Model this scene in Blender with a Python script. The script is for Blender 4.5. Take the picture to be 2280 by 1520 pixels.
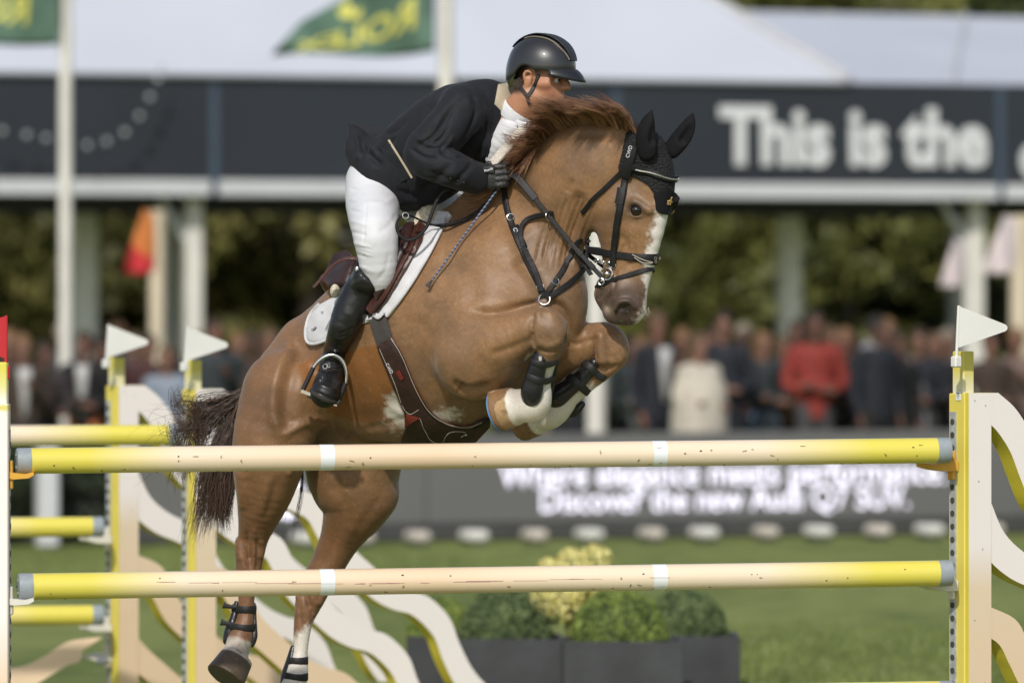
import bpy, bmesh, math, random
import numpy as np
from mathutils import Vector, Matrix
from mathutils.bvhtree import BVHTree
rnd = random.Random(7)
for o in list(bpy.data.objects): bpy.data.objects.remove(o)
S = bpy.context.scene
COL = S.collection
# ------------------------------------------------------------------ camera
F = 14820.0            # focal length in pixels of the 2280 px wide photograph
CH = 2.1               # camera height
HZ = 650.0             # picture row of the horizon
cam_d = bpy.data.cameras.new('camera'); cam = bpy.data.objects.new('camera', cam_d); COL.objects.link(cam)
cam.location = (0, 0, CH); cam.rotation_euler = (math.radians(90), 0, 0)
cam_d.sensor_width = 36; cam_d.lens = 36*F/2280; cam_d.shift_y = -(760-HZ)/2280
cam_d.clip_start = 1; cam_d.clip_end = 1200
cam_d.dof.use_dof = True; cam_d.dof.focus_distance = 26.2
cam_d.dof.aperture_fstop = cam_d.lens/1000/0.108; cam_d.dof.aperture_blades = 9
S.camera = cam
# ------------------------------------------------------------------ sky, sun, exposure
SUN_EL, SUN_AZ = math.radians(39), math.radians(-12)     # azimuth measured from behind the camera, negative = left
W = bpy.data.worlds.new('World'); S.world = W; W.use_nodes = True
nt = W.node_tree; bg = nt.nodes['Background']
sky = nt.nodes.new('ShaderNodeTexSky'); sky.sky_type = 'NISHITA'; sky.sun_disc = False
sky.sun_elevation = SUN_EL; sky.sun_rotation = math.pi-SUN_AZ
sky.air_density = 1.0; sky.dust_density = 1.2; sky.ozone_density = 1.0
hs = nt.nodes.new('ShaderNodeHueSaturation'); hs.inputs['Saturation'].default_value = 0.62
nt.links.new(sky.outputs[0], hs.inputs['Color']); nt.links.new(hs.outputs[0], bg.inputs[0]); bg.inputs[1].default_value = 0.105
sd = Vector((math.sin(SUN_AZ)*math.cos(SUN_EL), -math.cos(SUN_AZ)*math.cos(SUN_EL), math.sin(SUN_EL)))
sl = bpy.data.lights.new('sun', 'SUN'); sl.energy = 2.75; sl.angle = math.radians(1.5); sl.color = (1.0, .945, .865)
so = bpy.data.objects.new('sun', sl); COL.objects.link(so)
so.rotation_euler = sd.to_track_quat('Z', 'Y').to_euler(); so.location = (-10, 0, 20)
S.view_settings.view_transform = 'Standard'; S.view_settings.look = 'None'
S.view_settings.exposure = 0.2; S.view_settings.gamma = 1.0; S.view_settings.use_curve_mapping = False
S.cycles.use_denoising = True
S.cycles.max_bounces = 6; S.cycles.diffuse_bounces = 3; S.cycles.transparent_max_bounces = 8

# ------------------------------------------------------------------ helpers
def P(px, py, y):
    """point at distance y from the camera that stands at picture position px, py"""
    return np.array([(px-1140)*y/F, y, CH+(HZ-py)*y/F])
def PV(px, py, y): return Vector(P(px, py, y))
def srgb(r, g, b):
    f = lambda c: (c/255/12.92 if c/255 <= .04045 else ((c/255+.055)/1.055)**2.4)
    return (f(r), f(g), f(b))
def new_mat(name):
    m = bpy.data.materials.new(name); m.use_nodes = True
    return m, m.node_tree.nodes, m.node_tree.links, m.node_tree.nodes['Principled BSDF']
def mat(name, col, rough=.6, var=.12, scale=8, bump=0.0, bscale=60, metal=0, spec=.5, coat=0, sheen=0, stretch=None):
    m, n, l, b = new_mat(name)
    b.inputs['Roughness'].default_value = rough; b.inputs['Metallic'].default_value = metal
    b.inputs['Specular IOR Level'].default_value = spec; b.inputs['Coat Weight'].default_value = coat
    b.inputs['Sheen Weight'].default_value = sheen
    tc = n.new('ShaderNodeTexCoord'); src = tc.outputs['Object']
    if stretch:
        mp = n.new('ShaderNodeMapping'); mp.inputs['Scale'].default_value = stretch; l.new(src, mp.inputs[0]); src = mp.outputs[0]
    nz = n.new('ShaderNodeTexNoise'); nz.inputs['Scale'].default_value = scale; nz.inputs['Detail'].default_value = 5
    l.new(src, nz.inputs['Vector'])
    rp = n.new('ShaderNodeValToRGB'); rp.color_ramp.elements[0].position = .3; rp.color_ramp.elements[1].position = .7
    rp.color_ramp.elements[0].color = tuple(c*(1-var) for c in col)+(1,); rp.color_ramp.elements[1].color = tuple(min(1, c*(1+var)) for c in col)+(1,)
    l.new(nz.outputs[0], rp.inputs[0]); l.new(rp.outputs[0], b.inputs['Base Color'])
    if bump:
        n2 = n.new('ShaderNodeTexNoise'); n2.inputs['Scale'].default_value = bscale; n2.inputs['Detail'].default_value = 4
        l.new(src, n2.inputs['Vector'])
        bp = n.new('ShaderNodeBump'); bp.inputs['Strength'].default_value = bump; bp.inputs['Distance'].default_value = .01
        l.new(n2.outputs[0], bp.inputs['Height']); l.new(bp.outputs[0], b.inputs['Normal'])
    return m
def tagit(o, label, cat, group=None, kind=None):
    if label: o['label'] = label
    if cat: o['category'] = cat
    if group: o['group'] = group
    if kind: o['kind'] = kind
    return o
def thing(name, label, cat, loc=(0, 0, 0), group=None):
    o = bpy.data.objects.new(name, None); COL.objects.link(o); o.location = Vector(loc); o.empty_display_size = .1
    return tagit(o, label, cat, group)
def mkobj(name, me, mats, parent=None, smooth=True, auto=None):
    if not isinstance(mats, (list, tuple)): mats = [mats]
    for m in mats: me.materials.append(m)
    o = bpy.data.objects.new(name, me); COL.objects.link(o)
    if smooth and len(me.polygons): me.shade_smooth()
    if smooth and auto: me.set_sharp_from_angle(angle=math.radians(auto))
    if parent is not None:
        o.parent = parent
        if parent.type == 'EMPTY': o.location = -parent.location    # meshes are written in world coordinates
    return o
class MB:
    def __init__(s): s.v = []; s.f = []; s.mi = []
    def add(s, vs, fs, mi=0):
        n = len(s.v); s.v.extend([tuple(map(float, q)) for q in vs])
        s.f.extend([tuple(i+n for i in f) for f in fs]); s.mi.extend([mi]*len(fs) if isinstance(mi, int) else mi); return s
    def box(s, c, size, rz=0, mi=0, bev=0):
        c = Vector(c); hx, hy, hz = size[0]/2, size[1]/2, size[2]/2; R = Matrix.Rotation(rz, 3, 'Z')
        if bev:
            b = min(bev, hx*.9, hy*.9, hz*.9); vs = []
            # chamfered box: 24 verts
            for sx in (-1, 1):
                for sy in (-1, 1):
                    for sz in (-1, 1):
                        vs += [(sx*hx, sy*(hy-b), sz*(hz-b)), (sx*(hx-b), sy*hy, sz*(hz-b)), (sx*(hx-b), sy*(hy-b), sz*hz)]
            bm = bmesh.new()
            for q in vs: bm.verts.new(q)
            r = bmesh.ops.convex_hull(bm, input=bm.verts); bm.verts.index_update()
            fs = [tuple(v.index for v in f.verts) for f in bm.faces]; vv = [c+R@v.co for v in bm.verts]; bm.free()
            return s.add(vv, fs, mi)
        vs = [c+R@Vector((x*hx, y*hy, z*hz)) for x in (-1, 1) for y in (-1, 1) for z in (-1, 1)]
        return s.add(vs, [(0,1,3,2),(4,6,7,5),(0,4,5,1),(2,3,7,6),(0,2,6,4),(1,5,7,3)], mi)
    def tube(s, pts, rad, n=8, mi=0, cap=True, squash=None, closed=False):
        pts = [Vector(q) for q in pts]; N = len(pts)
        if not hasattr(rad, '__len__'): rad = [rad]*N
        vs = []; fs = []; up = None
        for i in range(N):
            a, b = (pts[(i-1) % N], pts[(i+1) % N]) if closed else (pts[max(i-1, 0)], pts[min(i+1, N-1)])
            t = (b-a)
            t = t.normalized() if t.length > 1e-9 else Vector((0, 0, 1))
            if up is None: up = Vector((0, 0, 1)) if abs(t.z) < .9 else Vector((1, 0, 0))
            u = (up-t*up.dot(t)).normalized(); w = t.cross(u); up = u
            for k in range(n):
                an = 2*math.pi*k/n; vs.append(pts[i]+(u*math.cos(an)+w*math.sin(an))*rad[i])
        for i in range(N if closed else N-1):
            j = (i+1) % N
            for k in range(n): fs.append((i*n+k, i*n+(k+1) % n, j*n+(k+1) % n, j*n+k))
        if cap and not closed: fs += [tuple(reversed(range(n))), tuple(range((N-1)*n, N*n))]
        return s.add(vs, fs, mi)
    def strap(s, pts, nrm, w, t, mi=0, closed=False):
        """flat belt: pts on the surface, nrm outward; width w, thickness t, rounded edge"""
        pts = [Vector(q) for q in pts]; nrm = [Vector(q).normalized() for q in nrm]; N = len(pts); vs = []; fs = []
        if not hasattr(w, '__len__'): w = [w]*N
        prof = [(-1, 0), (-.96, .6), (-.8, 1), (0, 1.12), (.8, 1), (.96, .6), (1, 0), (.9, -.25), (-.9, -.25)]; K = len(prof)
        for i in range(N):
            a, b = (pts[(i-1) % N], pts[(i+1) % N]) if closed else (pts[max(i-1, 0)], pts[min(i+1, N-1)])
            tg = (b-a).normalized(); side = tg.cross(nrm[i])
            if side.length < 1e-6: side = Vector((1, 0, 0))
            side.normalize(); nn = side.cross(tg).normalized()
            for (u, h) in prof: vs.append(pts[i]+side*(u*w[i]/2)+nn*(h*t))
        for i in range(N if closed else N-1):
            j = (i+1) % N
            for k in range(K): fs.append((i*K+k, i*K+(k+1) % K, j*K+(k+1) % K, j*K+k))
        if not closed: fs += [tuple(reversed(range(K))), tuple(range((N-1)*K, N*K))]
        return s.add(vs, fs, mi)
    def prism(s, poly, o, u, v, t, mi=0, side=None):
        """polygon (list of 2-D points) in the plane o + a*u + b*v, extruded by vector t"""
        o, u, v, t = map(Vector, (o, u, v, t)); n = len(poly)
        a = [o+u*p[0]+v*p[1] for p in poly]; b = [q+t for q in a]
        s.add(a+b, [tuple(range(n)), tuple(reversed(range(n, 2*n)))]+[(i, i+n, (i+1) % n+n, (i+1) % n) for i in range(n)],
              [mi, mi]+[mi if side is None else side]*n)
        return s
    def sphere(s, c, r, n=12, m=8, mi=0, R=None):
        c = Vector(c); r = Vector(r) if hasattr(r, '__len__') else Vector((r, r, r)); vs = []; fs = []
        for i in range(m+1):
            th = math.pi*i/m
            for k in range(n):
                q = Vector((math.sin(th)*math.cos(2*math.pi*k/n)*r.x, math.sin(th)*math.sin(2*math.pi*k/n)*r.y, math.cos(th)*r.z))
                vs.append(c+(R@q if R else q))
        for i in range(m):
            for k in range(n): fs.append((i*n+k, (i+1)*n+k, (i+1)*n+(k+1) % n, i*n+(k+1) % n))
        return s.add(vs, fs, mi)
    def ring(s, c, nrm, R, r, n=24, k=8, mi=0, sx=1, up=None):
        c = Vector(c); nrm = Vector(nrm).normalized(); u = Vector(up) if up else nrm.orthogonal()
        u = (u-nrm*u.dot(nrm)).normalized(); w = nrm.cross(u)
        return s.tube([c+u*math.cos(2*math.pi*i/n)*R*sx+w*math.sin(2*math.pi*i/n)*R for i in range(n)], r, k, mi, closed=True)
    def mesh(s, name):
        me = bpy.data.meshes.new(name); me.from_pydata(s.v, [], s.f); me.update()
        if any(s.mi): me.polygons.foreach_set('material_index', s.mi)
        return me
    def build(s, name, mats, parent=None, smooth=True, auto=40): return mkobj(name, s.mesh(name), mats, parent, smooth, auto)
def spl(pts, n=6):
    """Catmull-Rom through points of any dimension"""
    A = np.array(pts, float); A = np.vstack([2*A[0]-A[1], A, 2*A[-1]-A[-2]]); out = []
    for i in range(1, len(A)-2):
        p0, p1, p2, p3 = A[i-1:i+3]
        for t in np.linspace(0, 1, n, endpoint=False):
            out.append(.5*((2*p1)+(-p0+p2)*t+(2*p0-5*p1+4*p2-p3)*t*t+(-p0+3*p1-3*p2+p3)*t**3))
    out.append(A[-2]); return np.array(out)
def text_mesh(txt, size=1.0, ext=.01, bold=0.0, align='LEFT', space=1.0):
    c = bpy.data.curves.new('lettering', 'FONT'); c.body = txt; c.size = size; c.extrude = ext; c.offset = bold; c.align_x = align; c.space_character = space
    c.resolution_u = 4
    o = bpy.data.objects.new('tmp', c); COL.objects.link(o)
    me = bpy.data.meshes.new_from_object(o.evaluated_get(bpy.context.evaluated_depsgraph_get()))
    bpy.data.objects.remove(o); bpy.data.curves.remove(c); return me
def place_mesh(me, o, u, v, n):
    M = Matrix((Vector(u), Vector(v), Vector(n))).transposed().to_4x4(); M.translation = Vector(o); me.transform(M); return me

# ------------------------------------------------------------------ signed-distance modelling
class SDF:
    def __init__(s, lo, hi, h):
        s.lo = np.array(lo, float); s.h = h; s.n = np.ceil((np.array(hi)-s.lo)/h).astype(int)+1
        s.d = np.full(s.n, .12, np.float32)
    def box(s, pts, pad):
        pts = np.array(pts); a = np.floor((pts.min(0)-pad-s.lo)/s.h).astype(int); b = np.ceil((pts.max(0)+pad-s.lo)/s.h).astype(int)+1
        a = np.clip(a, 0, s.n); b = np.clip(b, 0, s.n)
        if np.any(b <= a): return None, None
        g = [np.arange(a[i], b[i], dtype=np.float32)*s.h+s.lo[i] for i in range(3)]
        return tuple(slice(a[i], b[i]) for i in range(3)), (g[0][:, None, None], g[1][None, :, None], g[2][None, None, :])
    def comb(s, sl, d, k, op):
        o = s.d[sl]
        if op == '+':
            if k <= 0: s.d[sl] = np.minimum(o, d); return
            h = np.clip(.5+.5*(o-d)/k, 0, 1); s.d[sl] = o*(1-h)+d*h-k*h*(1-h)
        elif op == '-':
            d = -d; h = np.clip(.5-.5*(o-d)/k, 0, 1); s.d[sl] = o*(1-h)+d*h+k*h*(1-h)
    @staticmethod
    def _seg(G, a, b, ra, rb, L, sq):
        X = [G[i]-np.float32(a[i]) for i in range(3)]; ba = np.array(b, float)-np.array(a, float)
        if L is not None and sq != 1:
            dl = X[0]*L[0]+X[1]*L[1]+X[2]*L[2]; f = np.float32(1/sq-1)
            X = [X[i]+dl*(f*L[i]) for i in range(3)]; ba = ba+(1/sq-1)*ba.dot(L)*np.array(L)
        bb = ba.dot(ba)+1e-12
        t = np.clip((X[0]*ba[0]+X[1]*ba[1]+X[2]*ba[2])/bb, 0, 1)
        d = np.sqrt((X[0]-t*ba[0])**2+(X[1]-t*ba[1])**2+(X[2]-t*ba[2])**2)-(ra+(rb-ra)*t)
        return d.astype(np.float32)
    def chain(s, pts, rad, k=.03, op='+', L=None, sq=1.0, sub=3):
        pts = np.array(pts, float); rad = np.array(rad, float)
        if len(pts) > 2 and sub > 1:
            A = spl(np.hstack([pts, rad[:, None]]), sub); pts = A[:, :3]; rad = np.maximum(A[:, 3], .001)
        if len(pts) == 1: pts = np.vstack([pts, pts+1e-4]); rad = np.array([rad[0], rad[0]])
        pad = rad.max()*max(1, sq)+k+.02
        sl, G = s.box(pts, pad)
        if sl is None: return
        tmp = None; tmp = np.full(s.d[sl].shape, 9, np.float32); base = [q.start for q in sl]
        for i in range(len(pts)-1):
            p2 = max(rad[i], rad[i+1])*max(1, sq)+k+.02
            s2, G2 = s.box(pts[i:i+2], p2)
            if s2 is None: continue
            d = s._seg(G2, pts[i], pts[i+1], rad[i], rad[i+1], L, sq)
            loc = tuple(slice(q.start-c, q.stop-c) for q, c in zip(s2, base))
            tmp[loc] = np.minimum(tmp[loc], d)
        s.comb(sl, tmp, k, op)
    def ellipsoid(s, c, r, k=.02, op='+', R=None):
        r = np.array(r, float); sl, G = s.box([c], r.max()+k+.02)
        if sl is None: return
        X = [G[i]-np.float32(c[i]) for i in range(3)]
        if R is not None:
            R = np.array(R); X = [X[0]*R[0][i]+X[1]*R[1][i]+X[2]*R[2][i] for i in range(3)]
        k0 = np.sqrt((X[0]/r[0])**2+(X[1]/r[1])**2+(X[2]/r[2])**2); k1 = np.sqrt((X[0]/r[0]**2)**2+(X[1]/r[1]**2)**2+(X[2]/r[2]**2)**2)+1e-9
        s.comb(sl, (k0*(k0-1)/k1).astype(np.float32), k, op)
    def cone(s, a, b, ra, rb, k=.01, rnd_=.004, op='+'):
        """capped cone"""
        a = np.array(a, float); b = np.array(b, float); ax = b-a; Ln = np.linalg.norm(ax); ax /= Ln
        sl, G = s.box([a, b], max(ra, rb)+k+.02)
        if sl is None: return
        X = [G[i]-np.float32(a[i]) for i in range(3)]; t = X[0]*ax[0]+X[1]*ax[1]+X[2]*ax[2]
        q = np.sqrt(np.maximum((X[0]**2+X[1]**2+X[2]**2)-t*t, 0)); y = t-Ln/2
        h = Ln/2-rnd_; r1, r2 = ra-rnd_, rb-rnd_
        cax = q-np.minimum(q, np.where(y < 0, r1, r2)); cay = np.abs(y)-h
        k2x, k2y = r2-r1, 2*h
        tt = np.clip(((r2-q)*k2x+(h-y)*k2y)/(k2x**2+k2y**2), 0, 1)
        cbx = q-r2+k2x*tt; cby = y-h+k2y*tt
        sg = np.where((cbx < 0) & (cay < 0), -1, 1)
        d = sg*np.sqrt(np.minimum(cax**2+cay**2, cbx**2+cby**2))-rnd_
        s.comb(sl, d.astype(np.float32), k, op)
    def plane_cut(s, p, n, k=.005):
        """remove everything on the side n points to"""
        n = np.array(n, float)/np.linalg.norm(n)
        g = [np.arange(s.n[i], dtype=np.float32)*s.h+s.lo[i] for i in range(3)]
        d = (g[0][:, None, None]-p[0])*n[0]+(g[1][None, :, None]-p[1])*n[1]+(g[2][None, None, :]-p[2])*n[2]
        s.comb((slice(None),)*3, (-d).astype(np.float32), k, '-')
    def surf(s):
        d = s.d; I = d < 0; nx, ny, nz = d.shape
        C = np.zeros((nx-1, ny-1, nz-1), np.uint8)
        cs = [(i, j, k) for i in (0, 1) for j in (0, 1) for k in (0, 1)]
        def sh(A, c): return A[c[0]:nx-1+c[0], c[1]:ny-1+c[1], c[2]:nz-1+c[2]]
        for c in cs: C += sh(I, c)
        act = (C > 0) & (C < 8); idx = np.argwhere(act); ids = np.full(act.shape, -1, np.int32); ids[act] = np.arange(len(idx))
        acc = np.zeros((len(idx), 3)); cnt = np.zeros(len(idx))
        val = {c: d[idx[:, 0]+c[0], idx[:, 1]+c[1], idx[:, 2]+c[2]] for c in cs}
        for c in cs:
            for ax in range(3):
                if c[ax]: continue
                e = list(c); e[ax] = 1; e = tuple(e); a, b = val[c], val[e]; m = (a < 0) != (b < 0)
                t = np.where(m, a/np.where(m, a-b, 1), 0); pt = np.tile(np.array(c, float), (len(idx), 1)); pt[:, ax] = t
                acc[m] += pt[m]; cnt += m
        V = (idx+acc/np.maximum(cnt, 1)[:, None])*s.h+s.lo
        Q = []
        for ax in range(3):
            u, v = [(1, 2), (2, 0), (0, 1)][ax]
            sl0 = [slice(None)]*3; sl1 = [slice(None)]*3; sl0[ax] = slice(0, -1); sl1[ax] = slice(1, None)
            A = I[tuple(sl0)]; B = I[tuple(sl1)]
            for flip in (0, 1):
                e = np.argwhere((A & ~B) if not flip else (~A & B))
                ok = (e[:, u] > 0) & (e[:, v] > 0) & (e[:, u] < d.shape[u]-1) & (e[:, v] < d.shape[v]-1); e = e[ok]
                q = []
                for (du, dv) in ((-1, -1), (0, -1), (0, 0), (-1, 0)):
                    w = e.copy(); w[:, u] += du; w[:, v] += dv; q.append(ids[w[:, 0], w[:, 1], w[:, 2]])
                q = np.stack(q, 1)
                Q.append(q[:, ::-1] if flip else q)
        return V, np.vstack(Q)
def np_mesh(name, V, Q):
    me = bpy.data.meshes.new(name); me.vertices.add(len(V)); me.vertices.foreach_set('co', np.ascontiguousarray(V, dtype=np.float32).ravel())
    k = Q.shape[1]; me.loops.add(Q.size); me.loops.foreach_set('vertex_index', np.ascontiguousarray(Q, dtype=np.int32).ravel())
    me.polygons.add(len(Q)); me.polygons.foreach_set('loop_start', np.arange(0, Q.size, k, dtype=np.int32))
    me.update(); me.validate(); return me
def smooth_np(V, Q, it=3, lam=.5):
    e = np.vstack([Q[:, [i, (i+1) % 4]] for i in range(4)]); e = np.unique(np.sort(e, 1), axis=0)
    deg = np.bincount(e.ravel(), minlength=len(V))[:, None]
    for _ in range(it):
        A = np.zeros_like(V)
        for c in range(3):
            A[:, c] = np.bincount(e[:, 0], V[e[:, 1], c], len(V))+np.bincount(e[:, 1], V[e[:, 0], c], len(V))
        V = V+lam*(A/np.maximum(deg, 1)-V)
    return V
def vnormals(V, Q):
    n = np.cross(V[Q[:, 2]]-V[Q[:, 0]], V[Q[:, 3]]-V[Q[:, 1]]); N = np.zeros_like(V)
    for i in range(4):
        for c in range(3): N[:, c] += np.bincount(Q[:, i], n[:, c], len(V))
    return N/np.maximum(np.linalg.norm(N, axis=1), 1e-12)[:, None]
def pix(V):
    y = V[:, 1]; return np.stack([1140+V[:, 0]*F/y, HZ-(V[:, 2]-CH)*F/y], 1)
def polydist(p, line):
    """distance in 2-D (or 3-D) of points p to a polyline, and the position along it 0..1"""
    p = np.asarray(p, float); line = np.asarray(line, float); best = np.full(len(p), 1e9); bt = np.zeros(len(p)); n = len(line)-1
    for i in range(n):
        a, b = line[i], line[i+1]; ab = b-a; t = np.clip(((p-a)@ab)/(ab@ab+1e-12), 0, 1); d = np.linalg.norm(p-(a+t[:, None]*ab), axis=1)
        m = d < best; best[m] = d[m]; bt[m] = (i+t[m])/n
    return best, bt
def inpoly(p, poly):
    p = np.asarray(p); poly = np.asarray(poly, float); c = np.zeros(len(p), bool); j = len(poly)-1
    for i in range(len(poly)):
        xi, yi = poly[i]; xj, yj = poly[j]
        c ^= ((yi > p[:, 1]) != (yj > p[:, 1])) & (p[:, 0] < (xj-xi)*(p[:, 1]-yi)/(yj-yi+1e-12)+xi); j = i
    return c
def vnoise(V, scale, seed=0, octv=3):
    """cheap smooth value noise in numpy, 0..1"""
    out = np.zeros(len(V)); amp = 1; tot = 0
    for o in range(octv):
        q = V*scale*(2**o)+seed*17.3+o*5.1; i = np.floor(q).astype(np.int64); f = q-i; f = f*f*(3-2*f); acc = 0
        for dx in (0, 1):
            for dy in (0, 1):
                for dz in (0, 1):
                    hsh = ((i[:, 0]+dx)*374761393+(i[:, 1]+dy)*668265263+(i[:, 2]+dz)*2147483647+seed*97) & 0x7fffffff
                    hsh = ((hsh ^ (hsh >> 13))*1274126177) & 0x7fffffff; hsh = (hsh ^ (hsh >> 16)) & 0xffff
                    w = (f[:, 0] if dx else 1-f[:, 0])*(f[:, 1] if dy else 1-f[:, 1])*(f[:, 2] if dz else 1-f[:, 2]); acc = acc+w*hsh/65535
        out += amp*acc; tot += amp; amp *= .5
    return out/tot
def set_col(me, C, name='coat'):
    a = me.color_attributes.new(name, 'FLOAT_COLOR', 'POINT'); C = np.hstack([C, np.ones((len(C), 1))]).astype(np.float32); a.data.foreach_set('color', C.ravel())
def sstep(a, b, x): t = np.clip((x-a)/(b-a), 0, 1); return t*t*(3-2*t)
# ================================================================== the setting
GY = 57.0; ANG = math.radians(20); TU = Vector((math.cos(ANG), math.sin(ANG), 0)); TN = Vector((math.sin(ANG), -math.cos(ANG), 0))   # TN faces the arena
def on_line(px, y0):
    """ground point under picture column px on the straight line through (0, y0) that runs parallel to the pavilion"""
    y = y0/(1-math.tan(ANG)*(px-1140)/F); return Vector(((px-1140)*y/F, y, 0))
def zat(py, y): return CH+(HZ-py)*y/F
# ---- grass
m, n, l, b = new_mat('mown grass')
tc = n.new('ShaderNodeTexCoord')
def noise(scale, det=4, st=None):
    z = n.new('ShaderNodeTexNoise'); z.inputs['Scale'].default_value = scale; z.inputs['Detail'].default_value = det
    if st: mp = n.new('ShaderNodeMapping'); mp.inputs['Scale'].default_value = st; l.new(tc.outputs['Object'], mp.inputs[0]); l.new(mp.outputs[0], z.inputs['Vector'])
    else: l.new(tc.outputs['Object'], z.inputs['Vector'])
    return z
a_, b_ = noise(.55, 5, (1, .35, 1)), noise(3, 6)
mixn = n.new('ShaderNodeMath'); mixn.operation = 'MULTIPLY_ADD'; mixn.inputs[1].default_value = .62; l.new(a_.outputs[0], mixn.inputs[0])
m2 = n.new('ShaderNodeMath'); m2.operation = 'MULTIPLY'; m2.inputs[1].default_value = .45; l.new(b_.outputs[0], m2.inputs[0]); l.new(m2.outputs[0], mixn.inputs[2])
rp = n.new('ShaderNodeValToRGB'); rp.color_ramp.elements[0].position = .40; rp.color_ramp.elements[1].position = .60
rp.color_ramp.elements[0].color = (.115, .155, .038, 1); rp.color_ramp.elements[1].color = (.225, .26, .078, 1)
l.new(mixn.outputs[0], rp.inputs[0]); l.new(rp.outputs[0], b.inputs['Base Color']); b.inputs['Roughness'].default_value = .8; b.inputs['Specular IOR Level'].default_value = .2
c_ = noise(40, 5); bp = n.new('ShaderNodeBump'); bp.inputs['Strength'].default_value = .8; bp.inputs['Distance'].default_value = .04; l.new(c_.outputs[0], bp.inputs['Height']); l.new(bp.outputs[0], b.inputs['Normal'])
M_GRASS = m
g = MB(); NX, NYg = 40, 60
for j in range(NYg+1):
    for i in range(NX+1):
        x = -300+600*i/NX; y = -60+660*(j/NYg)**1.5; z = .03*math.sin(x*.31+y*.17)+.02*math.sin(y*.53) if 15 < y < 54 else 0
        g.v.append((x, y, z-.03))
g.f = [(j*(NX+1)+i, j*(NX+1)+i+1, (j+1)*(NX+1)+i+1, (j+1)*(NX+1)+i) for j in range(NYg) for i in range(NX)]; g.mi = [0]*len(g.f)
o = g.build('ground', M_GRASS); o['kind'] = 'structure'
# ---- grass blades, the nearer part of the visible lawn
V = []; Fc = []
for i in range(60000):
    y = 34+22*rnd.random()**1.3; px = rnd.uniform(-60, 2340); x = (px-1140)*y/F; a = rnd.uniform(0, 6.28); hgt = rnd.uniform(.025, .06); w = rnd.uniform(.003, .007)
    dx, dy = math.cos(a)*w, math.sin(a)*w; lx, ly = rnd.gauss(0, .02), rnd.gauss(0, .02); k = len(V)
    z0 = .03*math.sin(x*.31+y*.17)+.02*math.sin(y*.53)-.045 if y < 54 else -.045
    V += [(x-dx, y-dy, z0), (x+dx, y+dy, z0), (x+lx, y+ly, z0+hgt)]; Fc.append((k, k+1, k+2))
me = bpy.data.meshes.new('grass_blades'); me.from_pydata(V, [], Fc); me.update()
tagit(mkobj('grass_blades', me, mat('grass blade', (.15, .19, .048), .6, .4, 3), None, False), 'short green grass blades of the mown lawn', 'grass', kind='stuff')

# ---- white roofed pavilion with dark fascia
M_TENT = mat('white tent fabric', (.50, .53, .60), .6, .04, .6, .1, 2)
M_FASC = mat('dark blue-grey fascia', (.028, .034, .043), .7, .10, .5, spec=.2)
M_TRIM = mat('pale metal trim', (.52, .54, .56), .45, .06, 2)
M_DARK = mat('shade and cable black', (.03, .03, .03), .8, .2, 1)  # black of the ceiling's shade; cable and hedge stems share it
M_WPOST = mat('off white painted pole', (.66, .64, .59), .45, .08, 3)
M_GPOST = mat('grey aluminium post', (.56, .57, .59), .45, .08, 3)
M_PPOST = mat('brightened rear post', (.80, .81, .83), .5, .06, 3)  # grey rear posts; colour lightened to stand in for sky light under the roof
M_LET = mat('pale grey lettering', (.62, .64, .65), .6, .04, 4)
TY = 68.0; zt, zb, zs = zat(176, TY), zat(403, TY), zat(440, TY)
pav = thing('pavilion', 'white roofed event pavilion with dark lettered fascia behind the crowd', 'pavilion', on_line(1140, TY))
def tp(px, dz, back=0): q = on_line(px, TY+back/math.cos(ANG)); return Vector((q.x, q.y, dz))
seams = [-1270, -400, 475, 1370, 2225, 3080]
for i in range(5):
    a = tp(seams[i], 0)+TU*.045; c = tp(seams[i+1], 0)-TU*.045; L = (c-a).length
    MB().box((a+c)/2+Vector((0, 0, (zt+zb)/2)), (L, .08, zt-zb), ANG, bev=.01).build('fascia_panel', M_FASC, pav, True, 30)
    MB().box((a+c)/2+TN*.03+Vector((0, 0, (zb+zs)/2-.005)), (L, .10, zb-zs-.01), ANG, bev=.01).build('trim_rail', M_TRIM, pav, True, 30)
    for rr in range(2): pass
    j = tp(seams[i+1], 0)-TN*.02
    MB().box(j+Vector((0, 0, (zt+zs)/2)), (.12, .08, zt-zs), ANG).build('seam_cover', mat('blue-grey seam', (.05, .075, .11), .5), pav, False)
for px, back, w, mt in ((430, .35, .17, M_WPOST), (2170, .35, .17, M_WPOST), (190, 3, .22, M_PPOST), (1757, 3, .22, M_PPOST), (395, 8.2, .2, M_GPOST), (2135, 8.0, .2, M_GPOST), (-330, .35, .17, M_WPOST), (2900, .35, .17, M_WPOST)):
    q = tp(px, 0, back); MB().box(q+Vector((0, 0, (zs+.02)/2)), (w, w, zs+.06), ANG, bev=.02).build('post', mt, pav, True, 30)
MB().box((tp(-1100, 0, 4.6)+tp(2700, 0, 4.6))/2+Vector((0, 0, zs+.10)), ((tp(2700, 0)-tp(-1100, 0)).length, 9, .06), ANG).build('ceiling', M_DARK, pav, False)  # shade under the roof put into the ceiling's near black colour
MB().box((tp(-1270, 0, .55)+tp(3060, 0, .55))/2+Vector((0, 0, (zs+zat(478, TY))/2+.06)), ((tp(3080, 0)-tp(-1270, 0)).length, .12, zs-zat(478, TY)+.12), ANG).build('shade_strip', M_DARK, pav, False)  # dark strip added where only the ceiling's shade lies
def brace(px):
    q = tp(px, 0, .35); q2 = tp(px-75, 0, .35)
    MB().tube([q+Vector((0, 0, zs-.55)), q2+Vector((0, 0, zs))], .04, 8).build('brace', M_GPOST, pav)
brace(430); brace(2170)
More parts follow.
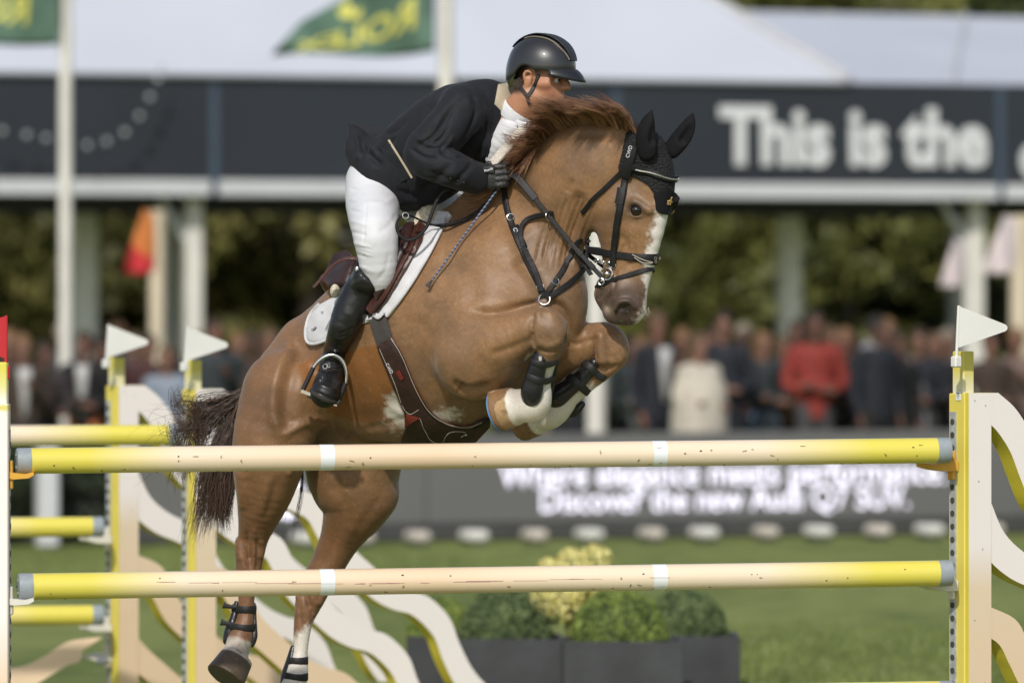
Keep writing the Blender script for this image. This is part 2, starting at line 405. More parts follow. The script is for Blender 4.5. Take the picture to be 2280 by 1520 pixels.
# roofs
def sheet(name, pts, mt, par, thick=.04):
    mb = MB(); pts = [Vector(q) for q in pts]; nn = (pts[1]-pts[0]).cross(pts[2]-pts[0]).normalized()*thick
    k = len(pts); mb.add(pts+[q-nn for q in pts], [tuple(range(k)), tuple(reversed(range(k, 2*k)))]+[(i, i+k, (i+1) % k+k, (i+1) % k) for i in range(k)]); return mb.build(name, mt, par, False)
e0, e1, e2 = tp(-1270, zt+.01, -.12), tp(1890, zt+.01, -.12), tp(3080, zt+.01, -.12)
sheet('roof', [e0, e1, tp(319, 9.0, 6), tp(-1300, 9.0, 6)], M_TENT, pav)
sheet('roof', [e1, tp(1890, zt, 12), tp(319, 9.0, 6)], M_TENT, pav)
MB().tube([e1+Vector((0, 0, .02)), tp(319, 9.03, 6)], .05, 8).build('roof_seam', mat('hip seam', (.45, .46, .48), .6), pav)
sheet('roof', [tp(1400, zt-.02, .3), e2, tp(3080, zat(30, 74.5), 6), tp(1400, zat(16, 74.5), 6)], M_TENT, pav)
for px in (1500, 2120): 
    MB().tube([tp(px, zt+.03, .2), tp(px+30, zat(22, 74.5)+.03, 6)], .025, 6).build('roof_seam', M_TRIM, pav)
# lettering on the fascia
def fascia_text(txt, px, py, size_px, bold, wpx=None):
    q = tp(px, zat(py, on_line(px, TY).y)); k = q.y/F; me = text_mesh(txt, size_px*k, .012, bold)
    if wpx: xs = [v.co.x for v in me.vertices]; L_ = (on_line(px+wpx, TY)-on_line(px, TY)).length; me.transform(Matrix.Scale(L_/(max(xs)-min(xs)), 4, Vector((1, 0, 0))))
    place_mesh(me, q+TN*.054, TU, (0, 0, 1), TN)
    mkobj('lettering', me, M_LET, pav, False)
fascia_text('This is the', 1600, 362, 176, .028, 596)
fascia_text('o', 2268, 395, 160, .03)
# bulbs strung in front of the fascia
sl_ = thing('string_lights', 'drooping string of small pale bulbs in front of the dark fascia', 'string lights', tp(150, zb, -.4))
cab = [(-40, 288), (5, 297), (60, 305), (103, 312), (150, 322), (195, 327), (238, 318), (278, 298), (311, 262), (334, 220), (352, 180), (362, 150)]
MB().tube([tp(a, zat(c, 67.2), -.4) for a, c in cab], .006, 5).build('cable', M_DARK, sl_)
M_BULB = mat('pale bulb', (.35, .37, .39), .3, .05)
for a, c in cab[1:-1]: MB().sphere(tp(a, zat(c+3, 67.2), -.4), .035, 10, 8).build('bulb', M_BULB, sl_)

# ---- perimeter board (screen) and hedge
M_LED = mat('grey display face', (.125, .125, .124), .45, .06, .8)
M_LEDB = mat('dark display base', (.05, .05, .05), .6)
bar = thing('perimeter_board', 'long grey perimeter display board with two glowing lines of text', 'display board', on_line(1300, GY))
zbt = .89
edges = list(range(285, 2700, 330))
for i in range(len(edges)-1):
    a = on_line(edges[i], GY)+TU*.004; c = on_line(edges[i+1], GY)-TU*.004; L = (c-a).length
    MB().box((a+c)/2+Vector((0, 0, .13+(zbt-.13)/2)), (L, .12, zbt-.13), ANG, bev=.006).build('screen_panel', M_LED, bar, True, 30)
    MB().box((a+c)/2+Vector((0, 0, .062)), (L, .16, .128), ANG).build('base', M_LEDB, bar, False)
M_GLOW, n, l, b = new_mat('glowing text'); b.inputs['Emission Color'].default_value = (.84, .80, 1.0, 1); b.inputs['Emission Strength'].default_value = 1.25; b.inputs['Base Color'].default_value = (.5, .5, .5, 1)
def words_x(txt):
    """(word, left edge) pairs of a line set at size 1"""
    out = []; pre = ''
    for w_ in txt.split(' '):
        me = text_mesh(w_); x1 = max(v.co.x for v in me.vertices); x0 = min(v.co.x for v in me.vertices); bpy.data.meshes.remove(me); m2_ = text_mesh(pre+w_); X1 = max(v.co.x for v in m2_.vertices); bpy.data.meshes.remove(m2_); out.append((w_, X1-x1, X1)); pre += w_+' '
    return out
def led_text(txt, px, py, px_w):
    wl = words_x(txt); q = on_line(px, GY); q.z = zat(py, q.y); k = (on_line(px+px_w, GY)-on_line(px, GY)).length/wl[-1][2]
    for w_, x0, x1 in wl:
        me = text_mesh(w_, 1.0, 0.0, .006); me.transform(Matrix.Translation((x0, 0, 0))); me.transform(Matrix.Scale(k, 4)); me.transform(Matrix.Scale(1.12, 4, Vector((0, 1, 0)))); place_mesh(me, q+TN*.064, TU, (0, 0, 1), TN); mkobj('screen_text', me, M_GLOW, bar, False)
led_text('Where elegance meets performance.', 1108, 1083, 990)
led_text('Discover the new Audi Q7 SUV.', 1195, 1138, 822)
q = on_line(635, GY); q.z = zat(1108, q.y)
mb = MB(); mb.prism([(.15*math.cos(a)*1.0, .17*math.sin(a)) for a in np.linspace(0, 6.28, 24, endpoint=False)], q+TN*.063, TU, (0, 0, 1), TN*.004); mb.build('screen_mark', M_GLOW, bar, False)
M_BLK = [mat('white painted block', (.68, .67, .63), .6, .1, 6), mat('cream block', (.56, .51, .45), .6, .15, 6)]
blk = [(680, 0), (805, 1), (930, 1), (1055, 0), (1190, 1), (1312, 0), (1450, 1), (1568, 0), (1705, 1), (1822, 0), (1955, 1), (2070, 0), (2205, 1)]
nm = ['first', 'second', 'third', 'fourth', 'fifth', 'sixth', 'seventh', 'eighth', 'ninth', 'tenth', 'eleventh', 'twelfth', 'thirteenth']
for i, (px, k) in enumerate(blk):
    q = on_line(px, GY-1.0); mb = MB(); w = .18 if k == 0 else .15
    mb.box(q+Vector((0, 0, .058)), (w, .30, .085), ANG, bev=.025)
    root = thing('marker_block', f'{"white" if k == 0 else "cream"} block on the grass before the display board, {nm[i]} from the left', 'block', q, 'small blocks along the display board')
    mb.build('block', M_BLK[k], root, True, 30)
    MB().box(q+Vector((0, 0, .005)), (w*.8, .24, .05), ANG).build('foot', M_LEDB, root, False)
# ---- leaves
def leaf_cloud(name, blobs, nleaf, size, flat=.5, shell=.55):
    """blobs: (centre, (rx, ry, rz)); leaves lie mostly near the surface of the blobs, facing outward with scatter"""
    wts = np.array([b[1][0]*b[1][1]+b[1][1]*b[1][2]+b[1][0]*b[1][2] for b in blobs]); wts = wts/wts.sum(); R = np.random.RandomState(len(blobs)*31+nleaf)
    ch = R.choice(len(blobs), nleaf, p=wts); C = np.array([b[0] for b in blobs], float)[ch]; Rr = np.array([b[1] for b in blobs], float)[ch]
    d = R.normal(size=(nleaf, 3)); d /= np.linalg.norm(d, axis=1)[:, None]; rad = (shell+(1-shell)*R.rand(nleaf)**.6)[:, None]; Pn = C+d*Rr*rad
    nn = d+R.normal(size=(nleaf, 3))*flat; nn /= np.linalg.norm(nn, axis=1)[:, None]; a = np.cross(nn, R.normal(size=(nleaf, 3))); a /= np.linalg.norm(a, axis=1)[:, None]+1e-9; c = np.cross(nn, a)
    s = (size*R.uniform(.6, 1.35, nleaf))[:, None]; V = np.stack([Pn-a*s, Pn+c*s*.45+nn*s*.12, Pn+a*s, Pn-c*s*.45+nn*s*.12], 1).reshape(-1, 3)
    return np_mesh(name, V, np.arange(nleaf*4).reshape(-1, 4))
def leaf_mat(name, c0, c1, scale=1.2, tr=.25):
    m, n, l, b = new_mat(name); tc = n.new('ShaderNodeTexCoord'); z = n.new('ShaderNodeTexNoise'); z.inputs['Scale'].default_value = scale; z.inputs['Detail'].default_value = 6; l.new(tc.outputs['Object'], z.inputs['Vector'])
    rp = n.new('ShaderNodeValToRGB'); rp.color_ramp.elements[0].position = .35; rp.color_ramp.elements[1].position = .65; rp.color_ramp.elements[0].color = c0+(1,); rp.color_ramp.elements[1].color = c1+(1,)
    l.new(z.outputs[0], rp.inputs[0]); l.new(rp.outputs[0], b.inputs['Base Color']); b.inputs['Roughness'].default_value = .55; b.inputs['Specular IOR Level'].default_value = .3
    b.inputs['Transmission Weight'].default_value = 0; return m
hd_mesh = []
hedge = thing('hedge', 'dark clipped hedge closing the arena left of the display board', 'hedge', on_line(80, GY+.3))
a = on_line(-260, GY+.3); c = on_line(268, GY+.3)
bl_ = []
for i in range(18):
    for k in range(3): q = a+(c-a)*(i/17); bl_.append(((q.x, q.y+rnd.uniform(-.1, .1), .2+.27*k), (.26, .26, .20)))
mkobj('foliage', leaf_cloud('hedge', bl_, 9000, .045), leaf_mat('dark hedge leaf', (.010, .018, .008), (.03, .045, .018), 4), hedge, False)
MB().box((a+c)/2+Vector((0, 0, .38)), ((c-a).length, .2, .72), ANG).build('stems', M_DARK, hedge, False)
q = on_line(105, GY-.25); r = thing('bollard', 'grey upright post in front of the dark hedge', 'post', q); MB().box(q+Vector((0, 0, .40)), (.17, .17, .84), ANG, bev=.02).build('post', M_GPOST, r, True, 30); MB().box(q+Vector((0, 0, .84)), (.19, .19, .03), ANG, bev=.01).build('cap', M_GPOST, r, True, 30)
# ---- trees behind the pavilion
M_BARK = mat('bark', (.07, .055, .04), .9, .3, 6, .5, 20)
tmats = [leaf_mat('olive leaf', (.062, .063, .018), (.245, .228, .078), .45), leaf_mat('green leaf', (.048, .060, .014), (.235, .235, .065), .45), leaf_mat('dark leaf', (.015, .026, .010), (.06, .08, .024), .6)]
tmeshes = []
for v in range(3):
    bl_ = []
    for k in range(46):
        zz = .7+6.6*rnd.random(); rr = 2.7*(1-((zz-3.2)/5.2)**2); a_ = rnd.uniform(0, 6.28); d_ = rr*math.sqrt(rnd.random()); s_ = rnd.uniform(.55, 1.05); bl_.append(((d_*math.cos(a_), d_*math.sin(a_), zz), (s_, s_, s_*.75)))
    tm = leaf_cloud('crown_%d' % v, bl_, 7500, .15, .7)
    tb = MB(); tb.tube([(0, 0, 0), (.05, 0, 1.2), (-.05, .05, 2.6), (0, 0, 4.2)], [.24, .19, .15, .07], 9)
    for k in range(6):
        a_ = k*1.05+v; tb.tube([(0, 0, 1.4+k*.35), (.7*math.cos(a_), .7*math.sin(a_), 2.2+k*.4), (1.6*math.cos(a_), 1.6*math.sin(a_), 2.9+k*.5)], [.10, .06, .025], 6)
    tmeshes.append((tm, tb.mesh('trunk_%d' % v)))
tl = [(-60, 90, 0, 1.0, 'olive toned tree at the far left edge behind the pavilion'), (160, 88, 0, .9, 'olive tree seen behind the left flagpole'), (330, 92, 0, 1.05, 'yellow green tree behind the orange and red flag'),
      (500, 95, 2, 1.0, 'very dark tree beside the white pavilion post on the left'), (690, 89, 0, 1.0, 'olive tree seen left of the rider in white breeches'), (900, 93, 2, 1.0, 'dark tree mostly hidden behind the rider and saddle'),
      (1130, 94, 1, 1.0, 'tree mostly hidden behind the neck of the horse'), (1350, 93, 2, 1.0, 'dark tree behind the muzzle of the horse'), (1540, 88, 1, .95, 'sunlit green tree just right of the horse head'),
      (1720, 92, 1, 1.0, 'green tree behind the grey rear pavilion post'), (1880, 88, 1, .95, 'olive green tree above the person in red'), (2060, 95, 2, 1.05, 'dark green tree left of the right pavilion post'), (2290, 93, 2, 1.0, 'dark tree at the far right edge behind the pavilion'), (1990, 108, 1, 1.5, 'tall tree top showing above the pavilion roof')]
for i, (px, y, mi, sc, lab) in enumerate(tl):
    tm, tb = tmeshes[i % 3]; q = Vector(((px-1140)*y/F, y, 0)); r = thing('tree', lab, 'tree', q, 'trees behind the pavilion'); r.scale = (sc, sc, sc*(1 if sc < 1.2 else 1.1)); r.rotation_euler.z = rnd.uniform(0, 6.28)
    for nme, mesh, mt in (('crown', tm, tmats[mi]), ('trunk', tb, M_BARK)):
        if not mesh.materials: mesh.materials.append(mt)
        o = bpy.data.objects.new(nme, mesh); COL.objects.link(o); o.parent = r; o.material_slots[0].link = 'OBJECT'; o.material_slots[0].material = mt
# ---- flagpoles and banners
M_GREENF = mat('green flag cloth', (.085, .155, .115), .7, .3, 3); M_YEL = mat('yellow flag print', (.62, .60, .14), .7, .15, 3)
def flagpole(px, ytop, w, lab, y=60.0, base=0):
    q = Vector(((px-1140)*y/F, y, 0)); zt_ = zat(ytop, y); r = thing('flagpole', lab, 'flagpole', q)
    MB().tube([q, q+Vector((0, 0, zt_*.5)), q+Vector((0, 0, zt_))], [w/2, w/2*.97, w/2*.9], 14).build('pole', M_WPOST, r)
    MB().tube([q, q+Vector((0, 0, .25))], w*.9, 14).build('socket', M_GPOST, r)
    MB().sphere(q+Vector((0, 0, zt_)), w*.6, 12, 8).build('finial', M_WPOST, r)
    return q
f1 = flagpole(146, -260, .125, 'tall off white flagpole on the left carrying a green flag')
f2 = flagpole(993, -260, .15, 'tall off white flagpole behind the rider carrying a green flag')
f3 = flagpole(1328, 300, .185, 'thick white pole behind the horse head and chest')
def cloth(name, lab, cat, corner, mats, nx=26, ny=14, group=None):
    """corner(u, v) -> Vector; u along the fly, v down the hoist"""
    mb = MB(); V = [corner(i/nx, j/ny) for j in range(ny+1) for i in range(nx+1)]
    Fq = [(j*(nx+1)+i, j*(nx+1)+i+1, (j+1)*(nx+1)+i+1, (j+1)*(nx+1)+i) for j in range(ny) for i in range(nx)]
    mb.add(V, Fq); r = thing(name, lab, cat, corner(0, 0), group); o = mb.build('cloth', mats, r); md_ = o.modifiers.new('thick', 'SOLIDIFY'); md_.thickness = .004; return r
def wrap_text(txt, fn, size, u0, v0, su, sv, mt, par, bold=.02, mirror=False, lift=.012, slant=0.0):
    me = text_mesh(txt, 1.0, 0.0, bold); bm = bmesh.new(); bm.from_mesh(me); bmesh.ops.subdivide_edges(bm, edges=bm.edges[:], cuts=1); bm.to_mesh(me); bm.free()
    xs = [v.co.x for v in me.vertices]; x0, x1 = min(xs), max(xs)
    for v in me.vertices:
        t_ = (v.co.x-x0)/(x1-x0); t_ = 1-t_ if mirror else t_
        q = fn(u0+su*t_, v0+slant*t_-sv*v.co.y); v.co = q+Vector((0, -lift, 0))
    mkobj('print', me, mt, par, False)
def flag_left(u, v):     # hangs left from the first pole; only its fly end shows
    return PV(128-u*330+math.sin(v*3+u*4)*6, -150+v*250+math.sin(u*5)*8-u*20, 60-.15*math.sin(u*9+v*2))
fr = cloth('flag', 'green flag with yellow print at the top left corner', 'flag', flag_left, M_GREENF)
wrap_text('ROLEX', flag_left, 1, .20, .80, .74, .36, M_YEL, fr)
def flag_mid(u, v):
    x = 968-u*350; yb = 112+math.sin(u*5.2+.3)*9+u*20; yt = float(np.interp(u, [0, .3, .6, .85, 1], [-140, -70, 0, 48, 106]))
    return PV(x+v*u*-14, yt+(yb-yt)*v, 60-.2*math.sin(u*8+v*1.5))
fr = cloth('flag', 'green flag with yellow print flying left of the flagpole behind the rider', 'flag', flag_mid, M_GREENF)
wrap_text('ROLEX', flag_mid, 1, .12, .73, .74, .40, M_YEL, fr, slant=.22, bold=.03)
mb = MB(); mb.prism([(-.12, 0), (.12, 0), (.16, .14), (.08, .06), (0, .18), (-.08, .06), (-.16, .14)], flag_mid(.55, .40)+Vector((0, -.02, 0)), (1, 0, 0), (0, 0, 1), (0, .004, 0)); mb.build('print', M_YEL, fr, False)
# small feather banners
def banner(px, ytop, ybot, w_px, mats, lab, y=62, side=-1, pole_w=.15, polem=M_WPOST):
    q = Vector(((px-1140)*y/F, y, 0)); r = thing('banner', lab, 'banner', q); MB().tube([q, q+Vector((0, 0, zat(ytop, y)))], pole_w/2, 10).build('pole', polem, r)
    def fn(u, v): return PV(px+side*(8+u*w_px*(.35+.65*v)), ytop+6+v*(ybot-ytop)-u*10*(1-v)+math.sin(u*3)*5, y-.06-.08*math.sin(u*4+v*3))
    mb = MB(); nx, ny = 10, 16; V = [fn(i/nx, j/ny) for j in range(ny+1) for i in range(nx+1)]; Fq = [(j*(nx+1)+i, j*(nx+1)+i+1, (j+1)*(nx+1)+i+1, (j+1)*(nx+1)+i) for j in range(ny) for i in range(nx)]
    mi = [1 if (f[0]//(nx+1))/ny > .52+.2*(1-(f[0] % (nx+1))/nx) else 0 for f in Fq]; mb.add(V, Fq, mi); o = mb.build('cloth', mats, r); s_ = o.modifiers.new('thick', 'SOLIDIFY'); s_.thickness = .004
M_ORG = mat('orange cloth', (.60, .20, .05), .7); M_RED = mat('red cloth', (.55, .035, .045), .7); M_CREAM = mat('cream pole paint', (.60, .52, .38), .6, .1, 3); M_PALE = mat('pale pink cloth', (.62, .55, .56), .7, .08, 3)
banner(350, 468, 600, 68, [M_ORG, M_RED], 'orange and red banner on a cream pole at the left', polem=M_CREAM)
banner(2272, 480, 600, 78, [M_PALE, M_PALE], 'pale pink banner on a cream pole at the right edge', polem=M_CREAM, pole_w=.2)
banner(2152, 530, 630, 52, [M_PALE, M_PALE], 'small pale pennant left of the right pavilion post', pole_w=.05)
# ================================================================== the fences
def grad_mat(name, stops, axis='Z', rough=.35, spec=.5, dirt=.0, coord='Object', coat=.0):
    """colour stops along an object axis (metres), slightly dithered, with scuffs"""
    m, n, l, b = new_mat(name); tc = n.new('ShaderNodeTexCoord'); sp = n.new('ShaderNodeSeparateXYZ'); l.new(tc.outputs[coord], sp.inputs[0])
    lo_, hi_ = stops[0][0], stops[-1][0]; wn = n.new('ShaderNodeTexNoise'); wn.inputs['Scale'].default_value = 300; l.new(tc.outputs[coord], wn.inputs['Vector'])
    ad = n.new('ShaderNodeMath'); ad.operation = 'MULTIPLY_ADD'; ad.inputs[1].default_value = .05; l.new(wn.outputs[0], ad.inputs[0]); l.new(sp.outputs[axis], ad.inputs[2])
    mr = n.new('ShaderNodeMapRange'); mr.inputs[1].default_value = lo_; mr.inputs[2].default_value = hi_; l.new(ad.outputs[0], mr.inputs[0])
    rp = n.new('ShaderNodeValToRGB'); e = rp.color_ramp.elements
    while len(e) < len(stops): e.new(.5)
    for i, (p_, c_) in enumerate(stops): e[i].position = (p_-lo_)/(hi_-lo_); e[i].color = tuple(c_)+(1,)
    l.new(mr.outputs[0], rp.inputs[0]); out = rp.outputs[0]
    if dirt:
        d1 = n.new('ShaderNodeTexNoise'); d1.inputs['Scale'].default_value = 38; d1.inputs['Detail'].default_value = 6; d1.inputs['Roughness'].default_value = .65
        mp = n.new('ShaderNodeMapping'); mp.inputs['Scale'].default_value = (1, 1.3, 1.3); l.new(tc.outputs[coord], mp.inputs[0]); l.new(mp.outputs[0], d1.inputs['Vector'])
        r2 = n.new('ShaderNodeMapRange'); r2.inputs[1].default_value = .70; r2.inputs[2].default_value = .78; r2.inputs[4].default_value = dirt; l.new(d1.outputs[0], r2.inputs[0])
        mx = n.new('ShaderNodeMix'); mx.data_type = 'RGBA'; mx.inputs[7].default_value = (.16, .11, .07, 1); l.new(r2.outputs[0], mx.inputs[0]); l.new(out, mx.inputs[6]); out = mx.outputs[2]
    l.new(out, b.inputs['Base Color']); b.inputs['Roughness'].default_value = rough; b.inputs['Specular IOR Level'].default_value = spec; b.inputs['Coat Weight'].default_value = coat
    return m
YEL = (.70, .615, .10); CRM = (.80, .665, .50); PCH = (.77, .585, .405); PNK = (.86, .80, .775)
M_YELLOW = mat('yellow lacquer', (.69, .58, .11), .35, .06, 4); M_YEDGE = mat('yellow edge', (.64, .55, .06), .4, .08, 4)
M_CAP = mat('grey end cap', (.28, .32, .35), .5, .1, 30); M_TAPE = mat('white tape', (.78, .82, .84), .4, .03)
M_STEEL = mat('galvanised track', (.42, .44, .46), .4, .25, 40, metal=.25); M_HOLE = mat('dark hole', (.05, .05, .04), .8)
M_CUPY = mat('orange safety cup', (.68, .36, .04), .4, .06, 10); M_CUPW = mat('off white cup', (.66, .64, .58), .4, .06, 10)
M_FLAGW = mat('white plastic flag', (.70, .70, .675), .4, .03); M_FLAGR = mat('red plastic flag', (.50, .015, .025), .4, .05)
M_DIRT = mat('dried mud', (.10, .065, .035), .9, .3, 60)
def pole(lab, A, B, r, taped=True, mud=30, streak=False, group=None, half=True, seed=1):
    A, B = Vector(A), Vector(B); ax = (B-A).normalized(); L = (B-A).length; R_ = random.Random(seed)
    c = (A+B)/2; ob = thing('jump_pole', lab, 'pole', c, group); rotz = math.atan2(ax.y, ax.x); ry = -math.asin(ax.z)
    MAT = grad_mat('pole paint', [(-L/2, YEL), (-L/2+.30, YEL), (-L/2+.66, CRM), (-.2, PCH), (.3, CRM), (L/2-.75, CRM), (L/2-.30, YEL), (L/2, YEL)], 'X', .28, .5, .12, coat=.25)
    def add(mb, nm, mt):
        me = mb.mesh(nm); o = mkobj(nm, me, mt, None, True, 40); o.parent = ob; o.location = (0, 0, 0); return o
    ob.rotation_euler = (0, ry, rotz)
    N = 28; mb = MB(); xs = [-L/2+.055, L/2-.055]; mb.tube([(xs[0]+(xs[1]-xs[0])*i/24, 0, 0) for i in range(25)], r, N); add(mb, 'shaft', MAT)
    for s_ in (-1, 1):
        mb = MB(); mb.tube([(s_*(L/2-.056), 0, 0), (s_*(L/2-.01), 0, 0), (s_*(L/2-.002), 0, 0), (s_*L/2, 0, 0)], [r*1.015, r*1.015, r*.98, r*.90], N)
        for k in range(3): a_ = k*2.09; mb.sphere((s_*(L/2), r*.55*math.cos(a_), r*.55*math.sin(a_)), .006, 6, 4)
        add(mb, 'end_cap', M_CAP)
    if taped:
        for t_ in taped: mb = MB(); mb.tube([(t_-.028, 0, 0), (t_+.028, 0, 0)], r*1.012, N, cap=False); add(mb, 'tape', M_TAPE)
    mb = MB()
    for k in range(mud):     # grass clippings and mud specks stuck to the pole
        x = R_.uniform(-L/2+.1, L/2-.1); a_ = R_.uniform(-2.4, .9)
        if R_.random() < .45: mb.sphere((x, r*math.sin(a_-.3)*-1 if 0 else -r*math.cos(a_*.6), r*math.sin(a_*.6)), (R_.uniform(.002, .006), .002, R_.uniform(.0015, .004)), 6, 4)
        else:
            d_ = R_.uniform(-1, 1); ln = R_.uniform(.008, .03); pts = []
            for q in range(4): a2 = a_*.6+d_*ln/r*q/3*.8; pts.append((x+ln*(1-abs(d_))*q/3+.004*math.sin(q*2+k), -r*1.01*math.cos(a2), r*1.01*math.sin(a2)))
            mb.tube(pts, [.0012, .0016, .0014, .0008], 4)
    if mud: o = add(mb, 'dirt_flecks', M_DIRT); o['kind'] = 'stuff'
    if streak:
        mb = MB()
        for k in range(22):
            x = R_.uniform(-1.5, .75) if k > 8 else -1.2+k*.13
            y_ = .25-.30*min(1, max(0, (x+1.5)/.9))+.05*math.sin(x*3)+R_.uniform(-.03, .03); ln = R_.uniform(.02, .16)
            mb.tube([(x, -r*1.008*math.cos(y_), r*1.008*math.sin(y_)), (x+ln, -r*1.008*math.cos(y_-.02), r*1.008*math.sin(y_-.02))], R_.uniform(.0005, .0012), 4)
        add(mb, 'scuff_mark', mat('purple scuff', (.40, .21, .22), .7))
    return ob
Dn, Df = 25.65, 26.36
fpoles = [('top', (36, 1026), (2115, 1002), 57/2, 'uppermost front pole, cream with yellow ends, passing before the horse belly'), ('mid', (40, 1305.5), (2119, 1275), 58/2, 'middle front pole, cream with purple scuffs, passing before the hind legs'), ('low', (42, 1578), (2121, 1543), 58/2, 'lowest front pole, only its yellow right end in view at the bottom')]
for i, (k, a, c, r, lab) in enumerate(fpoles):
    A, B = P(a[0], a[1], Dn), P(c[0], c[1], Df); Ln = np.linalg.norm(B-A)
    def tpos(px): # position along the pole of a picture column
        q = (px-1140); y = None; ax = (B-A)/Ln; t_ = 0
        t_ = (q*A[1]/F-A[0])/(ax[0]-q*ax[1]/F); return t_-Ln/2
    pole(lab, A, B, r*Dn*1.013/F, [tpos(726), tpos(1466)], [44, 26, 12][i], i == 1, 'poles of the front fence', seed=5+i)

# ---- wing standard -------------------------------------------------------------------
OUT = [(-.06, .0), (.03, 0), (.09, .05), (.13, .10), (.165, .16), (.20, .25), (.26, .38), (.36, .47), (.50, .54), (.555, .63), (.62, .75), (.73, .86), (.83, .95), (.92, 1.0), (1.02, 1.035), (1.12, 1.14), (1.17, 1.27), (1.25, 1.42), (1.38, 1.54), (1.55, 1.60), (1.75, 1.66), (1.95, 1.8)]
OUTs = spl(OUT[1:], 5)
FACE_Z = None
def wing(root, o, phi, H, sc, mface, shift0=0.0, mirror=1, t=.085, nrib=6):
    """o: foot of the board at the ground, phi: direction of the wing from the post (rad from +x), H: height of the wing"""
    U = Vector((math.cos(phi), math.sin(phi), 0)); Nn = Vector((math.sin(phi), -math.cos(phi), 0)); fs = 1/.82
    if Nn.y > 0: Nn = -Nn
    bw = .115
    board = [(0, 0), (bw, 0), (bw, H), (0, H)] if 0 else [(0, .10), (bw, .10), (bw, H-.0), (0, H-.0)]
    mb = MB(); mb.prism(board, Vector(o)+Nn*t/2, U, (0, 0, 1), -Nn*t, 0, 1); mb.build('board', [mface[0], M_YEDGE], root, False)
    for k in range(nrib):
        top = OUTs+np.array([-.2*k, .18*k]); bot = OUTs+np.array([-.2*k-.078, .18*k+.088])
        def clip_(c):
            q = []
            for i in range(len(c)-1):
                a, b_ = c[i], c[i+1]
                if b_[0] <= 0: continue
                if a[0] < 0: s_ = -a[0]/(b_[0]-a[0]); a = a+(b_-a)*s_
                if a[1] > H-.10: break
                if b_[1] > H-.10: s_ = (H-.10-a[1])/(b_[1]-a[1]+1e-9); q += [a, a+(b_-a)*s_]; break
                q.append(a)
            return q
        T, Bq = clip_(top), clip_(bot)
        if len(T) < 2: continue
        if k == 0: T = [np.array([0., 0.])]+list(T)
        if not Bq: Bq = [np.array([0., H-.10])]
        poly = [(bw-.001+q[0]*fs, H-q[1]) for q in T]+[(bw-.001+q[0]*fs, H-q[1]) for q in reversed(Bq)]
        cl = [poly[0]]
        for q in poly[1:]:
            if math.hypot(q[0]-cl[-1][0], q[1]-cl[-1][1]) > 1e-4: cl.append(q)
        if len(cl) < 3: continue
        mb = MB(); th = t-.004*(k % 2)-.002*k; mb.prism(cl, Vector(o)+Nn*th/2, U, (0, 0, 1), -Nn*th, 0, 1)
        me = mb.mesh('ribbon'); ob = mkobj('ribbon', me, [mface[1 if k < 2 else 2], M_YEDGE], root, False)
    for k_, (a_, b_) in enumerate(((.03, .03), (.085, .05), (.05, .35), (.07, .62), (.03, .9), (.08, 1.15))):
        q_ = Vector(o)+U*a_+Nn*(t/2+.0005)+Vector((0, 0, H-b_)); mb = MB(); mb.tube([q_, q_+Nn*.001], .0035, 8); mb.build('screw', M_STEEL, root, False)
    # base rail and feet
    mb = MB(); c = Vector(o)+U*.72; mb.box(c+Vector((0, 0, .06)), (1.46, t*.9, .08), phi, 1, bev=.008); mb.build('base_rail', [mface[2], M_YEDGE], root, True, 30)
    for d_ in (.08, 1.38): mb = MB(); mb.box(Vector(o)+U*d_+Vector((0, 0, .01)), (.07, .62, .05), phi, 0, bev=.008); mb.build('foot', M_YELLOW, root, True, 30)
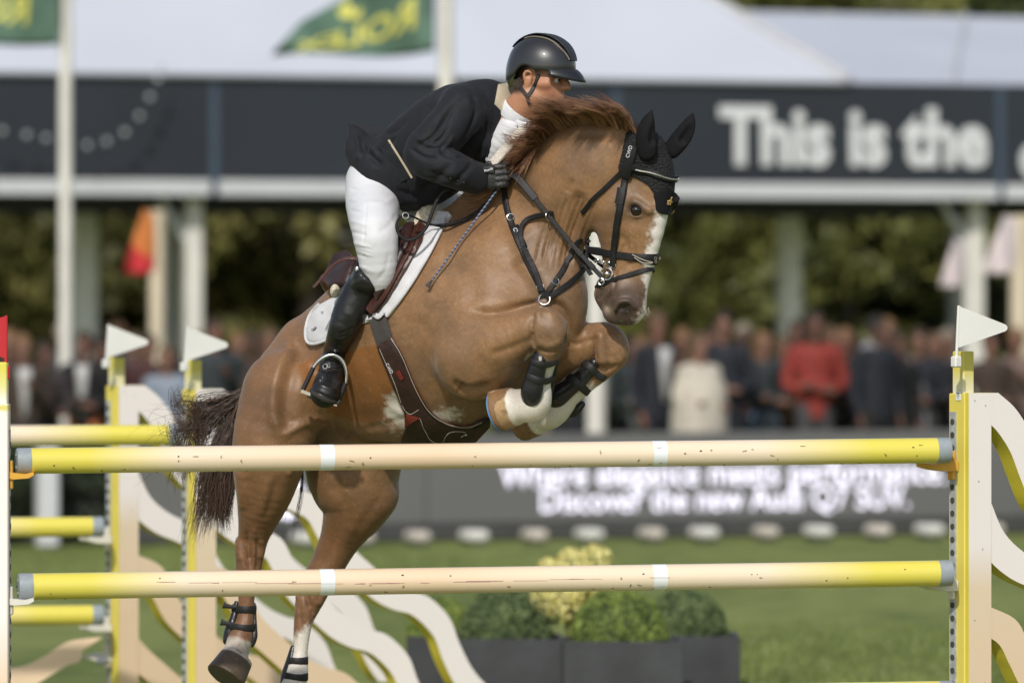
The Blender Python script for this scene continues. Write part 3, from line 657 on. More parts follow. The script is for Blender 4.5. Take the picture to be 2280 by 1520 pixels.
def standard(lab, px, y, ytop_post, ytop_wing, phi, flag, cups, group, flagcol='w', wing_on=True, flag_dir=1, H=None):
    """px: picture column of the front corner where the wing board meets the pole side of the post"""
    U = Vector((math.cos(phi), math.sin(phi), 0)); Nn = Vector((math.sin(phi), -math.cos(phi), 0)); BT = .022; SD = .10
    o = P(px, 650, y); o = Vector((o[0], o[1], 0))-Nn*(SD/2+BT)
    zw = zat(ytop_wing, y); zp = zat(ytop_post, y); root = thing('jump_standard', lab, 'jump standard', o, group)
    MF = [grad_mat('wing paint', [(0, PCH), (.50, PCH), (.95, (.77, .63, .46)), (1.12, PNK), (zw, PNK)], 'Z', .4, .4, .06), grad_mat('ribbon paint pale', [(0, PNK), (.5, PNK), (zw, PNK)], 'Z', .4, .4, .06), grad_mat('ribbon paint peach', [(0, PCH), (.6, PCH), (1.1, (.77, .64, .48)), (zw, PNK)], 'Z', .4, .4, .06)]
    MPO = grad_mat('post paint', [(0, YEL), (zw+.01, YEL), (zw+.025, (.76, .72, .56)), (zw+.07, (.73, .68, .38)), (zw+.12, (.70, .60, .12)), (zp, (.70, .60, .12))], 'Z', .35, .5)
    c = o+U*.03
    mb = MB(); mb.box(c+Vector((0, 0, zp/2)), (.056, .072, zp), phi, bev=.005); mb.build('post', [MPO], root, True, 30)
    mb = MB(); mb.box(c-U*.002+Vector((0, 0, zw/2)), (.064, SD, zw-.004), phi, bev=.004); mb.build('post_sleeve', M_YELLOW, root, True, 30)
    tf = o-U*.006-Nn*.018; zt_ = zw-.075
    mb = MB(); mb.box(tf+Vector((0, 0, zt_/2+.04)), (.008, .036, zt_-.08), phi); o_tr = mb.build('track', M_STEEL, root, False)
    nz_ = int((zt_-.2)/.052)
    base_h = MB(); base_h.tube([(0, 0, 0), (-.002, 0, 0)], .0125, 12); hmesh = base_h.mesh('hole'); hmesh.materials.append(M_HOLE); hmesh.transform(Matrix.Rotation(phi, 4, 'Z'))
    for i in range(nz_):
        ho = bpy.data.objects.new('track_hole', hmesh); COL.objects.link(ho); ho.parent = o_tr; ho.location = tf-U*.0042+Vector((0, 0, zt_-.04-i*.052))
    for (pyc, mt) in cups:
        zc = zat(pyc, y); q = tf-U*.004+Vector((0, 0, zc)); mb = MB()
        mb.box(q-U*.006, (.012, .040, .115), phi, bev=.004)
        prof = [(0, -.022), (.04, -.024), (.085, -.018), (.125, -.006), (.126, .008), (.115, .004), (.09, .002), (.07, .010), (.05, .016), (0, .018)]
        D = -Vector((math.cos(math.radians(11)), math.sin(math.radians(11)), 0)); mb.prism([(a, b_) for a, b_ in prof], q+Nn*.036, D, (0, 0, 1), -Nn*.072); mb.build('cup', mt, root, True, 35)
    y = y+.02
    # flag: staff, bracket, triangular blade with a rounded tip
    if flag:
        y0f, y1f, xs = flag; s0 = P(xs, y1f, y-.10); s1 = P(xs+6, y0f, y-.10); mt = M_FLAGW if flagcol == 'w' else M_FLAGR
        s0, s1 = Vector(s0), Vector(s1); ax = (s1-s0).normalized(); fo = None
        mb = MB(); mb.tube([s0, s1], .0065, 10); fo = mb.build('flag', mt, root)
        bl_ = [(0, 0), (.196, -.072), (.203, -.080), (.203, -.090), (.196, -.098), (0, -.163)]
        D = Vector((flag_dir*.96, .28, 0)); mb = MB(); mb.prism(bl_, s1-ax*.004+Vector((.004*flag_dir, 0, 0)), D, ax, (.001, -.004, 0)); q = mb.build('blade', mt, fo, False)
        mb = MB(); mb.box(s0+Vector((0, 0, .012)), (.034, .034, .044), phi, bev=.005); mb.tube([s0+Vector((0, -.017, .012)), s0+Vector((0, -.021, .012))], .004, 8); mb.build('bracket', mt, fo, True, 30)
    if wing_on: wing(root, o+Nn*(SD/2+BT/2-.03), phi, zw, 1, MF, t=BT+.06)
    return root, o, U, Nn
PH = math.radians(35)
r1, o1, U1, N1 = standard('yellow and pinkish white wing standard with white flag at the right edge', 2157, 26.40, 782, 875, PH, (680, 812, 2129), [(1036, M_CUPY), (1303, M_CUPW), (1572, M_CUPW)], 'standards of the front fence')
mb = MB(); qs = o1-U1*.0055+N1*.014; mb.prism([(-.014, 0), (.014, 0), (.014, .034), (-.014, .034)], Vector((qs.x, qs.y, zat(891, 26.4))), N1, (0, 0, 1), -U1*.002); mb.build('sticker', M_TAPE, r1, False)
for j_ in range(3): mb = MB(); mb.box(Vector((qs.x, qs.y, zat(891, 26.4)+.008+.009*j_))-U1*.0022, (.0006, .018, [.002, .0035, .005][j_]), PH); mb.build('sticker_print', M_HOLE, r1, False)
# left front standard: only the inner edge of its post is in view
def left_standard():
    y = 25.60; x = (18-1140)*y/F; root = thing('jump_standard', 'yellow topped pale standard with red flag at the left edge', 'jump standard', (x-.09, y, 0), 'standards of the front fence')
    zp, zw = zat(806, y), zat(898, y); MP = grad_mat('left post paint', [(0, PCH), (.60, PCH), (.88, PNK), (zw, PNK), (zw+.002, YEL), (zw+.012, YEL), (zw+.03, PNK), (zw+.09, (.74, .70, .30)), (zp, (.70, .62, .10))], 'Z', .4, .4)
    mb = MB(); mb.box((x-.055, y, zp/2), (.11, .09, zp), 0, bev=.005); mb.build('post', MP, root, True, 30)
    mb = MB(); mb.box((x-.06, y, zw/2), (.13, .12, zw), 0, bev=.005); mb.build('post_sleeve', MP, root, True, 30)
    mb = MB(); mb.box((x+.006, y, zw/2), (.006, .04, zw-.2), 0); tr = mb.build('track', M_STEEL, root, False)
    hb = MB(); hb.tube([(0, 0, 0), (.002, 0, 0)], .013, 12); hme = hb.mesh('hole'); hme.materials.append(M_HOLE)
    for i in range(24): ho = bpy.data.objects.new('track_hole', hme); COL.objects.link(ho); ho.parent = tr; ho.location = (x+.009, y, zw-.16-i*.052)
    for py, mt in ((1058, M_CUPY), (1338, M_CUPW), (1612, M_CUPW)):
        z = zat(py, y); mb = MB(); mb.box((x+.012, y, z+.003), (.014, .05, .11), 0, bev=.004)
        prof = [(0, -.012), (.02, -.014), (.075, -.010), (.096, .002), (.094, .014), (.085, .012), (.06, .006), (.02, .010), (0, .014)]; mb.prism(prof, (x+.006, y-.036, z), (1, 0, 0), (0, 0, 1), (0, .072, 0)); mb.build('cup', mt, root, True, 35)
    s0, s1 = PV(13, 806, y-.02), PV(14, 702, y-.02); f = MB().tube([s0-Vector((0, 0, .05)), s1], .0055, 10).build('flag', M_FLAGR, root)
    bl_ = [(0, 0), (-.196, -.052), (-.203, -.060), (-.203, -.070), (-.196, -.078), (0, -.163)]; mb = MB(); mb.prism(bl_, s1-Vector((.004, 0, .003)), (.97, .1, 0), (0, 0, 1), (0, -.004, 0)); mb.build('blade', M_FLAGR, f, False)
    mb = MB(); mb.box(s0-Vector((0, 0, .04)), (.03, .03, .05), 0, bev=.004); mb.build('bracket', M_FLAGR, f, True, 30)
    wing(root, (x-.02, y+.0, 0), math.pi-math.radians(20), zw, 1, [MP, MP, MP])
left_standard()
# ---- second fence farther back on the left
r2, o2, U2, N2 = standard('pale peach wing standard with white flag, nearer one of the rear fence', 436, 32.0, 802, 866, PH, (727, 822, 410), [(985, M_CUPW)], 'standards of the rear fence')
r3, o3, U3, N3 = standard('pale peach wing standard with white flag, leftmost of the rear fence', 265, 33.3, 796, 858, PH, (722, 815, 236), [(1200, M_CUPW), (1398, M_CUPW), (1462, M_CUPW)], 'standards of the rear fence')
def rear_pole(pxR, py, y, lab, seed, L=3.5):
    B = P(pxR, py, y); ax = np.array([math.cos(math.radians(11)), math.sin(math.radians(11)), 0]); pole(lab, B-ax*L, B, .0495, None, 0, False, 'poles of the rear fence', seed=seed)
rear_pole(400, 968, 31.9, 'uppermost yellow and cream pole of the rear fence at left', 21)
rear_pole(230, 1172, 33.15, 'second yellow pole of the rear fence, behind the tail at left', 22)
rear_pole(230, 1368, 33.15, 'lowest yellow pole of the rear fence at left', 23)
# wavy filler plank under the rear poles
w0 = P(228, 1470, 33.15); ax = Vector((math.cos(math.radians(11)), math.sin(math.radians(11)), 0)); k = 33.15/F
topc = [(0, 52), (-35, 50), (-80, 42), (-120, 18), (-160, -4), (-205, -14), (-260, -8), (-330, 22), (-420, 48), (-520, 30), (-640, -10), (-760, -14)]; botc = [(q[0], q[1]-52) for q in topc]; botc[0] = (-45, 24); botc[1] = (-50, 2)
tc_ = spl(topc, 4)*k; bc_ = spl(botc, 4)*k
root = thing('filler_plank', 'wavy peach filler plank hung low in the rear fence at left', 'plank', w0-np.array([.5, 0, 0]), None)
mb = MB(); mb.prism([tuple(q) for q in tc_]+[tuple(q) for q in reversed(bc_)], w0-np.array([0, .02, 0]), ax, (0, 0, 1), (0, .04, 0)); mb.build('plank', mat('peach paint', PCH, .4, .06, 3), root, False)
mb = MB(); mb.tube([Vector(w0)+Vector((-.03, 0, 0)), Vector(w0)+Vector((.03, 0, 0))], .02, 8); mb.build('hanger', M_STEEL, root)
# ================================================================== the horse
Y0 = 26.6; PXM = F/Y0
LAT = np.array([-.57, -.8216, 0.0])           # towards the horse's right side (the side facing the camera)
def md(px): return .30-(px-700)/PXM*.68       # depth of the body's middle plane
def Hp(px, py, dy): return P(px, py, Y0+dy)
def hc(rows): return [Hp(r[0], r[1], r[2]) for r in rows], [r[3]/PXM for r in rows]
HVOX = .0056
lo = np.minimum.reduce([Hp(440, 1640, 1.0), Hp(440, 240, 1.0), Hp(440, 1640, -1.0)]); hi = np.maximum.reduce([Hp(1560, 230, 1.0), Hp(1560, 230, -1.0)])
lo[1] = Y0-.95; hi[1] = Y0+.80
hs_ = SDF(lo, hi, HVOX)
def hch(rows, k=.03, sq=1.0, op='+', sub=3):
    p, r = hc(rows); hs_.chain(p, r, k, op, LAT, sq, sub)
def on(rows): return [(a, b, md(a)+c, d) for (a, b, c, d) in rows]     # rows given relative to the middle plane
# trunk
hch(on([(668, 862, 0, 118), (750, 800, 0, 122), (850, 765, 0, 178), (950, 738, 0, 212), (1045, 700, 0, 212), (1125, 672, 0, 180), (1180, 665, 0, 132)]), .03, .80)
hch(on([(770, 872, 0, 98), (860, 858, 0, 124), (950, 850, 0, 138), (1030, 830, 0, 120)]), .06, .80)
hch(on([(700, 790, 0, 96), (780, 720, 0, 70), (880, 640, 0, 60)]), .05, .8)
hch(on([(900, 600, 0, 60), (975, 520, 0, 42), (1035, 492, 0, 52), (1100, 440, 0, 60)]), .07, .55)     # withers
# neck
hch(on([(1120, 560, 0, 128), (1190, 460, 0, 104), (1285, 392, .0, 114), (1345, 352, .0, 80), (1405, 338, .02, 62)]), .06, .50)
hch(on([(1272, 450, .02, 72), (1244, 545, .0, 60), (1232, 640, 0, 67), (1200, 722, 0, 82)]), .06, .72)
hch(on([(1130, 620, -.02, 150), (1186, 690, -.02, 106)]), .07, .85)
# head
hd = lambda px: -.50-(px-1400)/PXM*.35
def onh(rows): return [(a, b, hd(a)+c, d) for (a, b, c, d) in rows]
hch(onh([(1432, 345, 0, 56), (1440, 400, 0, 64), (1430, 480, 0, 60), (1422, 560, 0, 46), (1410, 630, 0, 38), (1402, 680, 0, 38)]), .03, .66)
hch(onh([(1380, 462, -.01, 74), (1382, 540, -.0, 50), (1380, 600, 0, 40), (1380, 640, 0, 35)]), .035, .62)
hch(onh([(1388, 648, 0, 42), (1396, 682, 0, 38)]), .03, .95)            # muzzle swell
hch(onh([(1372, 650, 0, 28), (1350, 672, 0, 19), (1356, 688, 0, 14)]), .012, 1.0)   # chin and lower lip
hch(onh([(1400, 700, 0, 22), (1372, 703, 0, 20), (1358, 700, 0, 14)]), .015, 1.3)   # upper lip
hch([(1352, 638, hd(1352), 26), (1344, 655, hd(1345), 22)], .02, .9)
for s_ in (-1, 1):      # eye sockets, brow, facial crest, nostril
    o3 = LAT*s_
    def off(px, py, d, c=0): q = Hp(px, py, hd(px)+c); return q+o3*d
    hs_.chain([off(1440, 452, .082), off(1470, 470, .078)], [.022, .016], .02, '+')
    hs_.chain([off(1428, 510, .058), off(1418, 575, .055)], [.012, .008], .025, '+')
    hs_.ellipsoid(off(1443, 468, .104), (.024, .022, .019), .010, '-')
    hs_.chain([off(1430, 455, .086), off(1443, 449, .092), off(1458, 456, .086)], [.006, .008, .006], .010, '+')
    hs_.chain([off(1430, 480, .084), off(1444, 484, .088), off(1458, 480, .082)], [.004, .006, .004], .008, '+')
    hs_.ellipsoid(off(1412, 684, .088), (.019, .03, .017), .012, '-')
    if s_ > 0: hs_.chain([off(1392, 690, .075), off(1405, 672, .083), off(1424, 670, .075), off(1432, 684, .06)], [.008, .010, .010, .008], .012, '+')
    hs_.chain([off(1344, 665, .03), off(1362, 640, .062), off(1368, 622, .07)], [.006, .005, .004], .006, '-')  # mouth corner
# near fore leg
hch([(1085, 690, -.33, 96), (1075, 765, -.38, 90), (1056, 808, -.40, 78)], .06)
hch([(1058, 792, -.38, 76), (1112, 766, -.48, 64)], .075)
hch([(1085, 780, -.44, 66), (1120, 764, -.50, 61), (1165, 742, -.55, 50), (1203, 730, -.585, 46), (1228, 742, -.60, 41), (1222, 770, -.59, 33), (1212, 805, -.56, 26), (1203, 850, -.53, 24), (1197, 878, -.52, 32), (1186, 898, -.51, 39), (1160, 903, -.49, 37), (1140, 906, -.47, 40)], .012)
hch([(1060, 836, -.44, 34), (1036, 856, -.43, 18)], .028)                # elbow
hs_.chain([Hp(1196, 712, -.63), Hp(1197, 764, -.63)], [.032, .028], .014)     # carpal bones
hs_.chain([Hp(1228, 710, -.63), Hp(1243, 756, -.63)], [.030, .026], .012)
hs_.cone(Hp(1148, 903, -.475), Hp(1108, 916, -.44), 42/PXM, 47/PXM, .012)
# far fore leg
hch([(1200, 770, -.18, 90), (1225, 810, -.16, 70)], .06)
hch([(1215, 800, -.17, 72), (1270, 782, -.25, 56), (1320, 765, -.31, 46), (1352, 762, -.34, 42), (1366, 785, -.35, 34), (1348, 815, -.34, 26), (1310, 850, -.31, 21), (1270, 882, -.27, 22), (1246, 900, -.24, 33), (1226, 916, -.22, 37), (1196, 926, -.18, 36)], .03)
hs_.chain([Hp(1336, 752, -.40), Hp(1340, 800, -.40)], [.030, .026], .014)
hs_.chain([Hp(1370, 752, -.38), Hp(1378, 792, -.38)], [.027, .022], .012)
hs_.ellipsoid(Hp(1304, 782, -.335), (.021, .014, .018), .008)            # chestnut on the inner forearm
hs_.cone(Hp(1200, 926, -.185), Hp(1158, 938, -.13), 40/PXM, 46/PXM, .012)
# near hind leg
hch([(640, 880, .16, 104), (612, 960, .14, 92), (600, 1010, .14, 84), (594, 1055, .15, 74), (586, 1105, .18, 60), (574, 1155, .22, 45), (564, 1195, .25, 35), (557, 1228, .26, 33), (553, 1268, .26, 29), (549, 1315, .26, 20), (547, 1370, .25, 18), (540, 1405, .24, 24), (533, 1428, .23, 29), (526, 1452, .22, 28), (520, 1470, .21, 34)], .05)
hs_.chain([Hp(538, 1205, .31), Hp(540, 1190, .34)], [.026, .014], .03)     # point of hock
hs_.cone(Hp(530, 1460, .215), Hp(500, 1508, .17), 38/PXM, 47/PXM, .012)
hs_.ellipsoid(Hp(628, 1035, .08), (.07, .05, .06), .05)                     # stifle
# far hind leg
hch([(800, 960, .36, 108), (786, 1050, .36, 106), (797, 1098, .35, 86), (790, 1130, .36, 73), (780, 1152, .37, 62), (757, 1200, .40, 47), (733, 1250, .42, 40), (708, 1292, .43, 36), (690, 1334, .42, 33), (678, 1372, .41, 24), (672, 1408, .40, 19), (668, 1455, .39, 17), (662, 1492, .38, 25), (656, 1520, .36, 27), (650, 1545, .35, 34)], .05)
hs_.chain([Hp(672, 1312, .46), Hp(664, 1300, .49)], [.026, .014], .03)
hs_.cone(Hp(651, 1540, .35), Hp(642, 1592, .31), 34/PXM, 44/PXM, .012)
hs_.ellipsoid(Hp(848, 1105, .32), (.055, .05, .05), .06)
hch([(700, 930, .28, 90), (730, 1000, .30, 60)], .05)                      # groin
HV, HQ = hs_.surf(); del hs_.d
HV = smooth_np(HV, HQ, 3, .5)
# relief drawn into the near side: veins, folds, muscle edges and two shading grooves (picture px, width px, depth m)
strokes = [
 ([(668, 742), (632, 800), (612, 860), (610, 920), (625, 975)], 17, .013), ([(700, 735), (650, 830), (640, 920), (655, 955)], 22, -.012),
 ([(590, 800), (565, 880), (555, 960)], 26, -.006),
 ([(625, 975), (660, 950), (700, 938), (740, 950)], 14, .009),
 ([(1052, 694), (1110, 692), (1172, 680), (1204, 672)], 11, -.016), ([(1218, 670), (1256, 688), (1274, 736), (1262, 775)], 11, -.018), ([(1020, 860), (1042, 872), (1090, 860)], 14, -.015),  # first two grooves cut only to darken the chest round forearm and knee
 ([(1010, 848), (1030, 868), (1062, 872), (1100, 852)], 10, -.016),
 ([(1150, 570), (1190, 620), (1215, 680)], 24, -.014), ([(1130, 480), (1160, 540), (1200, 600)], 30, -.010),
 ([(1292, 425), (1282, 470), (1270, 530), (1256, 600)], 20, -.015), ([(1262, 440), (1244, 500), (1234, 560)], 8, -.006), ([(1240, 450), (1222, 520), (1212, 580)], 9, -.005),
 ([(1300, 450), (1285, 500), (1270, 560)], 7, -.006), ([(1275, 400), (1262, 430)], 8, -.005),
 ([(1165, 370), (1240, 310), (1320, 300), (1390, 310)], 14, -.006),
 ([(980, 560), (1040, 620), (1060, 680)], 40, -.008), ([(900, 880), (840, 930), (760, 930)], 30, -.006),
 ([(1385, 520), (1400, 560), (1405, 600)], 12, -.006), ([(1330, 560), (1345, 590), (1345, 620)], 10, -.004),
 ([(1372, 600), (1366, 640), (1352, 672)], 5, -.006), ([(1396, 520), (1384, 545), (1372, 570)], 5, .003),
 ([(1190, 692), (1182, 730), (1188, 775)], 9, -.008), ([(1200, 760), (1225, 770), (1250, 758)], 9, .005), ([(1330, 740), (1318, 775), (1326, 805)], 9, -.008), ([(1350, 800), (1370, 808), (1385, 796)], 8, .004),
 ([(545, 1060), (560, 1100), (556, 1150)], 18, -.004), ([(620, 1060), (606, 1110), (590, 1150)], 12, -.003), ([(600, 1060), (590, 1110), (580, 1150)], 12, .004),
 ([(545, 1195), (552, 1230), (560, 1270)], 8, -.007), ([(570, 1195), (575, 1240), (572, 1270)], 8, -.005),
 ([(725, 1075), (770, 1120), (775, 1180)], 18, -.004), ([(850, 1100), (810, 1160), (770, 1240)], 14, -.003), ([(756, 1120), (745, 1200), (715, 1270)], 12, -.005),
 ([(676, 1320), (690, 1345), (700, 1370)], 8, -.006), ([(664, 1335), (668, 1370), (676, 1400)], 6, -.004), ([(548, 1320), (550, 1390)], 5, .004),
 ([(1188, 700), (1206, 694), (1232, 698)], 7, .005), ([(1192, 772), (1215, 784), (1240, 778)], 6, -.006), ([(1186, 740), (1180, 760), (1190, 778)], 7, -.008),
 ([(1090, 790), (1135, 776), (1182, 756)], 12, -.006),
 ([(1330, 812), (1355, 822), (1375, 806)], 6, -.005), ([(1255, 770), (1290, 765), (1322, 752)], 8, -.005),
 ([(532, 1200), (530, 1225), (536, 1250)], 9, .007), ([(580, 1200), (584, 1222), (578, 1246)], 9, .007), ([(548, 1180), (552, 1215), (556, 1250)], 7, -.006), ([(566, 1170), (568, 1205), (566, 1240)], 6, .005), ([(715, 1300), (720, 1325), (708, 1352)], 9, .006), ([(686, 1300), (684, 1330), (688, 1360)], 7, -.005),
 ([(535, 1210), (540, 1240), (546, 1275)], 6, .004), ([(562, 1205), (566, 1240), (562, 1275)], 6, .004), ([(552, 1285), (550, 1330), (547, 1390)], 4, -.004), ([(660, 1320), (664, 1345), (662, 1375)], 6, .005),
 ([(640, 1060), (650, 1040), (655, 1010)], 10, .006), ([(530, 1040), (536, 1090), (540, 1140)], 12, .006),
 ([(930, 700), (925, 770), (940, 850)], 40, -.005), ([(980, 640), (975, 740), (1000, 830)], 50, .006), ([(860, 905), (920, 930), (985, 945)], 12, .004), ([(800, 960), (880, 940), (950, 900)], 10, -.003)]
HN = vnormals(HV, HQ); hp = pix(HV); near = sstep(-.05, -.45, HN[:, 1])
for pts, w, a in strokes:
    ln = spl(pts, 5); bb = (hp[:, 0] > ln[:, 0].min()-2.2*w) & (hp[:, 0] < ln[:, 0].max()+2.2*w) & (hp[:, 1] > ln[:, 1].min()-2.2*w) & (hp[:, 1] < ln[:, 1].max()+2.2*w)
    ii = np.where(bb)[0]
    if not len(ii): continue
    dd, tt = polydist(hp[ii], ln); g = np.exp(-(dd/w)**2*1.6)*np.minimum(1, np.minimum(tt, 1-tt)*6+.15)*near[ii]
    HV[ii] += HN[ii]*(1.4*a*g)[:, None]
# fine throat wrinkles
for i in range(8):
    x = 1196+i*13; ln = spl([(x+44, 420+i*4), (x+26, 480), (x+8, 540), (x-2, 600)], 5); ii = np.where((abs(hp[:, 0]-x-20) < 60) & (hp[:, 1] > 400) & (hp[:, 1] < 640))[0]
    dd, tt = polydist(hp[ii], ln); g = np.exp(-(dd/4.6)**2)*np.minimum(1, np.minimum(tt, 1-tt)*5)*near[ii]; HV[ii] -= HN[ii]*(.0075*g*(.5+vnoise(HV[ii], 14, 21)))[:, None]
HV += HN*((vnoise(HV, 9, 3, 2)-.5)*.006)[:, None]
HV = smooth_np(HV, HQ, 1, .4)
HN = vnormals(HV, HQ); hp = pix(HV)
# ---- coat colours
n1 = vnoise(HV, 6, 1); n2 = vnoise(HV, 28, 2); n3 = vnoise(HV, 90, 5, 2)
coat = np.array([.240, .131, .061]); dun = np.array([.172, .100, .052])
t = sstep(.35, .7, n1)[:, None]; C = coat*(1-t)+dun*t
C *= (.86+.30*n2)[:, None]*(.82+.36*n3)[:, None]
def blend(C, col, m): return C*(1-m[:, None])+np.array(col)*m[:, None]
X, Yy = hp[:, 0], hp[:, 1]
C = blend(C, (.20, .098, .042), sstep(800, 560, X)*sstep(600, 760, Yy)*.55)                 # quarters dulled: shade of the side turned from the sun, in the colour
C = blend(C, (.155, .070, .033), sstep(1060, 1180, Yy)*(X < 900)*.6)                           # redder lower hind legs, with their shade darkening the colour too
# unclipped saddle-patch on the flank, near and far side alike
clip = [(666, 815), (690, 800), (862, 762), (905, 830), (945, 880), (940, 930), (880, 942), (800, 940), (735, 920), (692, 880), (672, 850)]
m = inpoly(hp+np.stack([(n2-.5)*10, (n3-.5)*10], 1), clip)*(HN[:, 1] < .2); C = blend(C, (.255, .105, .028), m*.92)
C *= (1-.10*m)[:, None]
wob = (n2-.5)*34+(n3-.5)*22
white = np.array([.62, .57, .50])
m = sstep(14, -10, np.hypot((X-897)/1.0, (Yy-912)/1.1)-36+wob*1.0)*(HN[:, 1] < 0); C = blend(C, white, m)
m = sstep(10, -12, np.hypot((X-985)/1.6, (Yy-928)/.75)-20+wob*1.2)*(HN[:, 1] < 0)*.75; C = blend(C, white, m)
# blaze
bl = spl([(1500, 490), (1468, 530), (1455, 580), (1448, 640), (1436, 690)], 6); hw = HV-np.array([Hp(1400, 500, -.5)])
fl = hw@LAT                                                                        # signed distance from the head's middle plane
headm = (polydist(HV, np.array([Hp(1432, 380, -.51), Hp(1430, 480, -.51), Hp(1405, 620, -.5), Hp(1392, 690, -.5)]))[0] < .125) & (Yy > 440)
edge = np.interp(Yy, [440, 470, 560, 640, 700, 730], [.01, .030, .032, .030, .034, .03])
frontness = X-np.interp(Yy, [440, 480, 540, 600, 660, 700, 730], [1468, 1460, 1444, 1430, 1430, 1422, 1412])
m = sstep(-8, 10, frontness+wob*.7)*headm*sstep(.085, .05, np.abs(fl+.0))
C = blend(C, (.70, .66, .62), m)
# dark muzzle, eye surround
mz = sstep(600, 655, Yy+wob*.6)*headm*(1-m); C = blend(C, (.070, .046, .036), mz*.92)
nost = np.exp(-(np.hypot(X-1393, (Yy-690)*1.15)/15)**2)*headm; C = blend(C, (.012, .008, .007), np.clip(nost*1.3, 0, 1)*.9)
C = blend(C, (.33, .27, .19), np.exp(-(np.hypot(X-1352, Yy-688)/10)**2)*headm*.7)
ey = np.exp(-(np.hypot((X-1414)/1.25, (Yy-463))/19)**2)*(HV[:, 1] < Y0-.36); C = blend(C, (.035, .022, .016), np.clip(ey*1.1, 0, 1)*.85)
# socks
def sock(C, q0, q1, r, m0=0.): 
    a = np.array(q0); b = np.array(q1); ab = b-a; tt = ((HV-a)@ab)/(ab@ab); d = np.linalg.norm(HV-(a+np.clip(tt, 0, 1.0)[:, None]*ab), axis=1)
    return tt, d < r
jag = (n2-.5)*.22+(n3-.5)*.16
dist_nf = np.linalg.norm(HV-Hp(1196, 880, -.46), axis=1); dist_ff = np.linalg.norm(HV-Hp(1240, 905, -.24), axis=1)
def legmask(chain, r=.095):
    A = np.array([Hp(*q) for q in chain]); return polydist(HV, A)
d, t_ = legmask([(1222, 768, -.57), (1212, 805, -.55), (1203, 850, -.53), (1190, 895, -.51), (1160, 905, -.49), (1104, 917, -.44)])
nfm = d < .078; m = sstep(.10, .17, t_+jag*.25)*nfm; C = blend(C, (.66, .62, .55), m)
m = sstep(.845, .86, t_+jag*.06)*nfm; C = blend(C, (.40, .26, .13), m); hoof_nf = m
m2 = sstep(.42, .62, n2)*m; C = blend(C, (.12, .085, .06), m2*.7)
d, t_ = legmask([(1366, 785, -.35), (1348, 815, -.34), (1310, 850, -.31), (1270, 882, -.27), (1235, 910, -.23), (1195, 928, -.18), (1158, 938, -.13)])
ffm = (d < .072) & (HV[:, 1] > Y0-.46); m = sstep(.26, .36, t_+jag*.35)*ffm; C = blend(C, (.66, .62, .55), m)
m = sstep(.83, .845, t_+jag*.05)*ffm; C = blend(C, (.22, .135, .065), m)
d, t_ = legmask([(540, 1405, .24), (533, 1428, .23), (528, 1462, .215), (500, 1508, .17)])
nhm = d < .10; m = sstep(.22, .38, t_+jag*.5)*nhm*sstep(.25, .48, n2+.12); C = blend(C, (.52, .48, .43), m*.9); m = sstep(.70, .715, t_+jag*.04)*nhm; C = blend(C, (.085, .060, .042), m)
d, t_ = legmask([(690, 1334, .42), (678, 1372, .41), (672, 1408, .40), (668, 1455, .39), (660, 1505, .37), (651, 1540, .35), (642, 1592, .31)])
fhm = d < .085; m = sstep(.26, .36, t_+jag*.6+(X-672)*.004)*fhm; C = blend(C, (.64, .60, .54), m); m = sstep(.86, .87, t_)*fhm; C = blend(C, (.10, .07, .05), m)
# shadow in the arch between the hind legs, put into the coat colour
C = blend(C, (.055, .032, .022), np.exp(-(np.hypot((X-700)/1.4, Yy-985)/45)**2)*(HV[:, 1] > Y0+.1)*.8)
# dirt and wear on the knees, hocks and lower legs
for q_, r_ in (((1215, 735, -.58), .075), ((1358, 770, -.35), .075), ((557, 1235, .25), .08), ((688, 1335, .42), .08), ((540, 1420, .23), .06)):
    g_ = np.exp(-(np.linalg.norm(HV-Hp(*q_), axis=1)/r_)**2); C = blend(C, (.235, .135, .075), g_*sstep(.40, .62, n2)*.55); C = blend(C, (.060, .035, .022), g_*sstep(.56, .70, vnoise(HV, 45, 8))*.6)
C = blend(C, (.085, .047, .026), sstep(.58, .78, vnoise(HV, 4.5, 12))*.35*(Yy > 300))
# sweat / dust flecks
C = blend(C, (.42, .31, .20), sstep(.74, .80, vnoise(HV, 160, 9, 2))*.28*(Yy > 430))
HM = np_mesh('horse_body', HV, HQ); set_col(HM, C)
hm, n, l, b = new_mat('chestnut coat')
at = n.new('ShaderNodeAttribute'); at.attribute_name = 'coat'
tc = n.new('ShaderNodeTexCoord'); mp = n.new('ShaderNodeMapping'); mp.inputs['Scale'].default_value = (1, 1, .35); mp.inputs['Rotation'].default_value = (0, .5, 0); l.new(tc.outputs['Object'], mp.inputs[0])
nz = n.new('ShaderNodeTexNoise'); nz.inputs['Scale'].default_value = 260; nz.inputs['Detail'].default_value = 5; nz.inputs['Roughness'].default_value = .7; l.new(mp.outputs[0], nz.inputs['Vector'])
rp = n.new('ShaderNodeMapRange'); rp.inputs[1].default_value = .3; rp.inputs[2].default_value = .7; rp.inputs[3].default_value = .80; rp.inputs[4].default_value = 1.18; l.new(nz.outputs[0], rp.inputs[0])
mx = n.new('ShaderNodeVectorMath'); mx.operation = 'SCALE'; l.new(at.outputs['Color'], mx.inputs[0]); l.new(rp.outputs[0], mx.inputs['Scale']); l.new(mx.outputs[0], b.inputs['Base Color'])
bp = n.new('ShaderNodeBump'); bp.inputs['Strength'].default_value = .22; bp.inputs['Distance'].default_value = .004; l.new(nz.outputs[0], bp.inputs['Height']); l.new(bp.outputs[0], b.inputs['Normal'])
b.inputs['Roughness'].default_value = .47; b.inputs['Specular IOR Level'].default_value = .42; b.inputs['Sheen Weight'].default_value = .12; b.inputs['Sheen Roughness'].default_value = .4
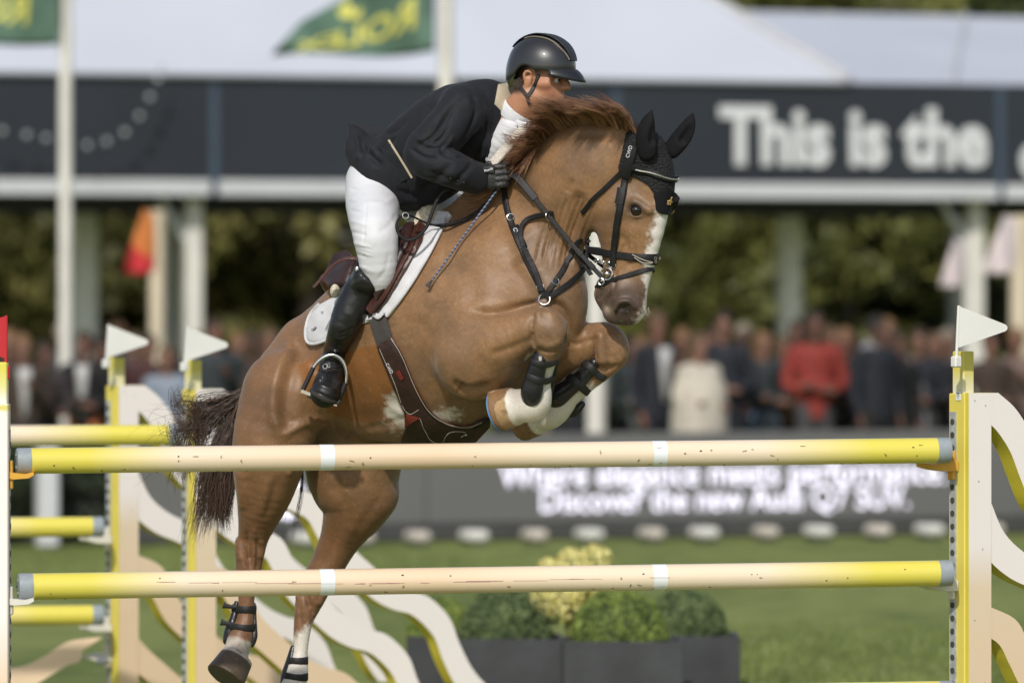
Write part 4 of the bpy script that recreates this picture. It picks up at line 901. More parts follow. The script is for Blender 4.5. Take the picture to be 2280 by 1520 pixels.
HORSE = thing('horse', 'chestnut horse with white blaze jumping over the pale yellow poles', 'horse', Hp(760, 1560, .2))
hbody = mkobj('body', HM, hm, HORSE)
HB = BVHTree.FromPolygons([tuple(v) for v in HV], [tuple(int(i) for i in q) for q in HQ])
CAM = Vector((0, 0, CH))
def hit(px, py, bv=None, lift=0.0):
    d = (PV(px, py, 26)-CAM).normalized(); h = (bv or HB).ray_cast(CAM, d)
    if h[0] is None: return None
    return h[0]+h[1]*lift, h[1]
def depth_at(px, py, bv=None):
    h = hit(px, py, bv); return None if h is None else h[0].y-Y0
def surf_path(pts, n=8, bv=None, lift=.002):
    """picture polyline laid onto the body; points that miss fall back on the last depth"""
    A = spl(pts, n); out = []; nr = []; last = None
    for q in A:
        h = hit(q[0], q[1], bv, lift)
        if h is None:
            if last is None: continue
            out.append(PV(q[0], q[1], last[0].y)); nr.append(last[1])
        else: out.append(h[0]); nr.append(h[1]); last = h
    # smooth normals
    N2 = [sum((nr[max(0, min(len(nr)-1, i+j))] for j in (-2, -1, 0, 1, 2)), Vector()).normalized() for i in range(len(nr))]
    return out, N2
def ring_path(c, ax, R0, bv=None, n=40, lift=.003, a0=0, a1=360):
    """closed line round a limb: shoot inwards from a circle of radius R0 about c, axis ax"""
    c = Vector(c); ax = Vector(ax).normalized(); u = ax.orthogonal().normalized(); w = ax.cross(u); out = []; nr = []
    for i in range(n):
        a = 2*math.pi*i/n; d = u*math.cos(a)+w*math.sin(a); h = (bv or HB).ray_cast(c+d*R0, -d, R0)
        if h[0] is None: continue
        out.append(h[0]+d*lift); nr.append(d)
    for _ in range(2): out = [(out[i-1]+out[i]*2+out[(i+1) % len(out)])/4 for i in range(len(out))]
    return out, nr
# ---- eyes
M_EYE = mat('dark wet eye', (.008, .005, .004), .08, .1, spec=.8)
for s_ in (-1, 1):
    q = Vector(Hp(1444, 468, hd(1444)))+Vector(LAT)*(s_*.086); MB().sphere(q, (.0235, .0235, .021), 16, 12).build('eye', M_EYE, HORSE)
# ---- hair
def hair_mat(name, c0, c1, rough=.45):
    m, n, l, b = new_mat(name); at = n.new('ShaderNodeAttribute'); at.attribute_name = 'coat'; l.new(at.outputs['Color'], b.inputs['Base Color'])
    b.inputs['Roughness'].default_value = rough; b.inputs['Specular IOR Level'].default_value = .5; return m
def hair_obj(name, strands, c0, c1, mt, parent):
    """strands: list of (points, root radius)"""
    V = []; Fc = []; Cc = []; c0 = np.array(c0); c1 = np.array(c1)
    for sd3 in strands:
        pts, r0 = sd3[0], sd3[1]; tone = sd3[2] if len(sd3) > 2 else rnd.random()
        base = len(V); n = len(pts); cc = c0+(c1-c0)*min(1, max(0, tone+rnd.uniform(-.2, .2))); cc = cc*(.75+.5*rnd.random())
        tg = np.gradient(pts, axis=0); tg /= np.linalg.norm(tg, axis=1)[:, None]+1e-9
        a = np.cross(tg, [0.3, 1, .2]); a /= np.linalg.norm(a, axis=1)[:, None]+1e-9; bb = np.cross(tg, a)
        for i in range(n):
            r = r0*(1-(i/(n-1))**2*.85)
            for k in range(3):
                an = 2.094*k; V.append(pts[i]+(a[i]*math.cos(an)+bb[i]*math.sin(an))*r); Cc.append(cc)
        for i in range(n-1):
            for k in range(3): Fc.append((base+i*3+k, base+i*3+(k+1) % 3, base+i*3+3+(k+1) % 3, base+i*3+3+k))
    me = bpy.data.meshes.new(name); me.from_pydata([tuple(v) for v in V], [], Fc); me.update(); set_col(me, np.array(Cc)); return mkobj(name, me, mt, parent)
M_MANE = hair_mat('reddish mane hair', 0, 0); M_TAIL = hair_mat('dark tail hair', 0, 0)
def lock(ctrl, n, spread, r0, rows=9, tipspread=2.2, jitter=.4, dysp=.03):
    """a lock of hair: ctrl = picture points with depth (px, py, dy); strands fan out"""
    A = spl(ctrl, 6); idx = np.linspace(0, len(A)-1, rows).astype(int); A = A[idx]; out = []; tone = rnd.random()**1.3
    for _ in range(n):
        ox, oy, oz = rnd.gauss(0, 1), rnd.gauss(0, 1), rnd.gauss(0, 1); cut = rnd.uniform(.72, 1.0); ph = rnd.uniform(0, 6.28); pts = []
        for i, q in enumerate(A):
            t = i/(rows-1); k = spread*(.55+(tipspread-.55)*t); wv = math.sin(t*5+ph)*jitter*spread*t
            pts.append(Hp(q[0]+ox*k+wv, q[1]+oy*k+wv*.6, q[2]+oz*dysp*(.6+t)))
        pts = np.array(pts); m_ = max(4, int(rows*cut)); t_ = np.linspace(0, cut*(rows-1), rows); f = np.minimum(t_.astype(int), rows-2); w = (t_-f)[:, None]
        out.append((pts[f]*(1-w)+pts[f+1]*w, r0*rnd.uniform(.7, 1.3), tone))
    return out
st = []
cr = lambda px: md(px)-.01
crest = np.array([(1416, 284), (1395, 276), (1365, 271), (1330, 270), (1295, 271), (1265, 277), (1240, 287), (1218, 301), (1198, 318), (1180, 337), (1163, 357), (1148, 376)], float)
tips = np.array([(1352, 236), (1318, 212), (1284, 226), (1250, 222), (1208, 216), (1180, 226), (1168, 246), (1160, 272), (1150, 300), (1138, 328), (1130, 352), (1132, 380)], float)
cs_, ts_ = spl(crest, 12), spl(tips, 12)
for k in range(190):
    s_ = rnd.random(); i = int(s_*(len(cs_)-1)); cx, cy = cs_[i]; j = min(len(ts_)-1, max(0, i+rnd.randint(-7, 7))); tx, ty = ts_[j]; L_ = rnd.uniform(.55, 1.08); tx, ty = cx+(tx-cx)*L_+rnd.uniform(-14, 10), cy+(ty-cy)*L_+rnd.uniform(-8, 12)
    d0 = cr(cx); near_ = rnd.uniform(.0, .16); arch = rnd.uniform(2, 16)*(1 if s_ < .7 else .4)
    st += lock([(cx+rnd.uniform(-4, 4), cy+rnd.uniform(4, 16), d0-.02), (cx*.72+tx*.28, cy*.62+ty*.38-arch*.6, d0-.04-near_*.35), (cx*.4+tx*.6, cy*.34+ty*.66-arch, d0-.07-near_*.7), (tx, ty, d0-.09-near_)], 16, 2.5, .0013, 11, 1.5, .9, .010)
for k in range(40):      # loose flying hairs above the crest
    i = rnd.randint(0, len(cs_)-1); cx, cy = cs_[i]; tx, ty = ts_[i]; d0 = cr(cx); st += lock([(cx, cy, d0-.03), (cx*.6+tx*.4, cy*.4+ty*.6-8, d0-.07), (tx+rnd.uniform(-16, 24), ty+rnd.uniform(-20, 4), d0-.12)], 2, 5, .0006, 10, 2.4, 1.0, .02)
for k in range(34):      # long locks blown back over the rider
    i = rnd.randint(30, len(cs_)-1); cx, cy = cs_[i]; tx, ty = ts_[i]; L_ = rnd.uniform(1.0, 1.3); tx, ty = cx+(tx-cx)*L_+rnd.uniform(-20, 6), cy+(ty-cy)*(L_-.15)+rnd.uniform(-6, 14); d0 = cr(cx)
    st += lock([(cx, cy+4, d0-.03), (cx*.7+tx*.3, cy*.65+ty*.35-8, d0-.08), (cx*.35+tx*.65, cy*.3+ty*.7-6, d0-.13), (tx, ty, d0-.18)], 9, 3.0, .0009, 11, 2.2, .7, .012)
for k in range(26):      # wisps blown across the tie and chest
    cx, cy = cs_[rnd.randint(90, len(cs_)-1)]; tx, ty = rnd.choice([(1112, 300), (1098, 290), (1122, 350), (1132, 396), (1140, 410)]); d0 = cr(cx)
    st += lock([(cx, cy+6, d0-.03), ((cx+tx)/2+6, (cy+ty)/2+rnd.uniform(-8, 8), d0-.10), (tx+rnd.uniform(-14, 16), ty+rnd.uniform(-12, 12), d0-.15)], 9, 3.2, .0010, 9, 2.0, .6, .012)
for k in range(20):      # lower mane behind the hand, over the withers
    y_ = rnd.uniform(-12, 18); st += lock([(1122+rnd.uniform(-26, 10), 404+rnd.uniform(-6, 6), md(1120)-.07), (1088, 430+y_*.4, md(1085)-.10), (1052, 440+y_, md(1050)-.12), (1014, 430+y_*1.3, md(1014)-.12)], 14, 3, .0011, 9, 2.0, .5, .012)
hair_obj('mane', st, (.17, .078, .043), (.60, .34, .20), M_MANE, HORSE)
st = []
for k in range(74):
    u = rnd.random(); v = rnd.gauss(0, 1); rx, ry = 552+rnd.uniform(-10, 14), 885+rnd.uniform(-22, 40)
    ex, ey_ = 404+u*112, 1262-u*62-rnd.random()*90; sw = rnd.uniform(-14, 14)
    st += lock([(rx+14, ry-12, .44), (rx-26, ry+26, .44), (488+u*40+sw, 975+v*14, .42), (448+u*66-sw*.6, 1065+v*14, .40), (428+u*82+sw*.5, 1150, .40), (ex, ey_, .40+rnd.uniform(-.05, .05))], 13, 3.4, .0014, 14, 2.2, 1.3, .02)
for k in range(44):
    v = rnd.gauss(0, 1); ex, ey_ = 398+rnd.uniform(-22, 56), 930+rnd.uniform(-50, 120)
    st += lock([(552+rnd.uniform(-8, 10), 874+rnd.uniform(-14, 20), .44), (498+v*4, 902+v*12, .43), (446+v*8, 930+v*22+rnd.uniform(-16, 16), .41), (ex, ey_, .40), (ex-6+rnd.uniform(-14, 26), ey_+rnd.uniform(-44, 60), .40), (ex+20+rnd.uniform(-30, 30), ey_+rnd.uniform(-50, 110), .40)], 10, 4.6, .0012, 16, 2.2, 1.1, .02)
for k in range(22):
    ex, ey_ = 352+rnd.uniform(-40, 45), 940+rnd.uniform(-40, 140)
    st += lock([(550, 890+rnd.uniform(-10, 15), .44), (470, 926+rnd.uniform(-20, 60), .42), (412, (930+ey_)/2+rnd.uniform(-30, 30), .40), (ex, ey_, .40), (ex-18+rnd.uniform(-20, 20), ey_+rnd.uniform(-20, 60), .40)], 2, 5, .0009, 16, 2.2, 2.0, .02)
for k in range(5):      # long hairs hanging between the hind legs
    x = rnd.choice([628, 640, 672, 676]); st += lock([(x, 1040, .46), (x-2, 1100, .46), (x-10+rnd.uniform(-10, 4), 1160, .45), (x-26, 1190+rnd.uniform(0, 30), .45)], 4, 4, .0011, 10, 1.6, 1, .01)
hair_obj('tail', st, (.034, .022, .016), (.14, .080, .05), M_TAIL, HORSE)
st = []
for k in range(60):     # whiskers on the muzzle
    x = rnd.uniform(1362, 1444); y = 713-(max(0, x-1415))*.75-max(0, 1385-x)*.2; o_ = rnd.uniform(-.05, .02); st.append((np.array([Hp(x, y-8, hd(x)+o_), Hp(x+2, y+1, hd(x)+o_), Hp(x+4+rnd.uniform(-5, 7), y+rnd.uniform(3, 11), hd(x)+o_-.01)]), .00035))
hair_obj('whiskers', st, (.5, .45, .4), (.7, .66, .6), M_MANE, HORSE)
# ================================================================== the rider
RID = thing('person', 'rider in black jacket, white breeches and black helmet leaning over the horse', 'person', Hp(850, 520, .05))
M_MID = Vector(Hp(900, 700, md(900)))
def mirror(q):
    v = Vector(q)-M_MID; L = Vector(LAT); return np.array(Vector(q)-L*(2*v.dot(L)))
def sdf_box(rows, pad=.12, h=.005):
    p = np.array([Hp(r[0], r[1], r[2]) for r in rows]); r_ = max(r[3] for r in rows)/PXM
    return SDF(p.min(0)-pad-r_, p.max(0)+pad+r_, h)
def add_chain(S_, rows, k=.02, sq=1.0, op='+', sub=3, L=LAT, mir=False, g=0.0):
    p, r = hc(rows); r = [q+g for q in r]
    S_.chain(p, r, k, op, L, sq, sub)
    if mir: S_.chain([mirror(q) for q in p], r, k, op, L, sq, sub)
def sdf_obj(S_, name, mt, parent, it=2, strokes=(), noise=0, nscale=20, crease=1.0, colfn=None):
    V, Q = S_.surf(); V = smooth_np(V, Q, it, .5); N = vnormals(V, Q); pp = pix(V); near = sstep(.2, -.3, N[:, 1])
    for pts, w, a in strokes:
        ln = spl(pts, 5); bb = np.where((pp[:, 0] > ln[:, 0].min()-2.5*w) & (pp[:, 0] < ln[:, 0].max()+2.5*w) & (pp[:, 1] > ln[:, 1].min()-2.5*w) & (pp[:, 1] < ln[:, 1].max()+2.5*w))[0]
        if not len(bb): continue
        dd, tt = polydist(pp[bb], ln); V[bb] += N[bb]*(a*np.exp(-(dd/w)**2*1.6)*np.minimum(1, np.minimum(tt, 1-tt)*5+.1)*near[bb])[:, None]
    if noise: V = V+N*((vnoise(V, nscale, 4, 3)-.5)*noise)[:, None]
    me = np_mesh(name, V, Q)
    if colfn is not None: set_col(me, colfn(V, vnormals(V, Q), pix(V)))
    return mkobj(name, me, mt, parent), V, Q
hs = depth_at
def dsurf(px, py, default): q = depth_at(px, py); return default if q is None else q
# leg against the barrel
kd = dsurf(845, 610, -.2); bd = dsurf(775, 715, -.2); ad = dsurf(735, 820, -.15)
thigh = [(832, 405, -.02, 62), (830, 455, -.09, 60), (835, 515, kd-.09, 51), (842, 572, kd-.10, 45), (846, 608, kd-.09, 38), (846, 626, kd-.085, 30)]
shin = [(832, 606, kd-.085, 38), (808, 642, bd-.08, 39), (778, 696, bd-.076, 36), (760, 738, bd-.07, 29), (747, 778, ad-.066, 25), (739, 815, ad-.065, 25)]
foot = [(742, 824, ad-.03, 27), (731, 852, ad-.10, 32), (723, 876, ad-.17, 32)]
hand_d = min(dsurf(1120, 405, -.35), -.33)-.035
torso = [(848, 405, .06, 64), (890, 372, .03, 78), (955, 318, -.05, 84), (1025, 266, -.13, 80), (1082, 248, -.20, 60)]
arm = [(1030, 246, -.33, 54), (985, 300, -.37, 51), (944, 344, -.37, 46), (1000, 374, -.42, 42), (1058, 396, hand_d, 36)]
arm_far = [(1120, 268, .00, 48), (1110, 330, .06, 44), (1125, 372, .02, 38), (1158, 388, -.06, 30)]
RH = -.31                 # depth of the head's middle
neck = [(1112, 285, -.22, 46), (1150, 260, -.27, 39), (1180, 216, RH, 37)]
# ---- body (skin), one continuous figure
all_rows = torso+arm+arm_far+thigh+shin+foot+neck+[(1215, 100, RH, 70), (1290, 200, RH, 20)]
B_ = SDF(np.array([Hp(650, 930, 0)[0], Y0-.95, Hp(650, 930, .5)[2]]), np.array([Hp(1310, 60, .6)[0], Y0+.65, Hp(1310, 60, -.6)[2]]), .0065)
thin = lambda rows, f: [(a, b, c, d*f) for a, b, c, d in rows]
add_chain(B_, thin(torso, .78), .03, 1.3); add_chain(B_, thin(arm, .72), .03); add_chain(B_, thin(arm_far, .72), .03)
add_chain(B_, thin(thigh, .76)+thin(shin[1:], .74), .03, mir=True); add_chain(B_, thin(foot, .7), .02, mir=True)
add_chain(B_, neck, .03)
# head: skull, face, jaw, nose, brow, lips, ear
yaw = math.radians(24); FD = np.array([math.cos(yaw), -math.sin(yaw), -.10]); FD /= np.linalg.norm(FD); SR = np.array([-math.sin(yaw), -math.cos(yaw), 0.]); UPH = np.cross(FD, SR)*-1
if UPH[2] < 0: UPH = -UPH
HC = Hp(1207, 172, RH)
hp3 = lambda f, s, u: HC+FD*f+SR*s+UPH*u
Rm = np.stack([FD, SR, UPH], 1)
B_.ellipsoid(hp3(-.012, 0, .035), (.100, .076, .092), .02, '+', Rm)
B_.ellipsoid(hp3(.035, 0, -.035), (.062, .060, .075), .025, '+', Rm)
B_.chain([hp3(-.03, .045, -.07), hp3(.03, .035, -.105), hp3(.072, 0, -.112)], [.024, .022, .022], .025); B_.chain([hp3(-.03, -.045, -.07), hp3(.03, -.035, -.105), hp3(.072, 0, -.112)], [.024, .022, .022], .025)
B_.chain([hp3(.096, 0, .018), hp3(.108, 0, -.012), hp3(.116, 0, -.030)], [.010, .011, .014], .012)     # nose
B_.ellipsoid(hp3(.104, .012, -.036), (.011, .009, .008), .008, '+', Rm); B_.ellipsoid(hp3(.104, -.012, -.036), (.011, .009, .008), .008, '+', Rm)
B_.chain([hp3(.066, .050, .022), hp3(.088, .030, .028), hp3(.094, 0, .022), hp3(.088, -.030, .028), hp3(.066, -.050, .022)], [.012]*5, .015)
B_.chain([hp3(.080, .020, -.066), hp3(.094, 0, -.068), hp3(.080, -.020, -.066)], [.010]*3, .010); B_.chain([hp3(.078, .018, -.080), hp3(.092, 0, -.082), hp3(.078, -.018, -.080)], [.010]*3, .008)
B_.chain([hp3(.050, .056, -.022), hp3(.020, .062, -.026)], [.018, .014], .02); B_.chain([hp3(.050, -.056, -.022), hp3(.020, -.062, -.026)], [.018, .014], .02)
for s_ in (-1, 1):
    B_.ellipsoid(hp3(.090, s_*.034, -.006), (.018, .019, .012), .010, '-', Rm); B_.chain([hp3(.076, s_*.050, -.002), hp3(.088, s_*.034, .004), hp3(.090, s_*.020, -.002)], [.0035]*3, .004)
    e = [hp3(-.030, s_*.074, -.042), hp3(-.036, s_*.082, -.020), hp3(-.040, s_*.087, .004), hp3(-.030, s_*.088, .018), hp3(-.014, s_*.082, .014), hp3(-.012, s_*.078, -.006), hp3(-.018, s_*.074, -.030)]
    B_.chain(e, [.009, .007, .007, .007, .006, .005, .008], .006); B_.chain([hp3(-.026, s_*.074, -.01), hp3(-.022, s_*.072, -.03)], [.012, .010], .006)
def skin_col(V, N, pp):
    C = np.tile(np.array([.44, .215, .125]), (len(V), 1))*(.9+.2*vnoise(V, 40, 2))[:, None]
    d = np.linalg.norm(V-hp3(.05, .055, -.03), axis=1); C = C*(1-.25*np.exp(-(d/.03)**2))[:, None]+np.array([.50, .18, .12])*(.25*np.exp(-(d/.03)**2))[:, None]
    lo_ = (V-HC)@UPH; fr = (V-HC)@FD; beard = sstep(-.055, -.085, lo_)*sstep(.0, .04, fr)*.45; C = C*(1-beard[:, None])+np.array([.16, .085, .055])*beard[:, None]
    rel = V-hp3(.080, .036, .016); dd = np.abs((rel@UPH)+.010*np.abs((V-HC)@SR-.036)/.03); br = np.exp(-(dd/.0065)**2)*np.exp(-(((V-HC)@SR-.038)/.022)**4)*(fr > .03); rel2 = np.exp(-(dd/.0065)**2)*np.exp(-(((V-HC)@SR+.038)/.022)**4)*(fr > .03); br = np.clip(br+rel2, 0, 1)*.9
    C = C*(1-br[:, None])+np.array([.03, .018, .012])*br[:, None]
    hairm = np.clip(sstep(.004, .020, lo_)*sstep(.05, .0, fr)+sstep(-.03, -.055, fr)*sstep(-.085, -.055, lo_), 0, 1); d = polydist(V, np.array(e))[0]; hairm *= sstep(.012, .02, d)
    C = C*(1-hairm[:, None])+np.array([.045, .026, .016])*hairm[:, None]
    return C
m, n, l, b = new_mat('skin'); at = n.new('ShaderNodeAttribute'); at.attribute_name = 'coat'; l.new(at.outputs['Color'], b.inputs['Base Color']); b.inputs['Roughness'].default_value = .5; b.inputs['Subsurface Weight'].default_value = .12; b.inputs['Subsurface Radius'].default_value = (.02, .008, .005); b.inputs['Subsurface Scale'].default_value = .3
M_SKIN = m
_, BV_, BQ_ = sdf_obj(B_, 'body', M_SKIN, RID, 2, colfn=skin_col); del B_.d
M_WHT = mat('eye white', (.62, .58, .55), .15, .03)
for s_ in (-1, 1):
    q = hp3(.079, s_*.034, -.006); eo = MB().sphere(q, .0135, 14, 10).build('eyeball', M_WHT, RID)
    MB().sphere(Vector(q)+(Vector(FD)*.93+Vector(SR)*(.25 if s_ > 0 else -.1)).normalized()*.0092, .0068, 10, 8).build('iris', M_EYE, eo)
# ---- hair fringe below the helmet
st = []
for k in range(160):
    a = rnd.uniform(-1, 1); f = rnd.uniform(-.075, -.05); q = hp3(f, .066*math.cos(a*1.2)*1.0, rnd.uniform(-.03, .0)-.01); q2 = q+np.array([-.012, 0, -.012])+np.random.RandomState(k).normal(size=3)*.006; q3 = q2+np.array([-.010, 0, -.018])+np.random.RandomState(k+500).normal(size=3)*.006; st.append((np.array([q, (q+q2)/2, q2, q3]), .0012))
hair_obj('hair', st, (.05, .03, .018), (.10, .06, .036), M_TAIL, RID)
# ---- jacket
m, n, l, b = new_mat('black jacket cloth'); b.inputs['Base Color'].default_value = (.0135, .0145, .019, 1); b.inputs['Roughness'].default_value = .72; b.inputs['Sheen Weight'].default_value = .04; b.inputs['Sheen Roughness'].default_value = .45; b.inputs['Specular IOR Level'].default_value = .25
tc = n.new('ShaderNodeTexCoord'); z = n.new('ShaderNodeTexNoise'); z.inputs['Scale'].default_value = 14; z.inputs['Detail'].default_value = 3; l.new(tc.outputs['Object'], z.inputs['Vector'])
bp = n.new('ShaderNodeBump'); bp.inputs['Strength'].default_value = .35; bp.inputs['Distance'].default_value = .02; l.new(z.outputs[0], bp.inputs['Height'])
z2 = n.new('ShaderNodeTexNoise'); z2.inputs['Scale'].default_value = 700; l.new(tc.outputs['Object'], z2.inputs['Vector']); b2 = n.new('ShaderNodeBump'); b2.inputs['Strength'].default_value = .2; b2.inputs['Distance'].default_value = .001; l.new(z2.outputs[0], b2.inputs['Height']); l.new(bp.outputs[0], b2.inputs['Normal']); l.new(b2.outputs[0], b.inputs['Normal'])
M_JKT = m
J = SDF(np.array([Hp(740, 500, 0)[0], Y0-.75, Hp(740, 500, .5)[2]]), np.array([Hp(1240, 150, .5)[0], Y0+.5, Hp(1240, 150, -.5)[2]]), .005)
add_chain(J, torso, .03, 1.32)
add_chain(J, [(880, 392, .02, 82), (935, 400, -.03, 66), (985, 395, -.08, 46)], .05, 1.3)
add_chain(J, [(850, 365, .03, 55), (812, 338, .03, 38), (800, 305, .04, 22), (786, 280, .05, 9)], .03, 1.5)
add_chain(J, [(1000, 300, -.10, 78), (1080, 300, -.18, 62), (1105, 330, -.20, 42)], .04, 1.2)           # chest front
add_chain(J, [(1028, 240, -.30, 50), (1085, 232, -.22, 52), (1130, 262, -.02, 46)], .05)                 # shoulder girdle
add_chain(J, arm, .016); add_chain(J, arm_far, .02)
J.plane_cut(Hp(838, 418, 0), (-.66, 0, -.75), .004)
nk = [Hp(1185, 205, RH), Hp(1150, 262, -.27), Hp(1120, 330, -.30)]; J.chain([Hp(1200, 200, RH), Hp(1168, 246, -.28), Hp(1150, 275, -.30)], [.088, .074, .05], .012, '-')
J.chain([Hp(1165, 270, -.36), Hp(1120, 330, -.38), Hp(1085, 372, -.36)], [.036, .022, .006], .008, '-')    # open front
J.chain([arm_pt for arm_pt in [Hp(1070, 402, hand_d), Hp(1100, 415, hand_d)]], [.026, .026], .003, '-')
jst = [([(1040, 190), (985, 250), (930, 300)], 14, .006), ([(1010, 235), (975, 290), (930, 330)], 9, -.008), ([(1050, 210), (1062, 250), (1040, 300), (1010, 340)], 9, -.012),
       ([(975, 330), (1000, 345), (1040, 352)], 8, -.010), ([(920, 300), (950, 320), (985, 330)], 7, .006), ([(912, 330), (945, 350), (975, 352)], 6, -.006), ([(950, 380), (990, 398), (1030, 405)], 8, -.006),
       ([(985, 262), (960, 300), (925, 318)], 6, .005), ([(1000, 275), (985, 305), (960, 325)], 5, -.006), ([(1012, 300), (990, 330), (965, 342)], 5, .005), ([(905, 265), (880, 290), (850, 300)], 8, -.008), ([(880, 300), (860, 330), (835, 340)], 9, -.010), ([(850, 305), (830, 330), (812, 350)], 8, .010), ([(800, 320), (830, 352), (850, 370)], 9, -.012), ([(860, 345), (900, 400), (915, 440)], 5, -.006),
       ([(880, 420), (920, 440), (960, 435)], 10, -.008), ([(830, 400), (870, 440), (905, 460)], 8, .004), ([(1010, 360), (970, 400), (930, 430)], 12, -.008), ([(1075, 330), (1040, 380), (1000, 420)], 9, -.007), ([(1085, 260), (1078, 310), (1060, 360)], 6, -.007), ([(790, 300), (800, 330), (795, 360)], 7, .008)]
jac, JV, JQ = sdf_obj(J, 'jacket', M_JKT, RID, 2, [(p_, w_, a_*1.45) for p_, w_, a_ in jst], .006, 14); del J.d
JB = BVHTree.FromPolygons([tuple(v) for v in JV], [tuple(int(i) for i in q) for q in JQ])
M_BEIGE = mat('beige collar cloth', (.50, .43, .32), .75, .06, 40); M_SHIRT = mat('white shirt', (.66, .67, .70), .7, .03, 20, .2, 30)
from mathutils.geometry import delaunay_2d_cdt
def patch(name, poly, step, lift, thick, mt, parent, bv=None, qf=None, fallback=None, mir=False, maxd=None, smooth_it=1):
    """cloth or leather cut to a picture outline and laid on the surface below it"""
    poly = np.array(poly, float); pb = []
    for i in range(len(poly)):
        a, b = poly[i], poly[(i+1) % len(poly)]; k = max(1, int(np.hypot(*(b-a))/step))
        for j in range(k): pb.append(a+(b-a)*j/k)
    pb = np.array(pb); x0, y0 = pb.min(0); x1, y1 = pb.max(0); gx, gy = np.meshgrid(np.arange(x0, x1, step), np.arange(y0, y1, step)); g = np.stack([gx.ravel(), gy.ravel()], 1)
    g = g[inpoly(g, pb)]; dd = np.min(np.hypot(g[:, None, 0]-pb[None, :, 0], g[:, None, 1]-pb[None, :, 1]), 1); g = g[dd > step*.6]; pts = np.vstack([pb, g]); nb = len(pb)
    vo, ed, fa, *_ = delaunay_2d_cdt([Vector(q) for q in pts], [(i, (i+1) % nb) for i in range(nb)], [list(range(nb))], 1, 1e-4)
    vo = np.array([tuple(q) for q in vo]); out = np.zeros((len(vo), 3)); ok = np.zeros(len(vo), bool); nn = np.zeros((len(vo), 3))
    for i, q in enumerate(vo):
        h = hit(q[0], q[1], bv)
        if h is not None: out[i] = h[0]; nn[i] = h[1]; ok[i] = True
    if not ok.any(): return None
    med = np.median(out[ok][:, 1]) if maxd else 0
    if maxd: ok &= np.abs(out[:, 1]-med) < maxd
    for i in np.where(~ok)[0]:
        j = np.where(ok)[0][np.argmin(np.hypot(*(vo[ok]-vo[i]).T))]; out[i] = P(vo[i][0], vo[i][1], out[j][1]+(.0 if fallback is None else fallback)); nn[i] = nn[j]
    # smooth depth and normals
    adj = [[] for _ in vo]
    for a, b in ed: adj[a].append(b); adj[b].append(a)
    for _ in range(smooth_it):
        ny = out[:, 1].copy()
        for i in range(len(vo)):
            if adj[i]: ny[i] = .4*out[i, 1]+.6*np.mean([out[j, 1] for j in adj[i]])
        for i in range(len(vo)): out[i] = P(vo[i][0], vo[i][1], min(ny[i], out[i, 1]+.004))
    for _ in range(3): nn = np.array([(nn[i]+sum((nn[j] for j in adj[i]), np.zeros(3))) for i in range(len(vo))]); nn /= np.linalg.norm(nn, axis=1)[:, None]+1e-9
    top = out+nn*(lift+thick)+(nn*(qf(vo)[:, None]) if qf else 0); bot = out+nn*lift; nv = len(vo)
    isb = np.zeros(nv, bool); 
    for i, q in enumerate(vo): isb[i] = np.min(np.hypot(pb[:, 0]-q[0], pb[:, 1]-q[1])) < .01
    top[isb] = out[isb]+nn[isb]*(lift+thick*.7)
    faces = []
    for f in fa:
        f = list(f); a = vo[f]; ar = np.sum(a[:, 0]*np.roll(a[:, 1], -1)-np.roll(a[:, 0], -1)*a[:, 1])
        if ar > 0: f = f[::-1]
        faces.append(tuple(f)); faces.append(tuple(i+nv for i in reversed(f)))
    order = {}
    ec = {}
    for f in fa:
        for i in range(len(f)):
            k = tuple(sorted((f[i], f[(i+1) % len(f)]))); ec[k] = ec.get(k, 0)+1
    for (a, b), c in ec.items():
        if c == 1: faces.append((a, b, b+nv, a+nv))
    V = np.vstack([top, bot])
    def mk(VV, flip):
        me = bpy.data.meshes.new(name); me.from_pydata([tuple(v) for v in VV], [], [tuple(reversed(f)) for f in faces] if flip else faces); me.update()
        bm = bmesh.new(); bm.from_mesh(me); bmesh.ops.recalc_face_normals(bm, faces=bm.faces); bm.to_mesh(me); bm.free(); return mkobj(name, me, mt, parent, True, 50)
    o = mk(V, False)
    if mir: mk(np.array([mirror(v) for v in V]), True)
    return o
# collar, lapel, shirt, tie, pocket piping, cuff buttons
patch('collar', [(1108, 190), (1140, 186), (1146, 215), (1143, 240), (1118, 252), (1100, 233)], 5, .002, .006, M_BEIGE, RID, JB)
patch('lapel', [(1100, 236), (1117, 254), (1143, 243), (1135, 275), (1105, 330), (1080, 372), (1092, 300)], 6, .001, .006, M_JKT, RID, JB)
Sh = SDF(np.array([Hp(1060, 380, 0)[0], Y0-.55, Hp(1060, 420, .3)[2]]), np.array([Hp(1240, 150, .3)[0], Y0+.1, Hp(1240, 150, -.3)[2]]), .004)
add_chain(Sh, [(1098, 352, -.25, 18), (1118, 318, -.275, 30), (1142, 284, -.285, 36)], .02)
sdf_obj(Sh, 'shirt', M_SHIRT, RID, 2); del Sh.d
RB = BVHTree.FromPolygons([tuple(v) for v in BV_], [tuple(int(i) for i in q) for q in BQ_])
c1_, c2_ = Vector(Hp(1146, 266, -.27)), Vector(Hp(1168, 234, -.295)); pth, nr = ring_path(c1_.lerp(c2_, .35), c2_-c1_, .2, RB, 40, .006)
MB().strap(pth, nr, .052, .004, closed=True).build('shirt_collar', M_SHIRT, RID)
tie = spl([(1172, 284, -.39), (1154, 300, -.385), (1134, 322, -.38), (1110, 350, -.37), (1088, 374, -.355)], 6); MB().strap([Hp(*q) for q in tie], [Vector((-.4, -.9, .2))]*len(tie), np.interp(np.linspace(0, 1, len(tie)), [0, .2, 1], [.026, .046, .040]), .008).build('tie', mat('cream patterned tie', (.62, .57, .50), .6, .25, 220, .4, 300), RID)
